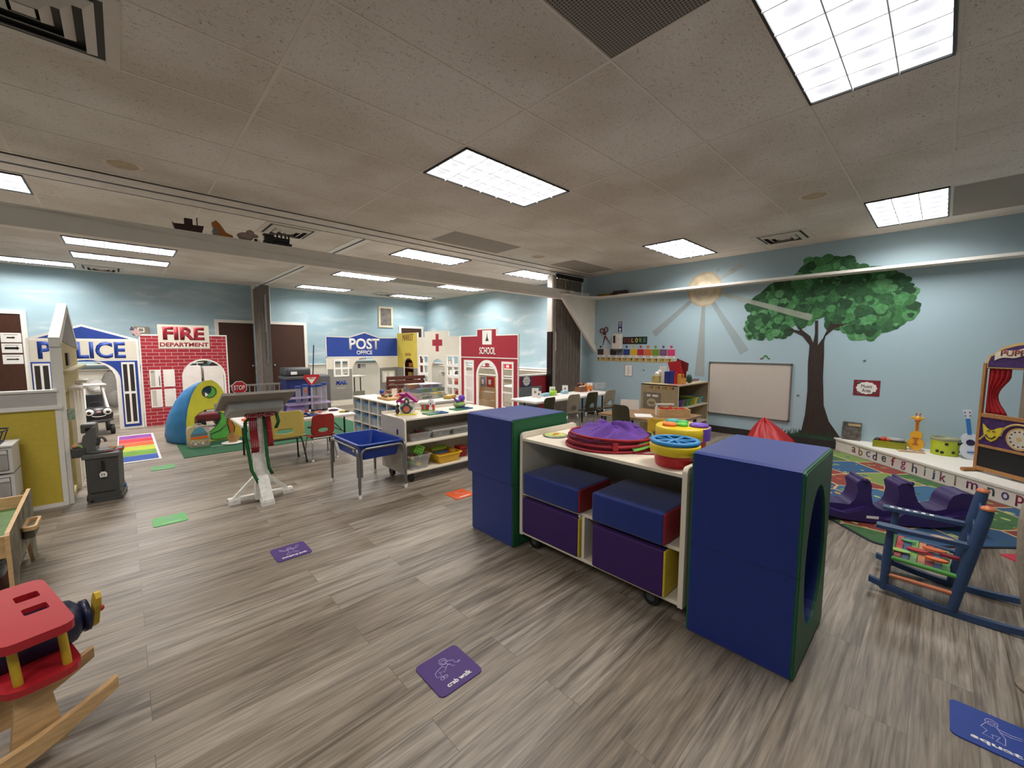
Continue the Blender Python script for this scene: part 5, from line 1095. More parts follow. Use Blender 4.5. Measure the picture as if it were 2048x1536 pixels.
# police
t = thing('police_facade', 'white and blue POLICE station play front with a wide arch', 'play front', (-1.06, 9.6, 0))
out = [(0, 0), (1.265, 0), (1.265, 1.53), (.60, 1.76), (-.0, 1.53)]
ar = arch(.30, .955, 0, 1.17); 
outer = [(0, 0), (.30, 0)]+ar[2:][::-1]+[(.955, 0), (1.265, 0), (1.265, 1.53), (.60, 1.76), (0, 1.53)]
wall_front(t, [outer[::-1]], .03, PWH)
strip(t, 'blue_gable', [[(.12, 1.535), (1.15, 1.535), (.60, 1.725)]], PBL)
arb = [(.955+.06*0, 0)]
bl_l = [(.03, .03), (.245, .03), (.245, .8)]+[(.6275-.3825*math.cos(a), .85+.335*math.sin(a)) for a in [i*PI/16 for i in range(17)]]+[(1.01, .03), (1.235, .03), (1.235, 1.165), (.03, 1.165)]
strip(t, 'blue_surround', [bl_l], PBL)
strip(t, 'white_band', [rect(.03, 1.235, 1.185, 1.5)], PCR, .003)
text('POLICE', .985, .275, PBL, t, (.605, -.0035, 1.345), UP, .03)
for x0, x1 in ((.045, .225), (1.03, 1.20)):
    w_ = (x1-x0); c = [rect(x0, x1, .075, 1.14)]
    for a, b in ((x0+.018, x0+w_/2-.014), (x0+w_/2+.014, x1-.018)):
        c += [rect(a, b, .11, .60), rect(a, b, .64, 1.105)]
    strip(t, 'window_frame', c, PWH, .008, .004); strip(t, 'dark_panes', [rect(x0+.005, x1-.005, .08, 1.135)], plast('2b2622', .5), .003, .004)
# fire
t = thing('fire_station_facade', 'red brick FIRE DEPARTMENT play front with an arched doorway', 'play front', (.215, 9.6, 0))
ar = arch(.575, 1.19, 0, 1.15)
outer = [(0, 0), (.575, 0)]+ar[2:][::-1]+[(1.19, 0), (1.265, 0), (1.265, 1.63), (.99, 1.63), (.99, 1.80), (.255, 1.80), (.255, 1.60), (0, 1.62)]
wins = [rect(.115, .245, .70, .985), rect(.30, .435, .70, .985), rect(.115, .245, .34, .635), rect(.30, .435, .34, .635)]
wall_front(t, [outer[::-1]]+wins, .03, brick_mat())
ed = [(0, 0), (.018, 0), (.018, 1.595), (.255, 1.595), (.255, 1.62), (0, 1.62)]
strip(t, 'white_edging', [ed], PWH, .006); strip(t, 'white_edging', [[(1.247, 0), (1.265, 0), (1.265, 1.63), (.99, 1.63), (.99, 1.605), (1.247, 1.605)]], PWH, .006)
aw = [(.55, 0), (.575, 0)]+ar[2:][::-1]+[(1.19, 0), (1.215, 0)]+[(.8825+.3325*math.cos(a), .8425+.3325*math.sin(a)) for a in [i*PI/16 for i in range(17)]]
strip(t, 'arch_trim', [aw], PWH, .006)
strip(t, 'sign_board', [rect(.255, .99, 1.375, 1.80)], PCR, .006)
text('FIRE', .60, .235, PRD, t, (.62, -.0065, 1.645), UP, .045); text('DEPARTMENT', .70, .075, PRD, t, (.622, -.0065, 1.445), UP, .03)
for wn in wins:
    x0, z0 = wn[0]; x1, z1 = wn[2]
    strip(t, 'window_frame', [rect(x0-.012, x1+.012, z0-.012, z1+.012), rect(x0+.004, x1-.004, z0+.004, z1-.004)], PWH, .008)
t2 = thing('small_flag', 'small striped flag on a stick at the corner of the fire front', 'flag', (.16, 9.57, 1.60))
MB().cyl((.06, 0, 0), (-.02, 0, .16), .004, WOODL, n=8).build('stick', t2)
q = MB().add([(-.02, 0, .16), (.09, .0, .05), (.04, 0, -.03), (-.06, 0, .08)], [(0, 1, 2, 3)], mat('flag_cloth', 'b99a9e', .8, var=.4, scale=50)); q.build('flag_cloth', t2, solid=.002)
MB().add([(-.022, -.002, .158), (.02, -.002, .118), (-.01, -.002, .078), (-.055, -.002, .085)], [(0, 1, 2, 3)], plast('4a5068')).build('dark_canton', t2, solid=.002)
# post office
t = thing('post_office_facade', 'cream and blue POST OFFICE play front with grey mail wall', 'play front', (3.445, 9.95, 0))
ar = arch(.61, 1.31, 0, 1.17)
outer = [(0, 0), (.61, 0)]+ar[2:][::-1]+[(1.31, 0), (1.90, 0), (1.90, 1.665), (1.31, 1.66), (.945, 1.785), (.58, 1.66), (0, 1.665)]
wins = [rect(.20, .33, .92, 1.07), rect(.37, .50, .92, 1.07), rect(.20, .33, .74, .88), rect(.37, .50, .74, .88), rect(1.42, 1.52, .55, .75), rect(1.58, 1.70, .55, .75)]
wall_front(t, [outer[::-1]]+wins, .018, PCR)
strip(t, 'blue_sign_band', [[(.02, 1.18), (1.88, 1.18), (1.88, 1.64), (1.32, 1.635), (.945, 1.755), (.57, 1.635), (.02, 1.645)]], PBL)
strip(t, 'grey_lower_wall', [[(.02, .14), (.60, .14), (.60, .88), (.52, .88), (.52, .70), (.165, .70), (.165, .885), (.02, .885)][::-1]], PGY)
strip(t, 'grey_lower_wall', [[(1.32, .14), (1.88, .14), (1.88, .89), (1.32, .88)], rect(1.38, 1.74, .50, .80)], PGY)
strip(t, 'window_panel', [rect(.16, .53, .70, 1.12)]+wins[:4], PWH, .010, .004)
strip(t, 'white_edging', [rect(0, .02, 0, 1.66)], PWH, .008); strip(t, 'white_edging', [rect(0, 1.9, 1.16, 1.18)], PWH, .008)
text('POST', .78, .28, PWH, t, (.945, -.0045, 1.485), UP, .03); text('OFFICE', .40, .10, PWH, t, (.93, -.0045, 1.275), UP, .02)
text('MAIL', .27, .10, PBL, t, (.345, -.0045, .555), UP, .05)
strip(t, 'letter_slot', [rect(.22, .42, .42, .43)], paint('c8c8c4'), .003, .004)
# market, hospital, school stand along the wall; local x runs toward the viewer's right
t = thing('market_facade', 'tall narrow yellow MARKET play front between post office and hospital', 'play front', (5.25, 9.92, 0), -PI/2)
ar = arch(.34, .82, 0, 1.14)
outer = [(0, 0), (.34, 0)]+ar[2:][::-1]+[(.82, 0), (1.05, 0), (1.05, 1.77), (0, 1.77)]
wall_front(t, [outer[::-1]], .02, PYE)
strip(t, 'grey_lower_wall', [rect(0, .33, 0, .89)], PGY); strip(t, 'grey_lower_wall', [rect(.83, 1.03, 0, .89)], PGY); strip(t, 'white_edging', [rect(1.03, 1.05, 0, 1.77)], PWH, .006)
text('MARKET', .53, .16, mat('market_brown', '8a4a26', .6), t, (.57, -.0045, 1.66), UP, .0); text('ENTER', .28, .07, mat('market_brown', '8a4a26'), t, (.57, -.0045, 1.225), UP, .0)
t = thing('hospital_facade', 'cream hospital play front with a red cross and small windows', 'play front', (5.25, 8.86, 0), -PI/2)
def off(v): return 8.86-v
ar = arch(off(8.29), off(7.73), 0, 1.145)
outer = [(0, 0), (off(8.29), 0)]+ar[2:][::-1]+[(off(7.73), 0), (1.70, 0), (1.70, 1.65), (1.30, 1.65), (1.30, 1.78), (.30, 1.78), (.30, 1.65), (0, 1.65)]
wins = []
for x0 in (.05, .26): wins += [rect(x0, x0+.17, 1.03, 1.19), rect(x0, x0+.17, .80, .97), rect(x0, x0+.17, .58, .73)]
for x0 in (1.24, 1.47): wins += [rect(x0, x0+.18, 1.035, 1.21), rect(x0, x0+.18, .80, .98), rect(x0, x0+.18, .58, .74), rect(x0, x0+.18, .36, .52)]
wall_front(t, [outer[::-1]]+wins, .018, PCR)
cx, cz = .84, 1.516
strip(t, 'red_cross', [[(cx-.06, cz-.2), (cx+.06, cz-.2), (cx+.06, cz-.07), (cx+.20, cz-.07), (cx+.20, cz+.07), (cx+.06, cz+.07), (cx+.06, cz+.2), (cx-.06, cz+.2), (cx-.06, cz+.07), (cx-.20, cz+.07), (cx-.20, cz-.07), (cx-.06, cz-.07)]], PRD)
strip(t, 'window_panel', [rect(.02, .46, .55, 1.21)]+wins[:6], PWH, .008); strip(t, 'window_panel', [rect(1.21, 1.68, .33, 1.23)]+wins[6:], PWH, .008)
t = thing('school_facade', 'dark red SCHOOL play front with white arch and bell picture', 'play front', (5.25, 7.12, 0), -PI/2)
def off(v): return 7.12-v
ar = arch(off(6.53), off(5.968), 0, 1.10)
w1 = rect(off(6.955), off(6.71), .27, 1.10); w2 = rect(off(5.765), off(5.52), .27, 1.095)
outer = [(0, 0), (off(6.53), 0)]+ar[2:][::-1]+[(off(5.968), 0), (1.77, 0), (1.77, 1.655), (1.17, 1.655), (1.17, 1.785), (.55, 1.785), (.55, 1.655), (0, 1.655)]
wall_front(t, [outer[::-1], w1, w2], .018, PRD)
strip(t, 'white_edging', [[(0, 0), (.02, 0), (.02, 1.632), (.57, 1.632), (.57, 1.762), (1.15, 1.762), (1.15, 1.632), (1.75, 1.632), (1.75, 0), (1.77, 0), (1.77, 1.655), (1.17, 1.655), (1.17, 1.785), (.55, 1.785), (.55, 1.655), (0, 1.655)]], PWH, .006)
strip(t, 'white_band', [rect(.02, 1.75, 1.195, 1.212)], PWH, .006)
c = (off(6.53)+off(5.968))/2; aw = [(c-.34, 0), (off(6.53), 0)]+ar[2:][::-1]+[(off(5.968), 0), (c+.34, 0)]+[(c+.34*math.cos(a), .82+.34*math.sin(a)) for a in [i*PI/16 for i in range(17)]]
strip(t, 'arch_trim', [aw], PWH, .006)
for w_ in (w1, w2):
    x0, z0 = w_[0]; x1, z1 = w_[2]; m1 = z0+(z1-z0)*.34; m2 = z0+(z1-z0)*.67
    strip(t, 'window_frame', [rect(x0-.045, x1+.045, z0-.03, z1+.045), rect(x0, x1, z0, m1-.015), rect(x0, x1, m1+.015, m2-.01), rect(x0, x1, m2+.01, z1)], PWH, .008)
strip(t, 'picture_panel', [rect(.735, 1.02, 1.465, 1.745)], PWH, .006); strip(t, 'bell_print', [[(.83, 1.535), (.935, 1.535), (.90, 1.60), (.89, 1.66), (.885, 1.70), (.875, 1.66), (.865, 1.60)]], plast('3a3634'), .003, .006)
text('SCHOOL', .49, .145, PWH, t, (.885, -.0045, 1.34), UP, .02)
# red half wall beside the school, and its poster
t = thing('red_half_wall', 'low red half wall with white cap beside the school front', 'half wall', (5.28, 5.46, 0))
MB().box(0, .93, 0, .05, .0, .86, PRD).build('red_panel', t); MB().box(-.01, .94, -.02, .07, .86, .89, TRIMW, .004).build('cap', t)
t = thing('notice_poster', 'blue bordered white notice on the red half wall', 'poster', (5.57, 5.458, .77))
MB().box(-.13, .13, -.002, 0, -.115, .115, mat('poster_blue', '3a4a6c', .6)).build('border', t); strip(t, 'scalloped_sheet', [[(.095*math.cos(a)*(1+.06*math.cos(8*a)), .09*math.sin(a)*(1+.06*math.cos(8*a))) for a in [i*PI/20 for i in range(40)]]], PAPER, .002, .002)
for z in (.02, -.02): MB().box(-.06, .06, -.0055, -.004, z-.004, z+.004, DGREY).build('writing_line', t)
t = thing('grey_board', 'grey picture board standing behind the left end of the long table', 'board', (5.32, 5.40, .0))
MB().box(0, .62, 0, .03, .30, .66, mat('grey_poster', '6d7274', .6, var=.25, scale=14), .003).build('board', t); MB().box(.05, .57, .0, .03, 0, .3, DGREY).build('stand', t)
# yellow half wall at the left
t = thing('yellow_half_wall', 'low yellow half wall with white molding at the left edge', 'half wall', (-.42, 5.27, 0))
YW = mat('yellow_wall', 'c5ae3c', .6, var=.06, scale=30, bump=.2)
MB().box(-2.2, -.035, .0, .05, .035, .86, YW).build('yellow_panel', t); MB().box(-.035, 0, -.006, .056, 0, .86, TRIMW, .003).box(-2.2, -.035, -.006, .056, 0, .035, TRIMW).build('edge_trim', t)
MB().box(-2.2, .01, -.025, .07, .86, .895, TRIMW, .006).build('molding', t); MB().box(-2.2, -.02, .005, .05, .895, 1.01, paint('b9b5b0')).box(-2.2, -.01, -.01, .06, 1.01, 1.03, TRIMW, .003).build('upper_rail', t)
# house front seen nearly edge-on
t = thing('house_facade', 'pale yellow gabled play house front seen edge-on beside the grill', 'play front', (-.40, 5.32, 0), PI/2)
# local x = +Y, local y = -X ; shown face looks to +X
HL = 1.82
outer = [(0, 0), (HL, 0), (HL, 1.40), (HL/2, 1.80), (0, 1.46)]
holes = [rect(.16, .46, .05, .98), rect(.56, .88, .05, .98), rect(1.38, 1.66, .05, .98), rect(.98, 1.26, .5, .95)]
MB().ext([outer]+holes, 0, .035, mat('pale_yellow_siding', 'b9ac78', .6, var=.05)).build('siding', t)
MB().ext([[(.0, 1.46), (HL, 1.38), (HL/2, 1.80)]], -.006, 0, mat('grey_shingle', '8c8a86', .7, var=.1)).build('gable', t)
MB().ext([[(-.06, 1.40), (0, 1.40), (HL/2, 1.76), (HL+.04, 1.36), (HL+.05, 1.40), (HL/2, 1.84), (-.06, 1.48)]], -.012, .055, TRIMW).build('roof_trim', t)
MB().box(-.04, .01, -.012, .055, 0, 1.44, TRIMW, .004).build('corner_post', t)
for x in (.51, .93, 1.32, 1.72): MB().box(x-.045, x+.045, -.035, .04, 0, 1.0, WHITE, .004).build('column', t)
MB().box(.0, HL, -.07, 0, 1.17, 1.19, mat('pale_yellow_ledge', 'b9ac78', .6)).build('ledge', t); MB().box(.45, .62, -.015, 0, 1.22, 1.34, plast('2a1c14')).build('small_window', t)
for x, z in ((.5, .98), (1.35, 1.0)): MB().box(x-.1, x+.22, -.09, 0, z, z+.03, WHITE, .004).build('planter_ledge', t)
t = thing('small_sticker', 'small green printed notice on the near post of the house front', 'notice', (-.36, 5.31, .80)); MB().box(-.035, .02, -.004, 0, -.05, .05, mat('notice_green', '8fa08a', .6, var=.4, scale=60)).build('sheet', t)

# ---------------------------------------------------------------- toy grill kitchen
GK = mat('grill_grey', '474643', .55, var=.08, scale=40); GK2 = mat('grill_grey_light', '5d5c58', .55, var=.06)
t = thing('toy_grill', 'dark grey plastic toy grill cart beside the yellow half wall', 'toy grill', (-.30, 5.18, 0), deg(-6))
MB().ext([[(.005, .0), (.215, 0), (.22, .06), (.21, .10), (.215, .40), (0, .40), (.0, .10), (-.002, .05)]], 0, .30, GK).box(.02, .18, -.004, 0, .085, .092, BLACK).build('cart_body', t)
MB().box(-.02, .225, -.015, .33, .40, .44, GK2, .01, 3).build('counter', t)
MB().ext([[(.0, 0), (.225, 0), (.23, .035), (.0, .04)]], -.01, .31, GK).cyl((.025, -.012, .018), (.025, 0, .018), .012, BLACK, n=12).build('base_plinth', t)
q = MB(); q.lathe([(0, 0), (.10, 0), (.105, .012), (.09, .022), (0, .024)], GK2, (.08, .12, .44), 24, 1.0, .9); q.build('griddle', t)
MB().box(-.088, .0, .04, .24, .415, .50, GK, .01, 3).build('side_shelf', t)
q = MB(); q.ext([[(-.03, .50), (-.01, .60), (.04, .665), (.075, .68), (.075, .60), (.06, .50), (.08, .44), (-.02, .42)]], .06, .20, GK2); q.build('grill_hood', t)
MB().tube([(.085, .1, .57), (.105, .1, .575), (.125, .1, .555), (.13, .1, .53)], .011, GK2, 8).tube([(.075, .1, .50), (.085, .1, .535), (.085, .1, .57)], .012, GK, 8).build('hood_handle', t)
MB().box(-.05, .045, .24, .40, .60, .68, GK2, .008).box(-.04, .035, .26, .38, .68, .684, plast('b8b8b6')).box(-.02, .03, .238, .24, .62, .65, BLACK).build('radio_box', t)
for x, y in ((0, .05), (.2, .28)): MB().cyl((x-.012, y, .035), (x+.012, y, .035), .032, BLACK, n=14).build('wheel', t)
MB().cyl((.228, .1, .10), (.245, .1, .10), .018, plast('3f6aa0'), n=12).build('blue_wheel_cap', t)
def small(name, lab, cat, mb, loc, rz=0, grp=None): return tag(mb.build(name, loc=loc, rotz=rz), lab, cat, grp)
t = thing('spatula', 'toy spatula with white head hanging on the grill front', 'utensil', (-.19, 5.15, .25)); MB().box(-.009, .009, -.008, 0, .03, .13, BLACK, .003).build('handle', t); MB().ext([[(-.022, -.02), (.022, -.02), (.026, .01), (.012, .03), (-.012, .03), (-.026, .01)], rect(-.012, -.006, -.008, .012), rect(.002, .008, -.008, .012)], -.007, -.003, TXTW).build('head', t)
small('toy_bread', 'tan toy bun lying on the right of the grill counter', 'play food', MB().ball((0, 0, .015), (.035, .03, .016), mat('bun', 'b98a54', .6)), (-.125, 5.33, .442))
small('toy_tongs', 'red and black toy tongs at the counter edge of the grill', 'utensil', MB().box(-.06, .04, -.006, .006, 0, .008, plast('a02a24'), .002).ball((.055, 0, .006), (.02, .012, .01), plast('c8381f')), (-.12, 5.22, .446), .3)
small('toy_tray', 'small grey square tray on the grill counter', 'tray', MB().ext([rect(-.035, .035, -.03, .03), rect(-.022, .022, -.018, .018)], 0, .012, plast('b8b6b2'), 'z'), (-.18, 5.40, .442))
for i, (c, x, y, lab) in enumerate((('e0a07a', -.355, 5.27, 'orange'), ('c86a9a', -.335, 5.36, 'pink'), ('9cc07a', -.325, 5.26, 'lime'), ('e0c88a', -.35, 5.32, 'cream'))):
    small('play_food', lab+' toy food piece on the grill side shelf', 'play food', MB().ball((0, 0, .014), (.026, .018, .015), plast(c)).box(-.03, .01, -.006, .006, 0, .008, plast(c)), (x, y, .502), i)
# toy car
t = thing('toy_car', 'black ride-on toy car with big eyes and white roof under the police arch', 'toy car', (-.345, 9.15, 0), deg(8))
BK = plast('1b1b1d', .35); WK_ = plast('dcd8d2', .4)
q = MB(); q.T = Matrix.Rotation(PI/2, 4, 'Z') @ Matrix.Identity(4)
hood = MB(); 
hood.lathe([(0, .44), (.10, .45), (.165, .40), (.185, .33), (.175, .25), (.12, .215), (0, .21)], BK, (0, .02, 0), 24, 1, .8); hood.box(-.17, .17, .1, .55, .18, .40, BK, .05, 3); hood.build('body', t)
MB().lathe([(.172, .26), (.188, .25), (.18, .225), (.16, .22)], DGREY, (0, .015, 0), 24, 1, .82).build('bumper', t)
for s_ in (-1, 1):
    MB().tube([(s_*.13, .06, .42), (s_*.115, .16, .60), (s_*.10, .22, .77)], [.022, .016, .018], WK_, 10).build('front_pillar', t)
    MB().tube([(s_*.16, .52, .38), (s_*.14, .46, .60), (s_*.11, .40, .78)], [.025, .02, .02], WK_, 10).build('rear_pillar', t)
    e_ = MB().lathe([(0, 0), (.048, 0), (.05, .012), (.042, .018), (0, .022)], TXTW, n=18).lathe([(0, .02), (.024, .022), (.022, .027), (0, .028)], BLACK, (0.005*s_, -.006, 0), 14).ball((.008, .01, .027), (.006, .006, .003), TXTW, 8, 5)
    o = e_.build('eye', t); o.location = (s_*.10, -.118, .385); o.rotation_euler = (PI/2, 0, 0)
    for y in (.03, .47): MB().cyl((s_*.14, y, .078), (s_*.185, y, .078), .078, plast('222222', .7), n=20).cyl((s_*.185, y, .078), (s_*.189, y, .078), .045, TXTW, n=16).build('wheel', t)
MB().box(-.15, .15, .17, .46, .775, .80, WK_, .012, 3).build('roof', t)
MB().tube([(.035*math.cos(PI+a)*2.2, -.148-.004*math.cos(a*2), .335+.022*math.sin(PI+a)) for a in [PI*i/10 for i in range(11)]], .005, TXTW, 6).build('smile', t)
MB().ball((0, -.142, .385), (.03, .006, .012), plast('d8a0a0')).build('oval_badge', t)
MB().tube([(.075*math.cos(a), .16+.02*math.sin(a), .47+.045*math.sin(a)) for a in [i*2*PI/16 for i in range(16)]], .008, BLACK, 6, closed=True).build('steering_wheel', t)
MB().box(-.13, .13, .46, .53, .30, .62, DGREY, .03, 3).build('seat_back', t)
small('red_toy_nose', 'red and orange toy lying beside the black toy car', 'toy', MB().box(-.06, .05, -.03, .03, 0, .03, plast('c8603c'), .008).box(-.05, .06, -.02, .02, .03, .05, plast('8a2a2c'), .006).box(-.04, .04, -.02, .02, -.36, 0, DGREY), (-.56, 9.1, .36))

# ---------------------------------------------------------------- drawers and train table at the left edge
t = thing('drawer_tower', 'white plastic drawer tower at the left edge before the yellow wall', 'drawers', (-1.085, 4.90, 0))
DW = mat('drawer_white', 'c9c6c2', .35, var=.02); DC = mat('drawer_smoke', 'a9a5a2', .2, alpha=.85)
for i, z in enumerate((.0, .215, .43)):
    MB().ext([rect(0, .42, 0, .20), rect(.02, .40, .02, .18)], 0, .30, DW).build('drawer_frame', t)
    LAST[0].location.z = z
    MB().box(.022, .398, -.012, .25, .022, .16, DC, .01).box(.022, .398, -.02, -.008, .15, .178, DW, .004).build('drawer', t); LAST[0].location.z = z
MB().box(-.01, .43, -.012, .31, .63, .645, DW, .006).build('top_lid', t)
t = thing('wire_basket', 'navy metal basket with tan jars on top of the drawer tower', 'basket', (-.87, 5.02, .645))
NV = plast('26304e', .4)
for z, w_ in ((0, .14), (.10, .17)): MB().tube([(-w_, -.10, z+.005), (w_, -.10, z+.005), (w_, .10, z+.005), (-w_, .10, z+.005)], .006, NV, 6, closed=True).build('basket_ring', t)
q = MB()
for i in range(5):
    x = -.14+.07*i; q.tube([(x, -.10, .005), (x*1.2, -.10, .105)], .004, NV, 5).tube([(x, .10, .005), (x*1.2, .10, .105)], .004, NV, 5)
q.box(-.14, .14, -.1, .1, 0, .005, NV); q.build('basket_bars', t)
for x, c in ((-.08, 'b8a07a'), (-.0, 'c8b48c'), (.08, 'a08a6a')): small('jar', 'tan jar number '.replace('number ', '')+('at the left', 'in the middle', 'at the right')[int(x*12.5)+1]+' of the navy wire basket', 'jar', MB().cyl((0, 0, 0), (0, 0, .075), .03, plast(c), n=14).cyl((0, 0, .075), (0, 0, .085), .031, plast('8a6a4a'), n=14), (-.87+x, 5.02, .651), 0, 'jars in the wire basket')
t = thing('train_table', 'wooden train play table with painted ends at the left edge', 'play table', (-.50, 3.40, 0))
SCN = mat('scenery_print', '6a6450', .6, var=.6, scale=9)
MB().ext([[(0, 0), (.10, 0), (.17, .14), (.54, .16), (.64, .0), (.76, 0), (.77, .44), (.75, .455), (.015, .40), (0, .385)]], -.018, 0, SCN, 'x', side=WOODL).build('end_panel', t)
LAST[0].location.x = 0
MB().box(-1.2, -.018, .02, .04, .26, .38, WOODL).build('side_rail', t); MB().box(-1.2, -.018, .73, .75, .26, .42, WOODL).build('side_rail', t)
MB().box(-1.2, -.018, .04, .73, .33, .345, mat('play_board_green', '5a7a40', .6, var=.35, scale=5)).ext([[(-1.2, .04), (-.1, .04), (-.22, .2), (-.6, .3), (-1.2, .28)]], .345, .347, mat('play_river', '5f7a8c', .6), 'z').build('play_surface', t)
MB().tube([(-1.1, .35, .35), (-.6, .42, .35), (-.28, .50, .35), (-.12, .42, .35), (-.15, .22, .35), (-.4, .12, .35)], .022, WOODL, 6).build('wood_track', t)
q = MB(); q.ext([rr(0, .062, .30, .52, .02), rr(.014, .05, .33, .50, .012)], .30, .322, WOODL, 'z').ext([rr(.0, .05, .31, .51, .02)], .25, .30, SCN, 'z'); q.build('cup_holder', t)
MB().box(-1.2, -.04, .1, .7, .04, .055, WOODD).build('lower_shelf', t)
o = thing('toy_train', 'red and black toy engine on the train table', 'toy train', (-.66, 3.93, .365), deg(70)); MB().box(-.055, .05, -.02, .02, 0, .035, plast('9a2a26'), .005).box(.01, .05, -.02, .02, .035, .07, plast('9a2a26'), .004).build('cab', o); MB().cyl((-.055, 0, .04), (.01, 0, .04), .017, BLACK, n=12).cyl((-.04, 0, .05), (-.04, 0, .075), .007, BLACK, n=10).build('boiler', o)
for x in (-.04, 0, .035):
    MB().cyl((x, -.024, .01), (x, .024, .01), .012, BLACK, n=10).build('wheel', o)
for i, (x, y, c, r) in enumerate(((-.62, 3.55, '22408c', .04), (-.64, 3.62, '2a5a34', .05), (-.60, 3.70, 'b8bcc0', .035), (-.66, 3.48, '3a6a3a', .04))):
    small('soft_toy', ('blue', 'dark green', 'pale', 'leafy green')[i]+' toy on the lower shelf of the train table', 'toy', MB().ball((0, 0, r*1.5), (r, r, r*1.5), plast(c)).ball((.01, 0, r*3), (r*.6, r*.6, r*.5), plast(c)), (x, y, .055), 0, 'toys on the train table shelf')

# ---------------------------------------------------------------- rocking airplane
t = thing('rocking_airplane', 'wooden rocking airplane with red wings and yellow propeller at lower left', 'rocking toy', (-.452, 2.123, 0), deg(15))
APR = mat('airplane_red', 'a91f28', .4, var=.04, bump=.2, bscale=150); NVY = mat('airplane_navy', '131a38', .4, var=.08); APY = mat('airplane_yellow', 'c9a52a', .5, var=.08)
for s_ in (-1, 1):
    y = .14*s_-.045; P = [(-.55+.88*i/20, .15*((i/20-.42)/.58)**2) for i in range(21)]
    MB().ext([[(x, z) for x, z in P]+[(x, z+.085-.045*abs(k_/10-1)) for k_, (x, z) in list(enumerate(P))[::-1]]], y-.013, y+.013, WOODL).build('rocker', t)
    MB().ext([[(.07, .04), (.20, .04), (.17, .29), (.10, .29)]], y*.8-.012, y*.8+.012, WOODL).build('rocker_leg', t)
MB().box(-.35, -.30, -.14, .14, .05, .07, WOODL, .004).build('cross_slat', t)
MB().lathe([(.0, 0), (.055, .0), (.08, .08), (.088, .2), (.088, .50), (.075, .55), (.045, .575), (0, .58)], NVY, (0, 0, 0), 20).build('fuselage', t)
o = LAST[0]; o.rotation_euler = (0, PI/2, 0); o.location = (-.285, 0, .375)
o = MB().lathe([(.03, 0), (.058, .004), (.058, .022), (.03, .028)], NVY, n=20).build('engine_ring', t); o.rotation_euler = (0, PI/2, 0); o.location = (.285, 0, .375)
q = MB(); q.T = Matrix.Translation((.328, 0, .38)) @ Matrix.Rotation(deg(28), 4, 'X'); q.ext([[(-.022, 0), (-.026, .05), (-.018, .085), (0, .095), (.018, .085), (.026, .05), (.022, 0), (.026, -.05), (0, -.095), (-.026, -.05)][::-1]], -.008, .008, APY, 'x'); q.build('propeller', t)
MB().ball((.342, 0, .38), .012, RED).build('propeller_hub', t)
wg = rr(.06, .236, -.235, .245, .04)
MB().ext([wg, rr(.145, .205, .07, .13, .008), rr(.145, .205, -.06, .0, .008)], .452, .482, APR, 'z').build('top_wing', t)
MB().ext([rr(.06, .25, -.215, .225, .06)], .29, .312, APR, 'z').build('lower_wing', t)
for x in (.095, .205):
    for s_ in (-1, 1): MB().tube([(x+.01, s_*.17, .312), (x, s_*.18, .452)], .012, APY, 10).build('wing_strut', t)
MB().box(-.28, -.02, -.07, .07, .375, .395, mat('airplane_green', '3c7a3a', .5), .006).build('seat', t)

# ---------------------------------------------------------------- things seen through the play fronts (far shelf and walls)
def shelfrow(t, n, x0, x1, z, seed): 
    random.seed(seed)
for nm, lab, loc, rz, L_, zs in (('wall_shelf', 'white wall shelf with small framed things behind the police arch', (-1.0, YB-.20, 0), 0, 2.3, (1.06,)), ('wall_shelf', 'white wall shelf seen through the post office arch', (4.0, YB-.2, 0), 0, 1.7, (1.05,)),
        ('wall_shelf', 'long white wall shelves behind the school and hospital fronts', (XR-.25, 10.5, 0), -PI/2, 4.9, (.88, .70))):
    t = thing(nm, lab, 'shelf', loc, rz)
    for z in zs: MB().box(0, L_, 0, .18, z-.02, z, TRIMW, .003).build('shelf_board', t)
    MB().box(.1, .12, .02, .18, zs[-1]-.14, zs[-1]-.02, TRIMW).box(L_-.12, L_-.1, .02, .18, zs[-1]-.14, zs[-1]-.02, TRIMW).build('bracket', t)
for lab, x, y, z, w_, h_, c in (('dark framed photo on the shelf behind the police arch', -.28, YB-.12, 1.06, .09, .14, '5a4a52'), ('small dark thing on the shelf behind the police arch', .05, YB-.12, 1.06, .04, .11, '6a5a4a'),
        ('pale pink box on the shelf through the post office arch', 4.5, YB-.12, 1.05, .07, .10, 'b8907c'), ('grey box on the shelf through the post office arch', 4.75, YB-.12, 1.05, .06, .12, '8a8a96'), ('black and white box on the shelf through the post office arch', 4.98, YB-.12, 1.05, .10, .13, '8c8484')):
    t = thing('shelf_box', lab, 'box', (x, y, z)); MB().box(-w_, w_, -.02, .02, 0, h_, mat('bx'+c, c, .6, var=.5, scale=20), .004).build('box_case', t); MB().box(-w_*.6, w_*.6, -.022, -.02, h_*.3, h_*.8, mat('bxl'+c, 'b8b0ac', .6, var=.4, scale=30)).build('print', t)
for lab, y, z, w_, h_, c in (('row of books seen at the top of the school arch', 8.45, .88, .16, .14, '8a3a40'), ('red box seen in the right school window', 7.5, .88, .12, .12, 'b8262a'), ('white and grey box behind the hospital arch', 10.0, .88, .14, .17, 'a8a498'), ('beige small box in the left school window', 9.3, .88, .06, .11, 'a89a84')):
    t = thing('shelf_box', lab, 'box', (XR-.16, y, z)); MB().box(-.04, .04, -w_, w_, 0, h_, mat('bx'+c, c, .6, var=.3, scale=20), .004).build('box_case', t); MB().box(-.042, -.04, -w_*.5, w_*.3, h_*.25, h_*.75, PAPER).build('label', t)
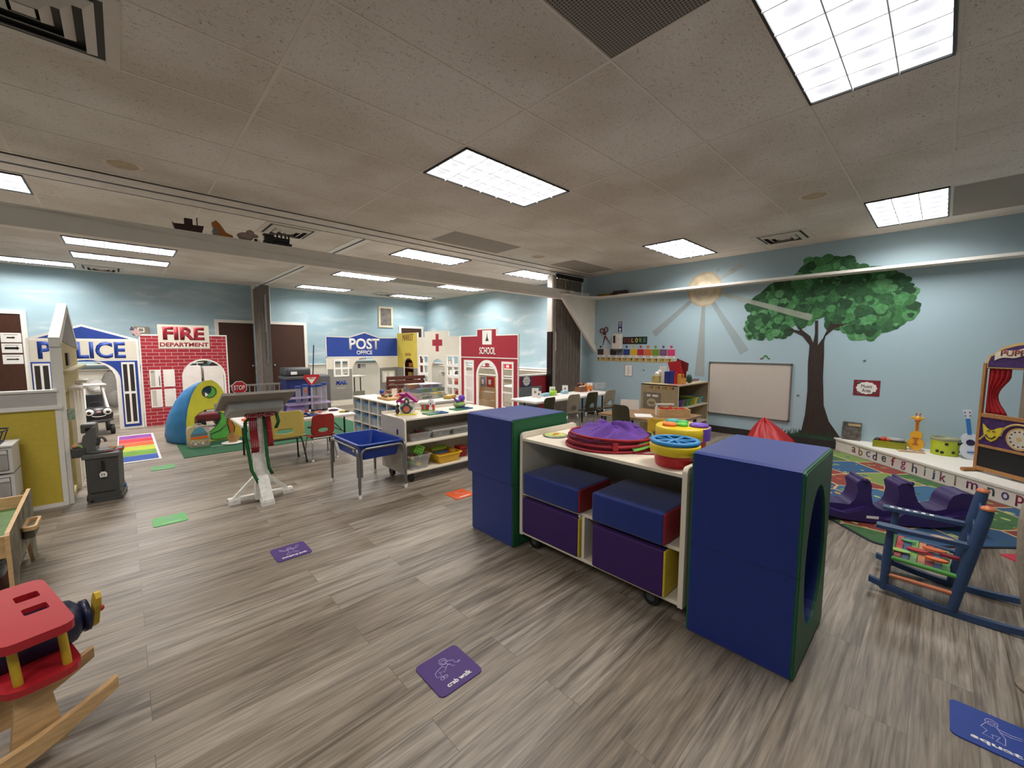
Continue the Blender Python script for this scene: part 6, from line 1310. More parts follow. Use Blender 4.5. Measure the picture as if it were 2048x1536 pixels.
for lab, x, z, w_, h_ in (('printed notice on the wall seen through the post office arch', 5.0, .88, .13, .085), ('small black and white notice behind the police arch', -.2, .88, .05, .06), ('small dark notice behind the fire arch', .95, .90, .05, .05)):
    t = thing('notice', lab, 'notice', (x, YB-.018, z)); MB().box(-w_, w_, -.002, 0, -h_, h_, mat('notice_paper', 'c8c4be', .7)).build('sheet', t); MB().box(-w_*.9, -w_*.3, -.004, -.002, -h_*.8, h_*.6, plast('5a4a50')).box(-w_*.1, w_*.8, -.004, -.002, h_*.2, h_*.35, DGREY).box(-w_*.1, w_*.8, -.004, -.002, -h_*.3, -h_*.1, DGREY).build('print', t)
# white desk in the post office, coats and toys behind police / fire fronts
t = thing('folding_desk', 'white folding desk with black legs seen through the post office arch', 'table', (3.95, 10.6, 0)); MB().box(0, .75, 0, .5, .62, .65, TW, .008).build('tabletop', t)
for x, y in ((.6, .05), (.3, .05), (.3, .45), (.6, .45)): MB().cyl((x, y, 0), (x, y, .62), .015, BLACK, n=8).build('leg', t)
MB().box(.05, .7, .02, .04, .0, .25, PGY).build('grey_panel', t)
small('white_cup', 'white small box on the desk behind the post office', 'box', MB().box(-.09, .05, -.04, .04, 0, .09, PAPER, .006).box(-.06, .02, -.042, -.04, .05, .07, DGREY), (4.2, 10.7, .65))
for lab, x, y, z, sx, sz, c in (('dark navy jacket hanging behind the toy car', .02, 11.3, .62, .16, .34, '1f2430'), ('round white helmet behind the toy car', -.42, 11.3, .62, .13, .14, 'c8c4be'), ('grey soft toy mass on the wall behind the toy car', -.22, 11.35, .55, .14, .36, '8a8680'),
        ('dark maroon bag hanging inside the fire arch', 1.50, 11.35, .93, .09, .13, '3c2428'), ('black cap behind the tent top inside the fire arch', 1.25, 10.9, .60, .10, .10, '241c20'), ('black and yellow bag at the top of the fire arch', 1.25, 11.35, 1.12, .12, .10, '4a4a30'),
        ('grey and black toy on the wall inside the fire arch', .75, 11.35, .72, .06, .15, '5a5250')):
    q = MB().ball((0, 0, 0), (sx, .07, sz), clothm(c)).ball((sx*.3, -.02, -sz*.5), (sx*.8, .07, sz*.55), clothm(c)); small('hanging_item', lab, 'clothing' if 'jacket' in lab or 'cap' in lab else 'bag', q, (x, 11.53, z))
t = thing('toy_kitchen', 'white toy cabinet seen through the fire station arch', 'cabinet', (.45, 10.95, 0)); MB().box(0, .75, 0, .35, 0, 1.0, WHITE, .008).box(.8, 1.15, .05, .35, 0, .98, WHITE, .008).build('body', t); MB().tube([(.06, -.01, .62), (.06, -.03, .64), (.06, -.03, .80), (.06, -.01, .82)], .008, STEEL, 6).build('handle', t)
t = thing('toy_fire_truck', 'dark ride-on toy with black wheels seen through the mouth of the tent', 'toy', (1.05, 8.9, 0)); MB().box(-.2, .2, -.1, .1, .10, .24, plast('5c1820'), .03, 3).build('body', t)
for x in (-.13, .13): MB().cyl((x, -.12, .07), (x, .12, .07), .07, BLACK, n=18).build('wheel', t)
# book display inside the school
t = thing('book_display', 'light wood sloping book display seen through the school arch', 'book display', (6.0, 7.5, 0), -PI/2)
MB().ext([[(0, 0), (.30, 0), (.12, .72), (.06, .74), (0, .72)][::-1]], 0, .02, WOODL, 'x').build('side_panel', t)
o = LAST[0]; o.location = (.62, 0, 0); MB().ext([[(0, 0), (.30, 0), (.12, .72), (.06, .74), (0, .72)][::-1]], 0, .02, WOODL, 'x').build('side_panel', t)
for z, y in ((.04, -.0), (.22, .05), (.40, .10)): MB().box(.02, .62, y, y+.015, z, z+.16, WOODB).build('shelf_front', t)
small('picture_book', 'red picture book on the display inside the school', 'book', MB().box(-.015, .015, -.13, .13, 0, .24, plast('a8221f'), .003).box(-.017, -.015, -.03, .06, .06, .17, PAPER), (6.1, 7.13, .50)); small('picture_book', 'blue and white book at the left of the display in the school', 'book', MB().box(-.015, .015, -.08, .08, 0, .22, plast('7a8aa4'), .003).box(-.017, -.015, -.04, .04, .06, .17, PAPER), (6.1, 7.40, .50))
t = thing('tan_cabinet', 'tan arched panel seen in the left window of the school', 'cabinet', (6.2, 8.0, 0), -PI/2); MB().ext([arch(0, .35, 0, .62)], 0, .03, mat('tan_panel', 'a58a60', .6)).build('panel', t); MB().box(0, .4, .03, .3, 0, .3, mat('tan_panel', 'a58a60')).build('base', t)
t = thing('folding_desk', 'white folding desk with yellow bowl in the right window of the school', 'table', (6.1, 6.9, 0), -PI/2); MB().box(0, .9, 0, .45, .52, .55, TW, .008).build('tabletop', t)
for x, y in ((.06, .04), (.84, .04), (.06, .41), (.84, .41)): MB().cyl((x, y, 0), (x, y, .52), .013, BLACK, n=8).build('leg', t)
small('bowl', 'yellow upturned toy bowl on the desk inside the school', 'bowl', MB().lathe([(.07, 0), (.06, .04), (.0, .06)], plast('cfc06a'), n=16), (6.25, 6.45, .55))
small('tall_black_case', 'tall black case beside the desk inside the school', 'case', MB().box(-.03, .03, -.03, .03, 0, .75, BLACK, .006), (6.6, 6.05, 0))
t = thing('market_shelf', 'dark brown shelf with packets inside the market arch', 'shelf', (5.42, 9.86, 0), -PI/2)
MB().ext([rect(0, .68, 0, 1.12), rect(.03, .65, .35, .62), rect(.03, .65, .65, .84), rect(.03, .65, .9, 1.08)], 0, .16, WOODD).build('shelf_case', t); MB().box(0, .68, .15, .165, 0, 1.12, WOODD).build('back_panel', t)
for z in (.63, .87): MB().box(0, .68, -.012, 0, z, z+.018, TRIMW).build('white_edge', t)
for i, (x, z, c) in enumerate(((.2, .655, 'a8864a'), (.5, .655, 'a85a6a'), (.25, .9, 'c87a5a'), (.45, .9, 'c8a07a'), (.2, .36, '4a3a2a'), (.5, .36, '5a5a4a'))): small('grocery_box', ('tan', 'pink', 'orange', 'cream', 'dark', 'olive')[i]+' packet on the dark shelf inside the market arch', 'packet', MB().box(-.04, .04, -.08, .08, 0, .10, plast(c), .006), (5.49, 9.86-x, z+.002), 0, 'packets inside the market')
for i, (y, z, c, r) in enumerate(((7.5, .805, '3a3a44', .045), (7.25, .805, '4a4448', .035), (7.5, .585, 'c8604a', .06), (7.45, .365, 'b83a30', .06), (7.25, .365, 'd88a80', .06))):
    small('shelf_toy', ('small black', 'small dark', 'coral', 'red', 'pink')[i]+' toy seen in the right windows of the hospital', 'toy', MB().ball((0, 0, r), (r, r, r), plast(c)).box(-r, r, -r*.6, r*.6, 0, r, plast(c)), (5.42, y, z))
t = thing('medicine_shelf', 'white low shelves behind the right windows of the hospital', 'shelf', (5.34, 7.66, 0), -PI/2)
for z in (.345, .565, .785): MB().box(0, .5, 0, .25, z, z+.018, TRIMW).build('shelf_board', t)
for x in (-.02, .5): MB().box(x, x+.02, 0, .25, 0, .9, TRIMW).build('side_panel', t)
# ---------------------------------------------------------------- long table with four chairs
t = thing('long_table', 'long white table in front of the grey accordion partition', 'table', (4.42, 4.12, 0))
MB().box(0, 2.05, 0, .56, .56, .602, TW, .014, 3).build('tabletop', t)
for x in (.25, 1.8):
    for y in (.06, .50): MB().cyl((x, y, 0), (x, y, .56), .014, BLACK, n=10).build('leg', t)
    MB().tube([(x, .06, .30), (x, .5, .30)], .009, BLACK, 6).build('leg_brace', t)
ZL = .602
for i, (x, y, w_, h_) in enumerate(((4.80, 4.50, .11, .15), (4.78, 4.40, .07, .11), (5.36, 4.62, .10, .13), (5.72, 4.63, .10, .13), (6.42, 4.60, .11, .14))):
    t = thing('standing_card', 'white printed card standing on the long table, '+('leftmost and larger', 'small one in front at the left end', 'second from the left', 'just before the grey partition', 'rightmost, by the clear bin')[i], 'card', (x, y, ZL), deg(-42), 'printed cards on the long table')
    MB().add([(-w_/2, 0, 0), (w_/2, 0, 0), (w_/2, .03, h_), (-w_/2, .03, h_)], [(0, 1, 2, 3)], PAPER).build('card_face', t, solid=.002); MB().add([(-w_/2, .05, 0), (w_/2, .05, 0), (w_/2, .03, h_), (-w_/2, .03, h_)], [(0, 1, 2, 3)], PAPER).build('card_back', t, solid=.002)
    MB().box(-w_*.18, w_*.12, -.0, .002, h_*.45, h_*.7, mat('card_print', '8a7a74', .6, var=.4, scale=60) if i != 1 else BLACK).build('print', t); LAST[0].location.y = .008
for x, y, w_, lab in ((5.07, 4.52, .11, 'left'), (5.60, 4.55, .075, 'right')): small('pencil_case', 'pale blue toy box on the long table, the %s one' % lab, 'box', MB().box(-w_, w_, -.04, .04, 0, .05, mat('pale_blue_box', '8fb9cc', .5, var=.12, scale=20), .015, 3), (x, y, ZL), .2, 'pale blue boxes on the long table')
t = thing('lime_box', 'bright lime green handled toy box on the long table', 'box', (5.27, 4.53, ZL), .5); MB().box(-.11, .11, -.045, .045, 0, .07, plast('9ecb2c'), .012, 3).build('box_case', t); MB().tube([(-.06, 0, .07), (-.05, 0, .10), (.05, 0, .10), (.06, 0, .07)], .008, plast('9ecb2c'), 6).build('handle', t)
t = thing('pencil_caddy', 'brown wire caddy of orange and dark things on the long table', 'caddy', (6.08, 4.56, ZL)); MB().ext([rect(-.1, .1, -.06, .06), rect(-.09, .09, -.05, .05)], 0, .10, mat('caddy_wood', '7a5238', .5), 'z').build('caddy_box', t); MB().box(-.13, .05, -.07, -.06, .10, .115, TRIMW).build('white_edge', t)
for i, (x, c) in enumerate(((-.05, '4a2a22'), (0, 'c8682c'), (.05, '5a3a30'))): small('ball', ('dark brown', 'orange', 'maroon')[i]+' round thing in the brown caddy on the long table', 'toy', MB().ball((0, 0, 0), .035, plast(c)), (6.08+x, 4.56, ZL+.13))
t = thing('orange_toy_animal', 'orange plastic toy animal to the right of the brown caddy', 'toy', (6.25, 4.50, ZL)); MB().box(-.09, .09, -.03, .03, .03, .10, plast('d87a2c'), .02, 3).box(-.08, -.05, -.02, .02, 0, .05, plast('d87a2c')).box(.05, .08, -.02, .02, 0, .05, plast('d87a2c')).build('body', t); MB().ball((-.09, 0, .12), (.03, .025, .03), plast('e08a3a')).build('head', t)
b5 = bin_('clear_bin', 'large low clear plastic bin at the right end of the long table', 'bin', (6.66, 4.62, ZL), .16, .12, .12, mat('bin_haze', 'c8cccc', .3, alpha=.35))
OL = mat('olive_shell', '37331f', .45, var=.08); TN = mat('tan_shell', '8d8370', .45, var=.06)
for i, (x, m, rz, lab) in enumerate(((4.60, OL, .0, 'dark olive chair at the left of the long table'), (5.22, TN, .12, 'tan chair second from the left at the long table'), (5.72, OL, .12, 'dark olive chair third from the left at the long table'), (6.26, TN, .12, 'tan chair at the right end of the long table by the wall'))):
    chair('school_chair', lab, (x, 4.17, 0), rz-.3*(i > 0), m, CHROME, .27, .34, .665, 'arch', 'chairs at the long table')
# ---------------------------------------------------------------- drawing table, its chairs, art shelf
OAK = mat('oak_top', '8f6f4c', .45, var=.12, scale=5, stretch=(3, 12, 12))
t = thing('drawing_table', 'low oak topped drawing table in front of the art shelf', 'table', (4.78, 2.20, 0))
MB().box(0, .88, 0, 1.08, .475, .50, OAK, .006).box(0.01, .87, .01, 1.07, .465, .475, CREAM).build('tabletop', t)
for x, y in ((.07, .07), (.81, .07), (.07, 1.01), (.81, 1.01)): MB().cyl((x, y, 0), (x, y, .47), .022, DGREY, n=12).build('leg', t)
chair('school_chair', 'dark olive chair with arched hole at the drawing table', (4.73, 2.80, 0), -PI/2, OL, CHROME, .27, .34, .68, 'arch')
chair('school_chair', 'small yellow chair at the near corner of the drawing table', (4.68, 2.30, 0), deg(-82), mat('yellow_shell', 'cfa82c', .45), CHROME, .24, .30, .575, 'oval')
small('paper_sheet', 'white sheet of paper lying on the drawing table', 'paper', MB().box(-.14, .14, -.11, .11, 0, .0015, PAPER), (5.02, 2.72, .501), .6); small('paper_sheet', 'second white sheet near the left edge of the drawing table', 'paper', MB().box(-.09, .09, -.06, .06, 0, .0015, PAPER), (4.98, 3.05, .501), .2)
t = thing('standing_card', 'white standing card on the drawing table', 'card', (5.35, 3.12, .50), -1.1); MB().box(-.13, .13, -.002, .002, 0, .15, PAPER).build('card_face', t); MB().box(-.13, .13, .0, .05, 0, .003, PAPER).build('card_foot', t)
t = thing('wooden_tray', 'light wooden tray of red toys on the drawing table', 'tray', (5.29, 2.45, .50), deg(-45))
MB().ext([rect(-.20, .20, -.11, .11), rect(-.185, .185, -.095, .095)], 0, .10, WOODL, 'z').box(-.19, .19, -.1, .1, 0, .01, WOODL).build('tray_box', t); MB().box(-.22, -.20, -.01, .01, 0, .16, TRIMW).box(-.22, .02, -.01, .01, .145, .165, TRIMW).build('white_arm', t)
random.seed(12)
for i in range(26): small('toy_brick', 'red toy brick heaped in the wooden tray', 'toy', MB().box(-.028, .028, -.018, .018, -.014, .014, plast('c8301f'), .004).cyl((0, 0, .014), (0, 0, .022), .009, plast('c8301f'), n=8), (lambda a, b: (5.29+(a+b)*.7071, 2.45+(b-a)*.7071, .585+random.uniform(-.012, .012)))(random.uniform(-.15, .15), random.uniform(-.07, .07)), random.uniform(0, 3), 'red bricks in the wooden tray')
t = thing('art_shelf', 'pale wood art shelf unit standing beside the whiteboard', 'shelf', (5.72, 2.57, 0))
AW = 1.10; AD = .58
for x in (0, AW-.02): MB().ext([[(0, .0), (AD, .0), (AD, .868), (.02, .868), (0, .85)]], x, x+.02, mat('tan_laminate', 'a89878', .5, var=.05), 'x', side=CREAM).build('side_panel', t)
MB().box(0, AW, 0, AD, .85, .87, mat('tan_laminate', 'a89878'), .003).build('top_board', t); MB().box(.02, AW-.02, .004, AD, .51, .53, CREAM).build('middle_shelf', t); MB().box(.02, AW-.02, .004, AD, .24, .26, CREAM).build('lower_shelf', t); MB().box(.02, AW-.02, .004, AD, .05, .07, CREAM).build('bottom_board', t); MB().box(.02, AW-.02, AD-.02, AD, .07, .85, mat('tan_laminate', 'a89878')).build('back_panel', t)
tri = MB(); TC = ['3a3428', 'b87a2c', 'c8a03a', '4a6a2c', 'b8622c', 'c8b04a']
for i in range(11): y = .06+.036*i; tri.ext([[(y, .835), (y+.034, .835), (y+.017, .795)]], -.003, 0, plast(TC[i % 6]), 'x')
tri.build('triangle_border', t)
t = thing('poster', 'grey sign with tan drawing on the side of the art shelf', 'poster', (5.718, 2.97, .63)); MB().box(-.002, 0, -.14, .14, -.13, .11, mat('poster_grey', '7d7466', .6)).build('sheet', t)
MB().box(-.004, -.002, .02, .08, .05, .08, PAPER).box(-.004, -.002, -.10, -.01, .05, .08, PAPER).build('caption_strip', t); MB().ext([[(.075*math.cos(a), -.04+.06*math.sin(a)) for a in [i*PI/10 for i in range(20)]], [(.05*math.cos(a), -.045+.025*math.sin(a)) for a in [i*PI/8 for i in range(16)]]], -.004, -.002, mat('tan_print', 'b5a888', .6, var=.3, scale=30), 'x').build('drawing', t)
for i, c in enumerate(('2a3f94', '6a4a6a', '3a7a3c', '6a8a2c', 'd8b42c', '4a9aa8')):
    x = 5.80+.155*i+.0; t = bin_('colored_bin', ('dark blue', 'mauve', 'dark green', 'olive green', 'yellow', 'teal')[i]+' small bin in the row on the art shelf', 'bin', (x+.03, 2.73, .531), .072, .13, .11, plast(c), 'coloured bins on the art shelf')
for i, (c, x) in enumerate((('4a2a5a', 5.9), ('8a2a34', 6.1), ('2a2a5a', 6.3))): small('bin_of_paint', ('purple', 'dark red', 'navy')[i]+' bin on the lowest shelf of the art unit', 'bin', MB().box(-.08, .08, -.1, .1, 0, .12, plast(c), .01), (x, 2.72, .072))
t = thing('toy_spinner', 'red based white stick toy on the lower art shelf', 'toy', (6.1, 2.65, .262)); MB().cyl((0, 0, 0), (0, 0, .03), .05, RED).build('base', t); MB().cyl((0, 0, .03), (0, 0, .2), .008, TXTW).build('stick', t)
for x in (5.97, 5.99, 6.01): pass
t = thing('scissor_block', 'dark block of red scissors by the side of the art shelf on the drawing table', 'scissors', (5.58, 2.62, .50)); MB().box(-.05, .05, -.03, .03, 0, .06, DGREY, .004).build('block', t); MB().tube([(-.02, 0, .06), (.0, -.01, .12)], .006, RED, 6).tube([(.02, 0, .06), (.05, -.01, .12)], .006, RED, 6).build('scissor_handles', t)
ZA = .870
t = thing('tissue_box', 'small patterned tissue box with white tissue on the art shelf', 'tissue box', (6.0, 3.04, ZA)); MB().box(-.06, .06, -.055, .055, 0, .11, mat('tissue_print', 'b3a56a', .6, var=.35, scale=30), .004).build('box_case', t); MB().ball((0, -.0, .13), (.035, .035, .04), PAPER).ball((.02, -.03, .16), (.02, .035, .04), PAPER).build('tissue', t)
t = thing('paper_holder', 'white upright paper holder between tissue box and blue caddy', 'holder', (6.03, 2.94, ZA)); MB().box(-.01, .0, -.035, .075, 0, .25, TXTW, .003).box(-.01, .09, -.035, -.028, 0, .05, TXTW).box(-.01, .09, -.12, .075, 0, .008, TXTW).build('holder_body', t)
t = thing('book_caddy', 'blue, red and yellow book caddy holding red folders on the art shelf', 'caddy', (6.05, 2.76, ZA))
MB().box(-.10, .10, .06, .14, 0, .18, plast('1f2f84'), .006).box(-.1, .1, -.01, .055, 0, .19, plast('25388f'), .006).build('blue_bin', t); MB().box(-.10, .10, -.06, -.012, 0, .17, plast('b8242a'), .006).build('red_bin', t); MB().box(-.10, .10, -.11, -.062, 0, .15, plast('d8a03a'), .006).build('yellow_bin', t)
small('folder', 'bright red folder sticking up out of the book caddy', 'folder', MB().add([(-.05, -.10, 0), (-.05, .10, .0), (-.05, .14, .13), (-.05, -.06, .16)], [(0, 1, 2, 3)], RED).box(-.055, -.045, -.1, .1, -.1, .02, RED), (6.05, 2.74, ZA+.19)); small('folder', 'dark red folder behind the bright red folder', 'folder', MB().add([(0, -.12, 0), (0, .08, .0), (0, .05, .19), (0, -.13, .12)], [(0, 1, 2, 3)], plast('7a2a28')).box(-.005, .005, -.1, .08, -.1, .02, plast('7a2a28')), (6.08, 2.72, ZA+.19))
small('dark_green_bottle', 'dark green rounded container at the right of the book caddy', 'container', MB().ball((0, 0, .07), (.04, .04, .07), plast('22483a')), (6.28, 2.66, ZA))
t = thing('paper_tray', 'dark red and white paper stack at the right end of the art shelf', 'paper stack', (6.55, 2.78, ZA)); MB().box(-.15, .15, -.12, .12, 0, .01, PAPER).build('paper', t); MB().box(-.16, .12, -.11, .10, .01, .022, plast('5a1c2a')).box(-.12, .16, -.1, .1, .030, .04, plast('4a1a2a')).box(-.1, .1, -.1, .1, .022, .03, PAPER).build('red_folder', t)
small('red_paper', 'pinkish red flat sheet at the front left of the art shelf top', 'paper', MB().box(-.16, .16, -.08, .08, 0, .003, plast('a8585a')), (5.95, 2.68, ZA))
# red beanbag behind the near blocks
def bag(u, v):
    a = 2*PI*u; r = (1-v)**.75*(.42+.05*math.sin(5*a)+.03*math.sin(9*a+8*v)); return (r*math.cos(a), r*.8*math.sin(a)+.12*v, .44*v**1.1+.02*math.sin(7*a+5*v)*(v > .02))
tag(MB().grid(bag, 60, 14, mat('red_beanbag', 'b01f24', .5, var=.12, bump=.3, bscale=20)).build('beanbag_chair', solid=.004, loc=(6.35, 1.52, .0)), 'crumpled red beanbag on the floor under the whiteboard', 'beanbag')

# ---------------------------------------------------------------- things on the mural wall
def onwall(name, lab, cat, y, z): return thing(name, lab, cat, (XR, y, z), -PI/2)       # local x to the viewer's right, -y into the room
t = onwall('whiteboard', 'large blank whiteboard with grey metal frame on the blue wall', 'whiteboard', 2.705, .31)
MB().box(0, 1.19, -.012, -.002, 0, .87, mat('board_white', 'c6bcb2', .25, var=.02)).build('board', t)
MB().ext([rect(0, 1.19, 0, .87), rect(.018, 1.172, .018, .852)], -.022, -.012, STEEL).build('frame', t)
q = MB()
for x in (0, 1.16):
    for z in (0, .84): q.box(x, x+.03, -.026, -.002, z, z+.03, plast('4a4a4a'), .004)
q.build('corner_caps', t); q = None
t = onwall('music_sign', 'maroon bordered sign reading Music Area on the blue wall', 'sign', .675, .88)
MB().box(-.135, .135, -.003, 0, -.105, .105, mat('maroon_border', '7d1f30', .6)).build('border', t); strip(t, 'scalloped_sheet', [[(.105*math.cos(a)*(1+.05*math.cos(12*a)), .08*math.sin(a)*(1+.05*math.cos(12*a))) for a in [i*PI/24 for i in range(48)]]], PAPER, .002, .003)
text('Music', .11, .042, DGREY, t, (0, -.0055, .025), UP, .0); text('Area', .09, .046, DGREY, t, (.0, -.0055, -.03), UP, .0)
MB().ball((-.08, -.005, .07), (.022, .002, .014), plast('4a5a4a')).ball((-.075, -.005, -.07), (.022, .002, .016), plast('6a5a5a')).ball((.08, -.005, -.06), (.02, .002, .016), plast('5a4a40')).build('note_prints', t)
t = onwall('caterpillar', 'green caterpillar sticker on the wall above the whiteboard', 'sticker', 1.93, 1.235)
q = MB()
for i in range(8): a = i/7; q.ball((a*.10, -.002, .012+.045*math.sin(PI*a)**2*(1 if .2 < a < .95 else .6)), (.012, .003, .012), plast('2f6a2c' if i % 2 else '4a8a34'), 8, 6)
q.build('body_segments', t); MB().ball((-.012, -.003, .012), (.012, .004, .012), plast('a8482c'), 8, 6).build('head', t)
for y, z, lab in ((.715, 1.245, 'right of the tree trunk'), (1.43, .72, 'between whiteboard and tree'), (3.9, .99, 'left of the blue book caddy')): small('wall_mark', 'tiny dark hook on the blue wall, '+lab, 'hook', MB().ball((0, 0, 0), (.006, .016, .012), plast('6a6460')), (XR-.006, y, z), 0, 'small hooks on the blue wall')
# colour chart
CN = [('brown', '35201a'), ('white', 'cbbfb2'), ('black', '17151a'), ('gray', '5b6066'), ('blue', '1d3a7a'), ('yellow', 'd0ac28'), ('red', 'b02438'), ('orange', 'c8682c'), ('green', '6a8a24'), ('purple', '6c4f74'), ('pink', 'c03a68')]
for i, (nm, c) in enumerate(CN):
    y = 4.955-.1505*i; t = onwall('color_card', nm+' square color card in the row on the blue wall', 'card', y, 1.245); t['group'] = 'color cards under the COLORS banner'
    MB().box(.001, .149, -.003, 0, -.025, .14, PAPER).build('card', t); MB().box(.003, .147, -.005, -.003, .018, .138, paint(c)).build('color_square', t)
    text(nm, .085, .02, BLACK, t, (.075, -.0035, -.004), UP, .01, ex=.001)
    if nm == 'gray': continue
    st = MB(); pts = [((.036 if k_ % 2 == 0 else .016)*math.sin(k_*PI/5+PI), .182+(.036 if k_ % 2 == 0 else .016)*math.cos(k_*PI/5+PI)) for k_ in range(10)]
    st.ext([[(x+.075, z) for x, z in pts][::-1]], -.004, 0, paint(c)); st.build('star', t)
t = onwall('triangle_border', 'border strip of brown, orange and green triangles under the color cards', 'border', 4.955, 1.135)
MB().box(0, 1.62, -.002, 0, 0, .075, mat('border_cream', 'b8a878', .7)).build('strip', t); q = MB()
for i in range(38): q.ext([[(.005+.0425*i, .072), (.045+.0425*i, .072), (.025+.0425*i, .006)]], -.004, -.002, plast(TC[(i*5) % 6]))
q.build('triangles', t)
t = onwall('colors_banner', 'black banner reading COLORS in rainbow letters', 'banner', 4.37, 1.55)
MB().box(0, .52, -.003, 0, -.07, .07, mat('banner_dark', '1f1a1c', .6)).box(.26, .52, -.0032, 0, -.07, .07, mat('banner_darkgreen', '16281f', .6)).build('sheet', t)
for i, (ch, c) in enumerate(zip('COLORS', ('8a2f34', 'a02a2e', 'c8883a', 'd8c868', '7aa05a', '5a9a8c'))): text(ch, .055, .08, paint(c), t, (.055+.082*i, -.0035, 0), UP, .02, 'letter')
t = onwall('sanitizer_dispenser', 'white hand sanitizer dispenser mounted over the gray color card', 'dispenser', 4.56, 1.38)
MB().box(0, .20, -.10, 0, 0, .30, mat('dispenser_white', 'cfc7bf', .35), .025, 3).build('case', t); MB().box(.035, .085, -.104, -.098, .12, .27, mat('dark_window', '23282a', .2), .004).build('window', t); MB().box(.03, .17, -.09, -.01, -.03, 0, DGREY, .008).build('nozzle', t)
t = onwall('hand_sign', 'narrow blue hand washing sign above the sanitizer dispenser', 'sign', 4.49, 1.70)
MB().box(0, .115, -.003, 0, 0, .24, PAPER).build('sheet', t); MB().box(.01, .105, -.005, -.003, .01, .23, paint('1f3c70')).build('blue_panel', t)
for z in (.20, .17, .135): MB().box(.025, .09, -.006, -.005, z, z+.012, TXTW).build('writing_line', t)
MB().ball((.057, -.006, .07), (.02, .002, .025), TXTW).box(.035, .08, -.007, -.005, .02, .035, TXTW).build('hand_symbol', t)
t = onwall('line_notice', 'tall narrow drawing notice on the wall below the triangle border', 'notice', 4.32, .85)
MB().box(0, .19, -.003, 0, 0, .235, mat('grey_notice', '9fa5a6', .6)).box(.02, .17, -.005, -.003, .015, .22, PAPER).build('sheet', t); MB().tube([(.08, -.006, .2), (.1, -.006, .17), (.085, -.006, .14), (.105, -.006, .1), (.08, -.006, .06), (.09, -.006, .03)], .003, DGREY, 5).build('line_drawing', t)
t = onwall('wall_scissors', 'big red scissors decoration on the wall by the partition', 'decoration', 4.78, 1.655)
DR = plast('6e1a1e')
for s_ in (-1, 1):
    a = deg(25); q = MB(); q.T = Matrix.Rotation(s_*deg(24)-deg(12), 4, 'Y')
    q.tube([(.0+.042*math.sin(b), -.012, .12+.05*math.cos(b)) for b in [i*2*PI/16 for i in range(16)]], .010, DR, 6, closed=True).ext([[(-.014, .08), (.014, .08), (.018, 0), (0, -.22), (-.016, 0)][::-1]], -.014, -.004, DR); q.build('scissor_blade', t)
MB().cyl((0, -.02, 0), (0, -.005, 0), .011, TXTW, n=12).build('pivot', t)

# ---------------------------------------------------------------- toys along the top of the beam (z 2.505) and corner shelf
ZB = 2.505
t = thing('toy_boat', 'dark maroon toy boat on top of the ceiling beam', 'toy', (.53, 5.10, ZB)); t.scale = (1, 1, 1.5)
MR = plast('3c1a1c'); MB().ext([[(-.10, .0), (.10, .0), (.115, .035), (.12, .05), (-.11, .04), (-.12, .05)]], -.03, .03, MR).build('hull', t); MB().box(-.03, .035, -.02, .02, .04, .085, MR, .006).build('cabin', t); MB().cyl((.07, 0, .045), (.07, 0, .10), .005, MR, n=8).build('mast', t)
t = thing('toy_excavator', 'orange toy animal with a round wheel on top of the beam', 'toy', (.80, 5.10, ZB)); t.scale = (1, 1, 1.4)
MB().ext([[(-.09, .0), (.09, 0), (.085, .02), (.03, .035), (-.02, .09), (-.05, .11), (-.085, .09), (-.075, .06), (-.05, .05)]], -.025, .025, plast('b5702a')).build('body', t); MB().cyl((-.06, -.03, .03), (-.06, .03, .03), .024, STEEL, n=16).build('wheel', t)
t = thing('toy_piglet', 'pink soft toy lying on the beam between orange toy and train', 'toy', (1.0, 5.10, ZB)); t.scale = (1, 1, 1.3)
MB().ball((0, 0, .035), (.075, .035, .032), plast('a8908c')).ball((.045, 0, .065), (.04, .03, .028), plast('a8908c')).ball((.09, 0, .05), (.03, .02, .016), plast('a8908c')).build('body', t); MB().cyl((-.045, -.01, 0), (-.045, -.01, .03), .014, plast('9a827e')).cyl((.03, -.01, 0), (.03, -.01, .03), .014, plast('9a827e')).build('feet', t)
t = thing('toy_steam_train', 'black toy steam train silhouette at the right end of the beam toys', 'toy', (1.30, 5.10, ZB)); t.scale = (1.15, 1, 1.25)
MB().box(-.12, .12, -.025, .025, .012, .03, BLACK, .003).build('chassis', t); MB().cyl((-.05, 0, .05), (.10, 0, .05), .024, BLACK, n=14).build('boiler', t); MB().box(-.11, -.045, -.025, .025, .03, .075, BLACK).box(-.12, -.03, -.03, .03, .075, .085, BLACK).build('cab', t)
for x in (-.0, .035, .07, .1): MB().cyl((x, 0, .06), (x, 0, .10), .008, BLACK, n=10).build('stack', t)
for x in (-.08, -.03, .02, .07): MB().cyl((x, -.028, .014), (x, .028, .014), .014, BLACK, n=12).build('wheel', t)
small('train_wagon', 'small black and white wagon before the steam train on the beam', 'toy', MB().box(-.025, .0, -.015, .015, 0, .03, BLACK).box(.0, .025, -.015, .015, 0, .028, TXTW), (1.10, 5.075, ZB))
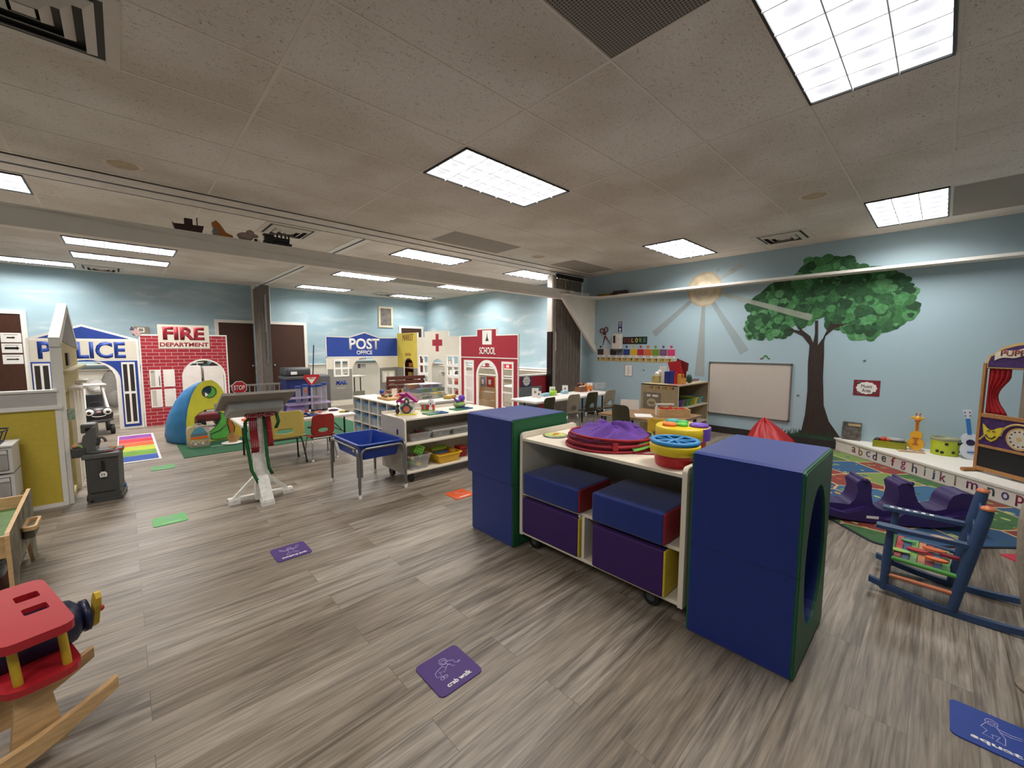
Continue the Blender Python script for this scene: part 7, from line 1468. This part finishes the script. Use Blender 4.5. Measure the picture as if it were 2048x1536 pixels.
t = thing('clear_tray_of_toys', 'clear plastic tray of toys on the corner shelf by the partition', 'tray', (6.55, 4.985, 2.42)); MB().ext([rect(-.30, .25, -.06, .05), rect(-.29, .24, -.05, .04)], 0, .06, CLEAR, 'z').build('tray_walls', t); MB().tube([(-.25, -.05, .05), (-.1, -.07, .03), (.0, -.05, .055), (.1, -.06, .03), (.2, -.05, .05)], .008, CLEARB, 6).build('plastic_wrap', t)
small('yellow_toy', 'yellow toy on the corner shelf beside the clear tray', 'toy', MB().box(-.05, .05, -.15, .15, 0, .055, plast('8d6b22'), .008), (7.03, 4.72, 2.421)); small('brown_toy_box', 'dark maroon rounded box on the wall shelf by the corner', 'toy', MB().box(-.05, .05, -.16, .16, 0, .085, plast('3a201e'), .03, 3), (7.03, 4.37, 2.421))

# ---------------------------------------------------------------- nesting: small pieces hang under the part that carries them
def nest(child, carrier):
    for root in [o for o in COL.objects if o.parent is None and o.type == 'EMPTY']:
        ch = list(root.children); cars = [c for c in ch if c.name.split('.')[0] == carrier and c.matrix_basis == Matrix()]
        if not cars: continue
        for c in ch:
            if c.name.split('.')[0] == child:
                def cen(o): 
                    bb = [Vector(b) for b in o.bound_box]; return o.matrix_basis @ (sum(bb, Vector())/8)
                best = min(cars, key=lambda k_: (cen(k_)-cen(c)).length)
                c.parent = best
for a, b in (('lettering', 'sign_board'), ('lettering', 'sign_plate'), ('lettering', 'blue_sign_band'), ('lettering', 'banner'), ('lettering', 'mat_pad'), ('lettering', 'border'), ('lettering', 'white_band'), ('lettering', 'card'), ('lettering', 'board'),
             ('letter', 'sheet'), ('letter', 'base'), ('line_drawing', 'mat_pad'), ('foot_cap', 'leg_frame'), ('dark_panes', 'window_frame'), ('post_cap', 'back_post'), ('mask_features', 'comedy_mask'), ('hour_marks', 'clock_face'),
             ('sound_hole', 'body'), ('loft_window', 'barn_front'), ('barn_door', 'barn_front'), ('attic_window', 'house_body'), ('print', 'sheet'), ('print', 'box_case'), ('print', 'card_face'), ('writing_line', 'sheet'), ('window', 'case'), ('cup_holder', 'end_panel'), ('paper_label', 'lid'), ('propeller_hub', 'propeller')):
    nest(a, b)
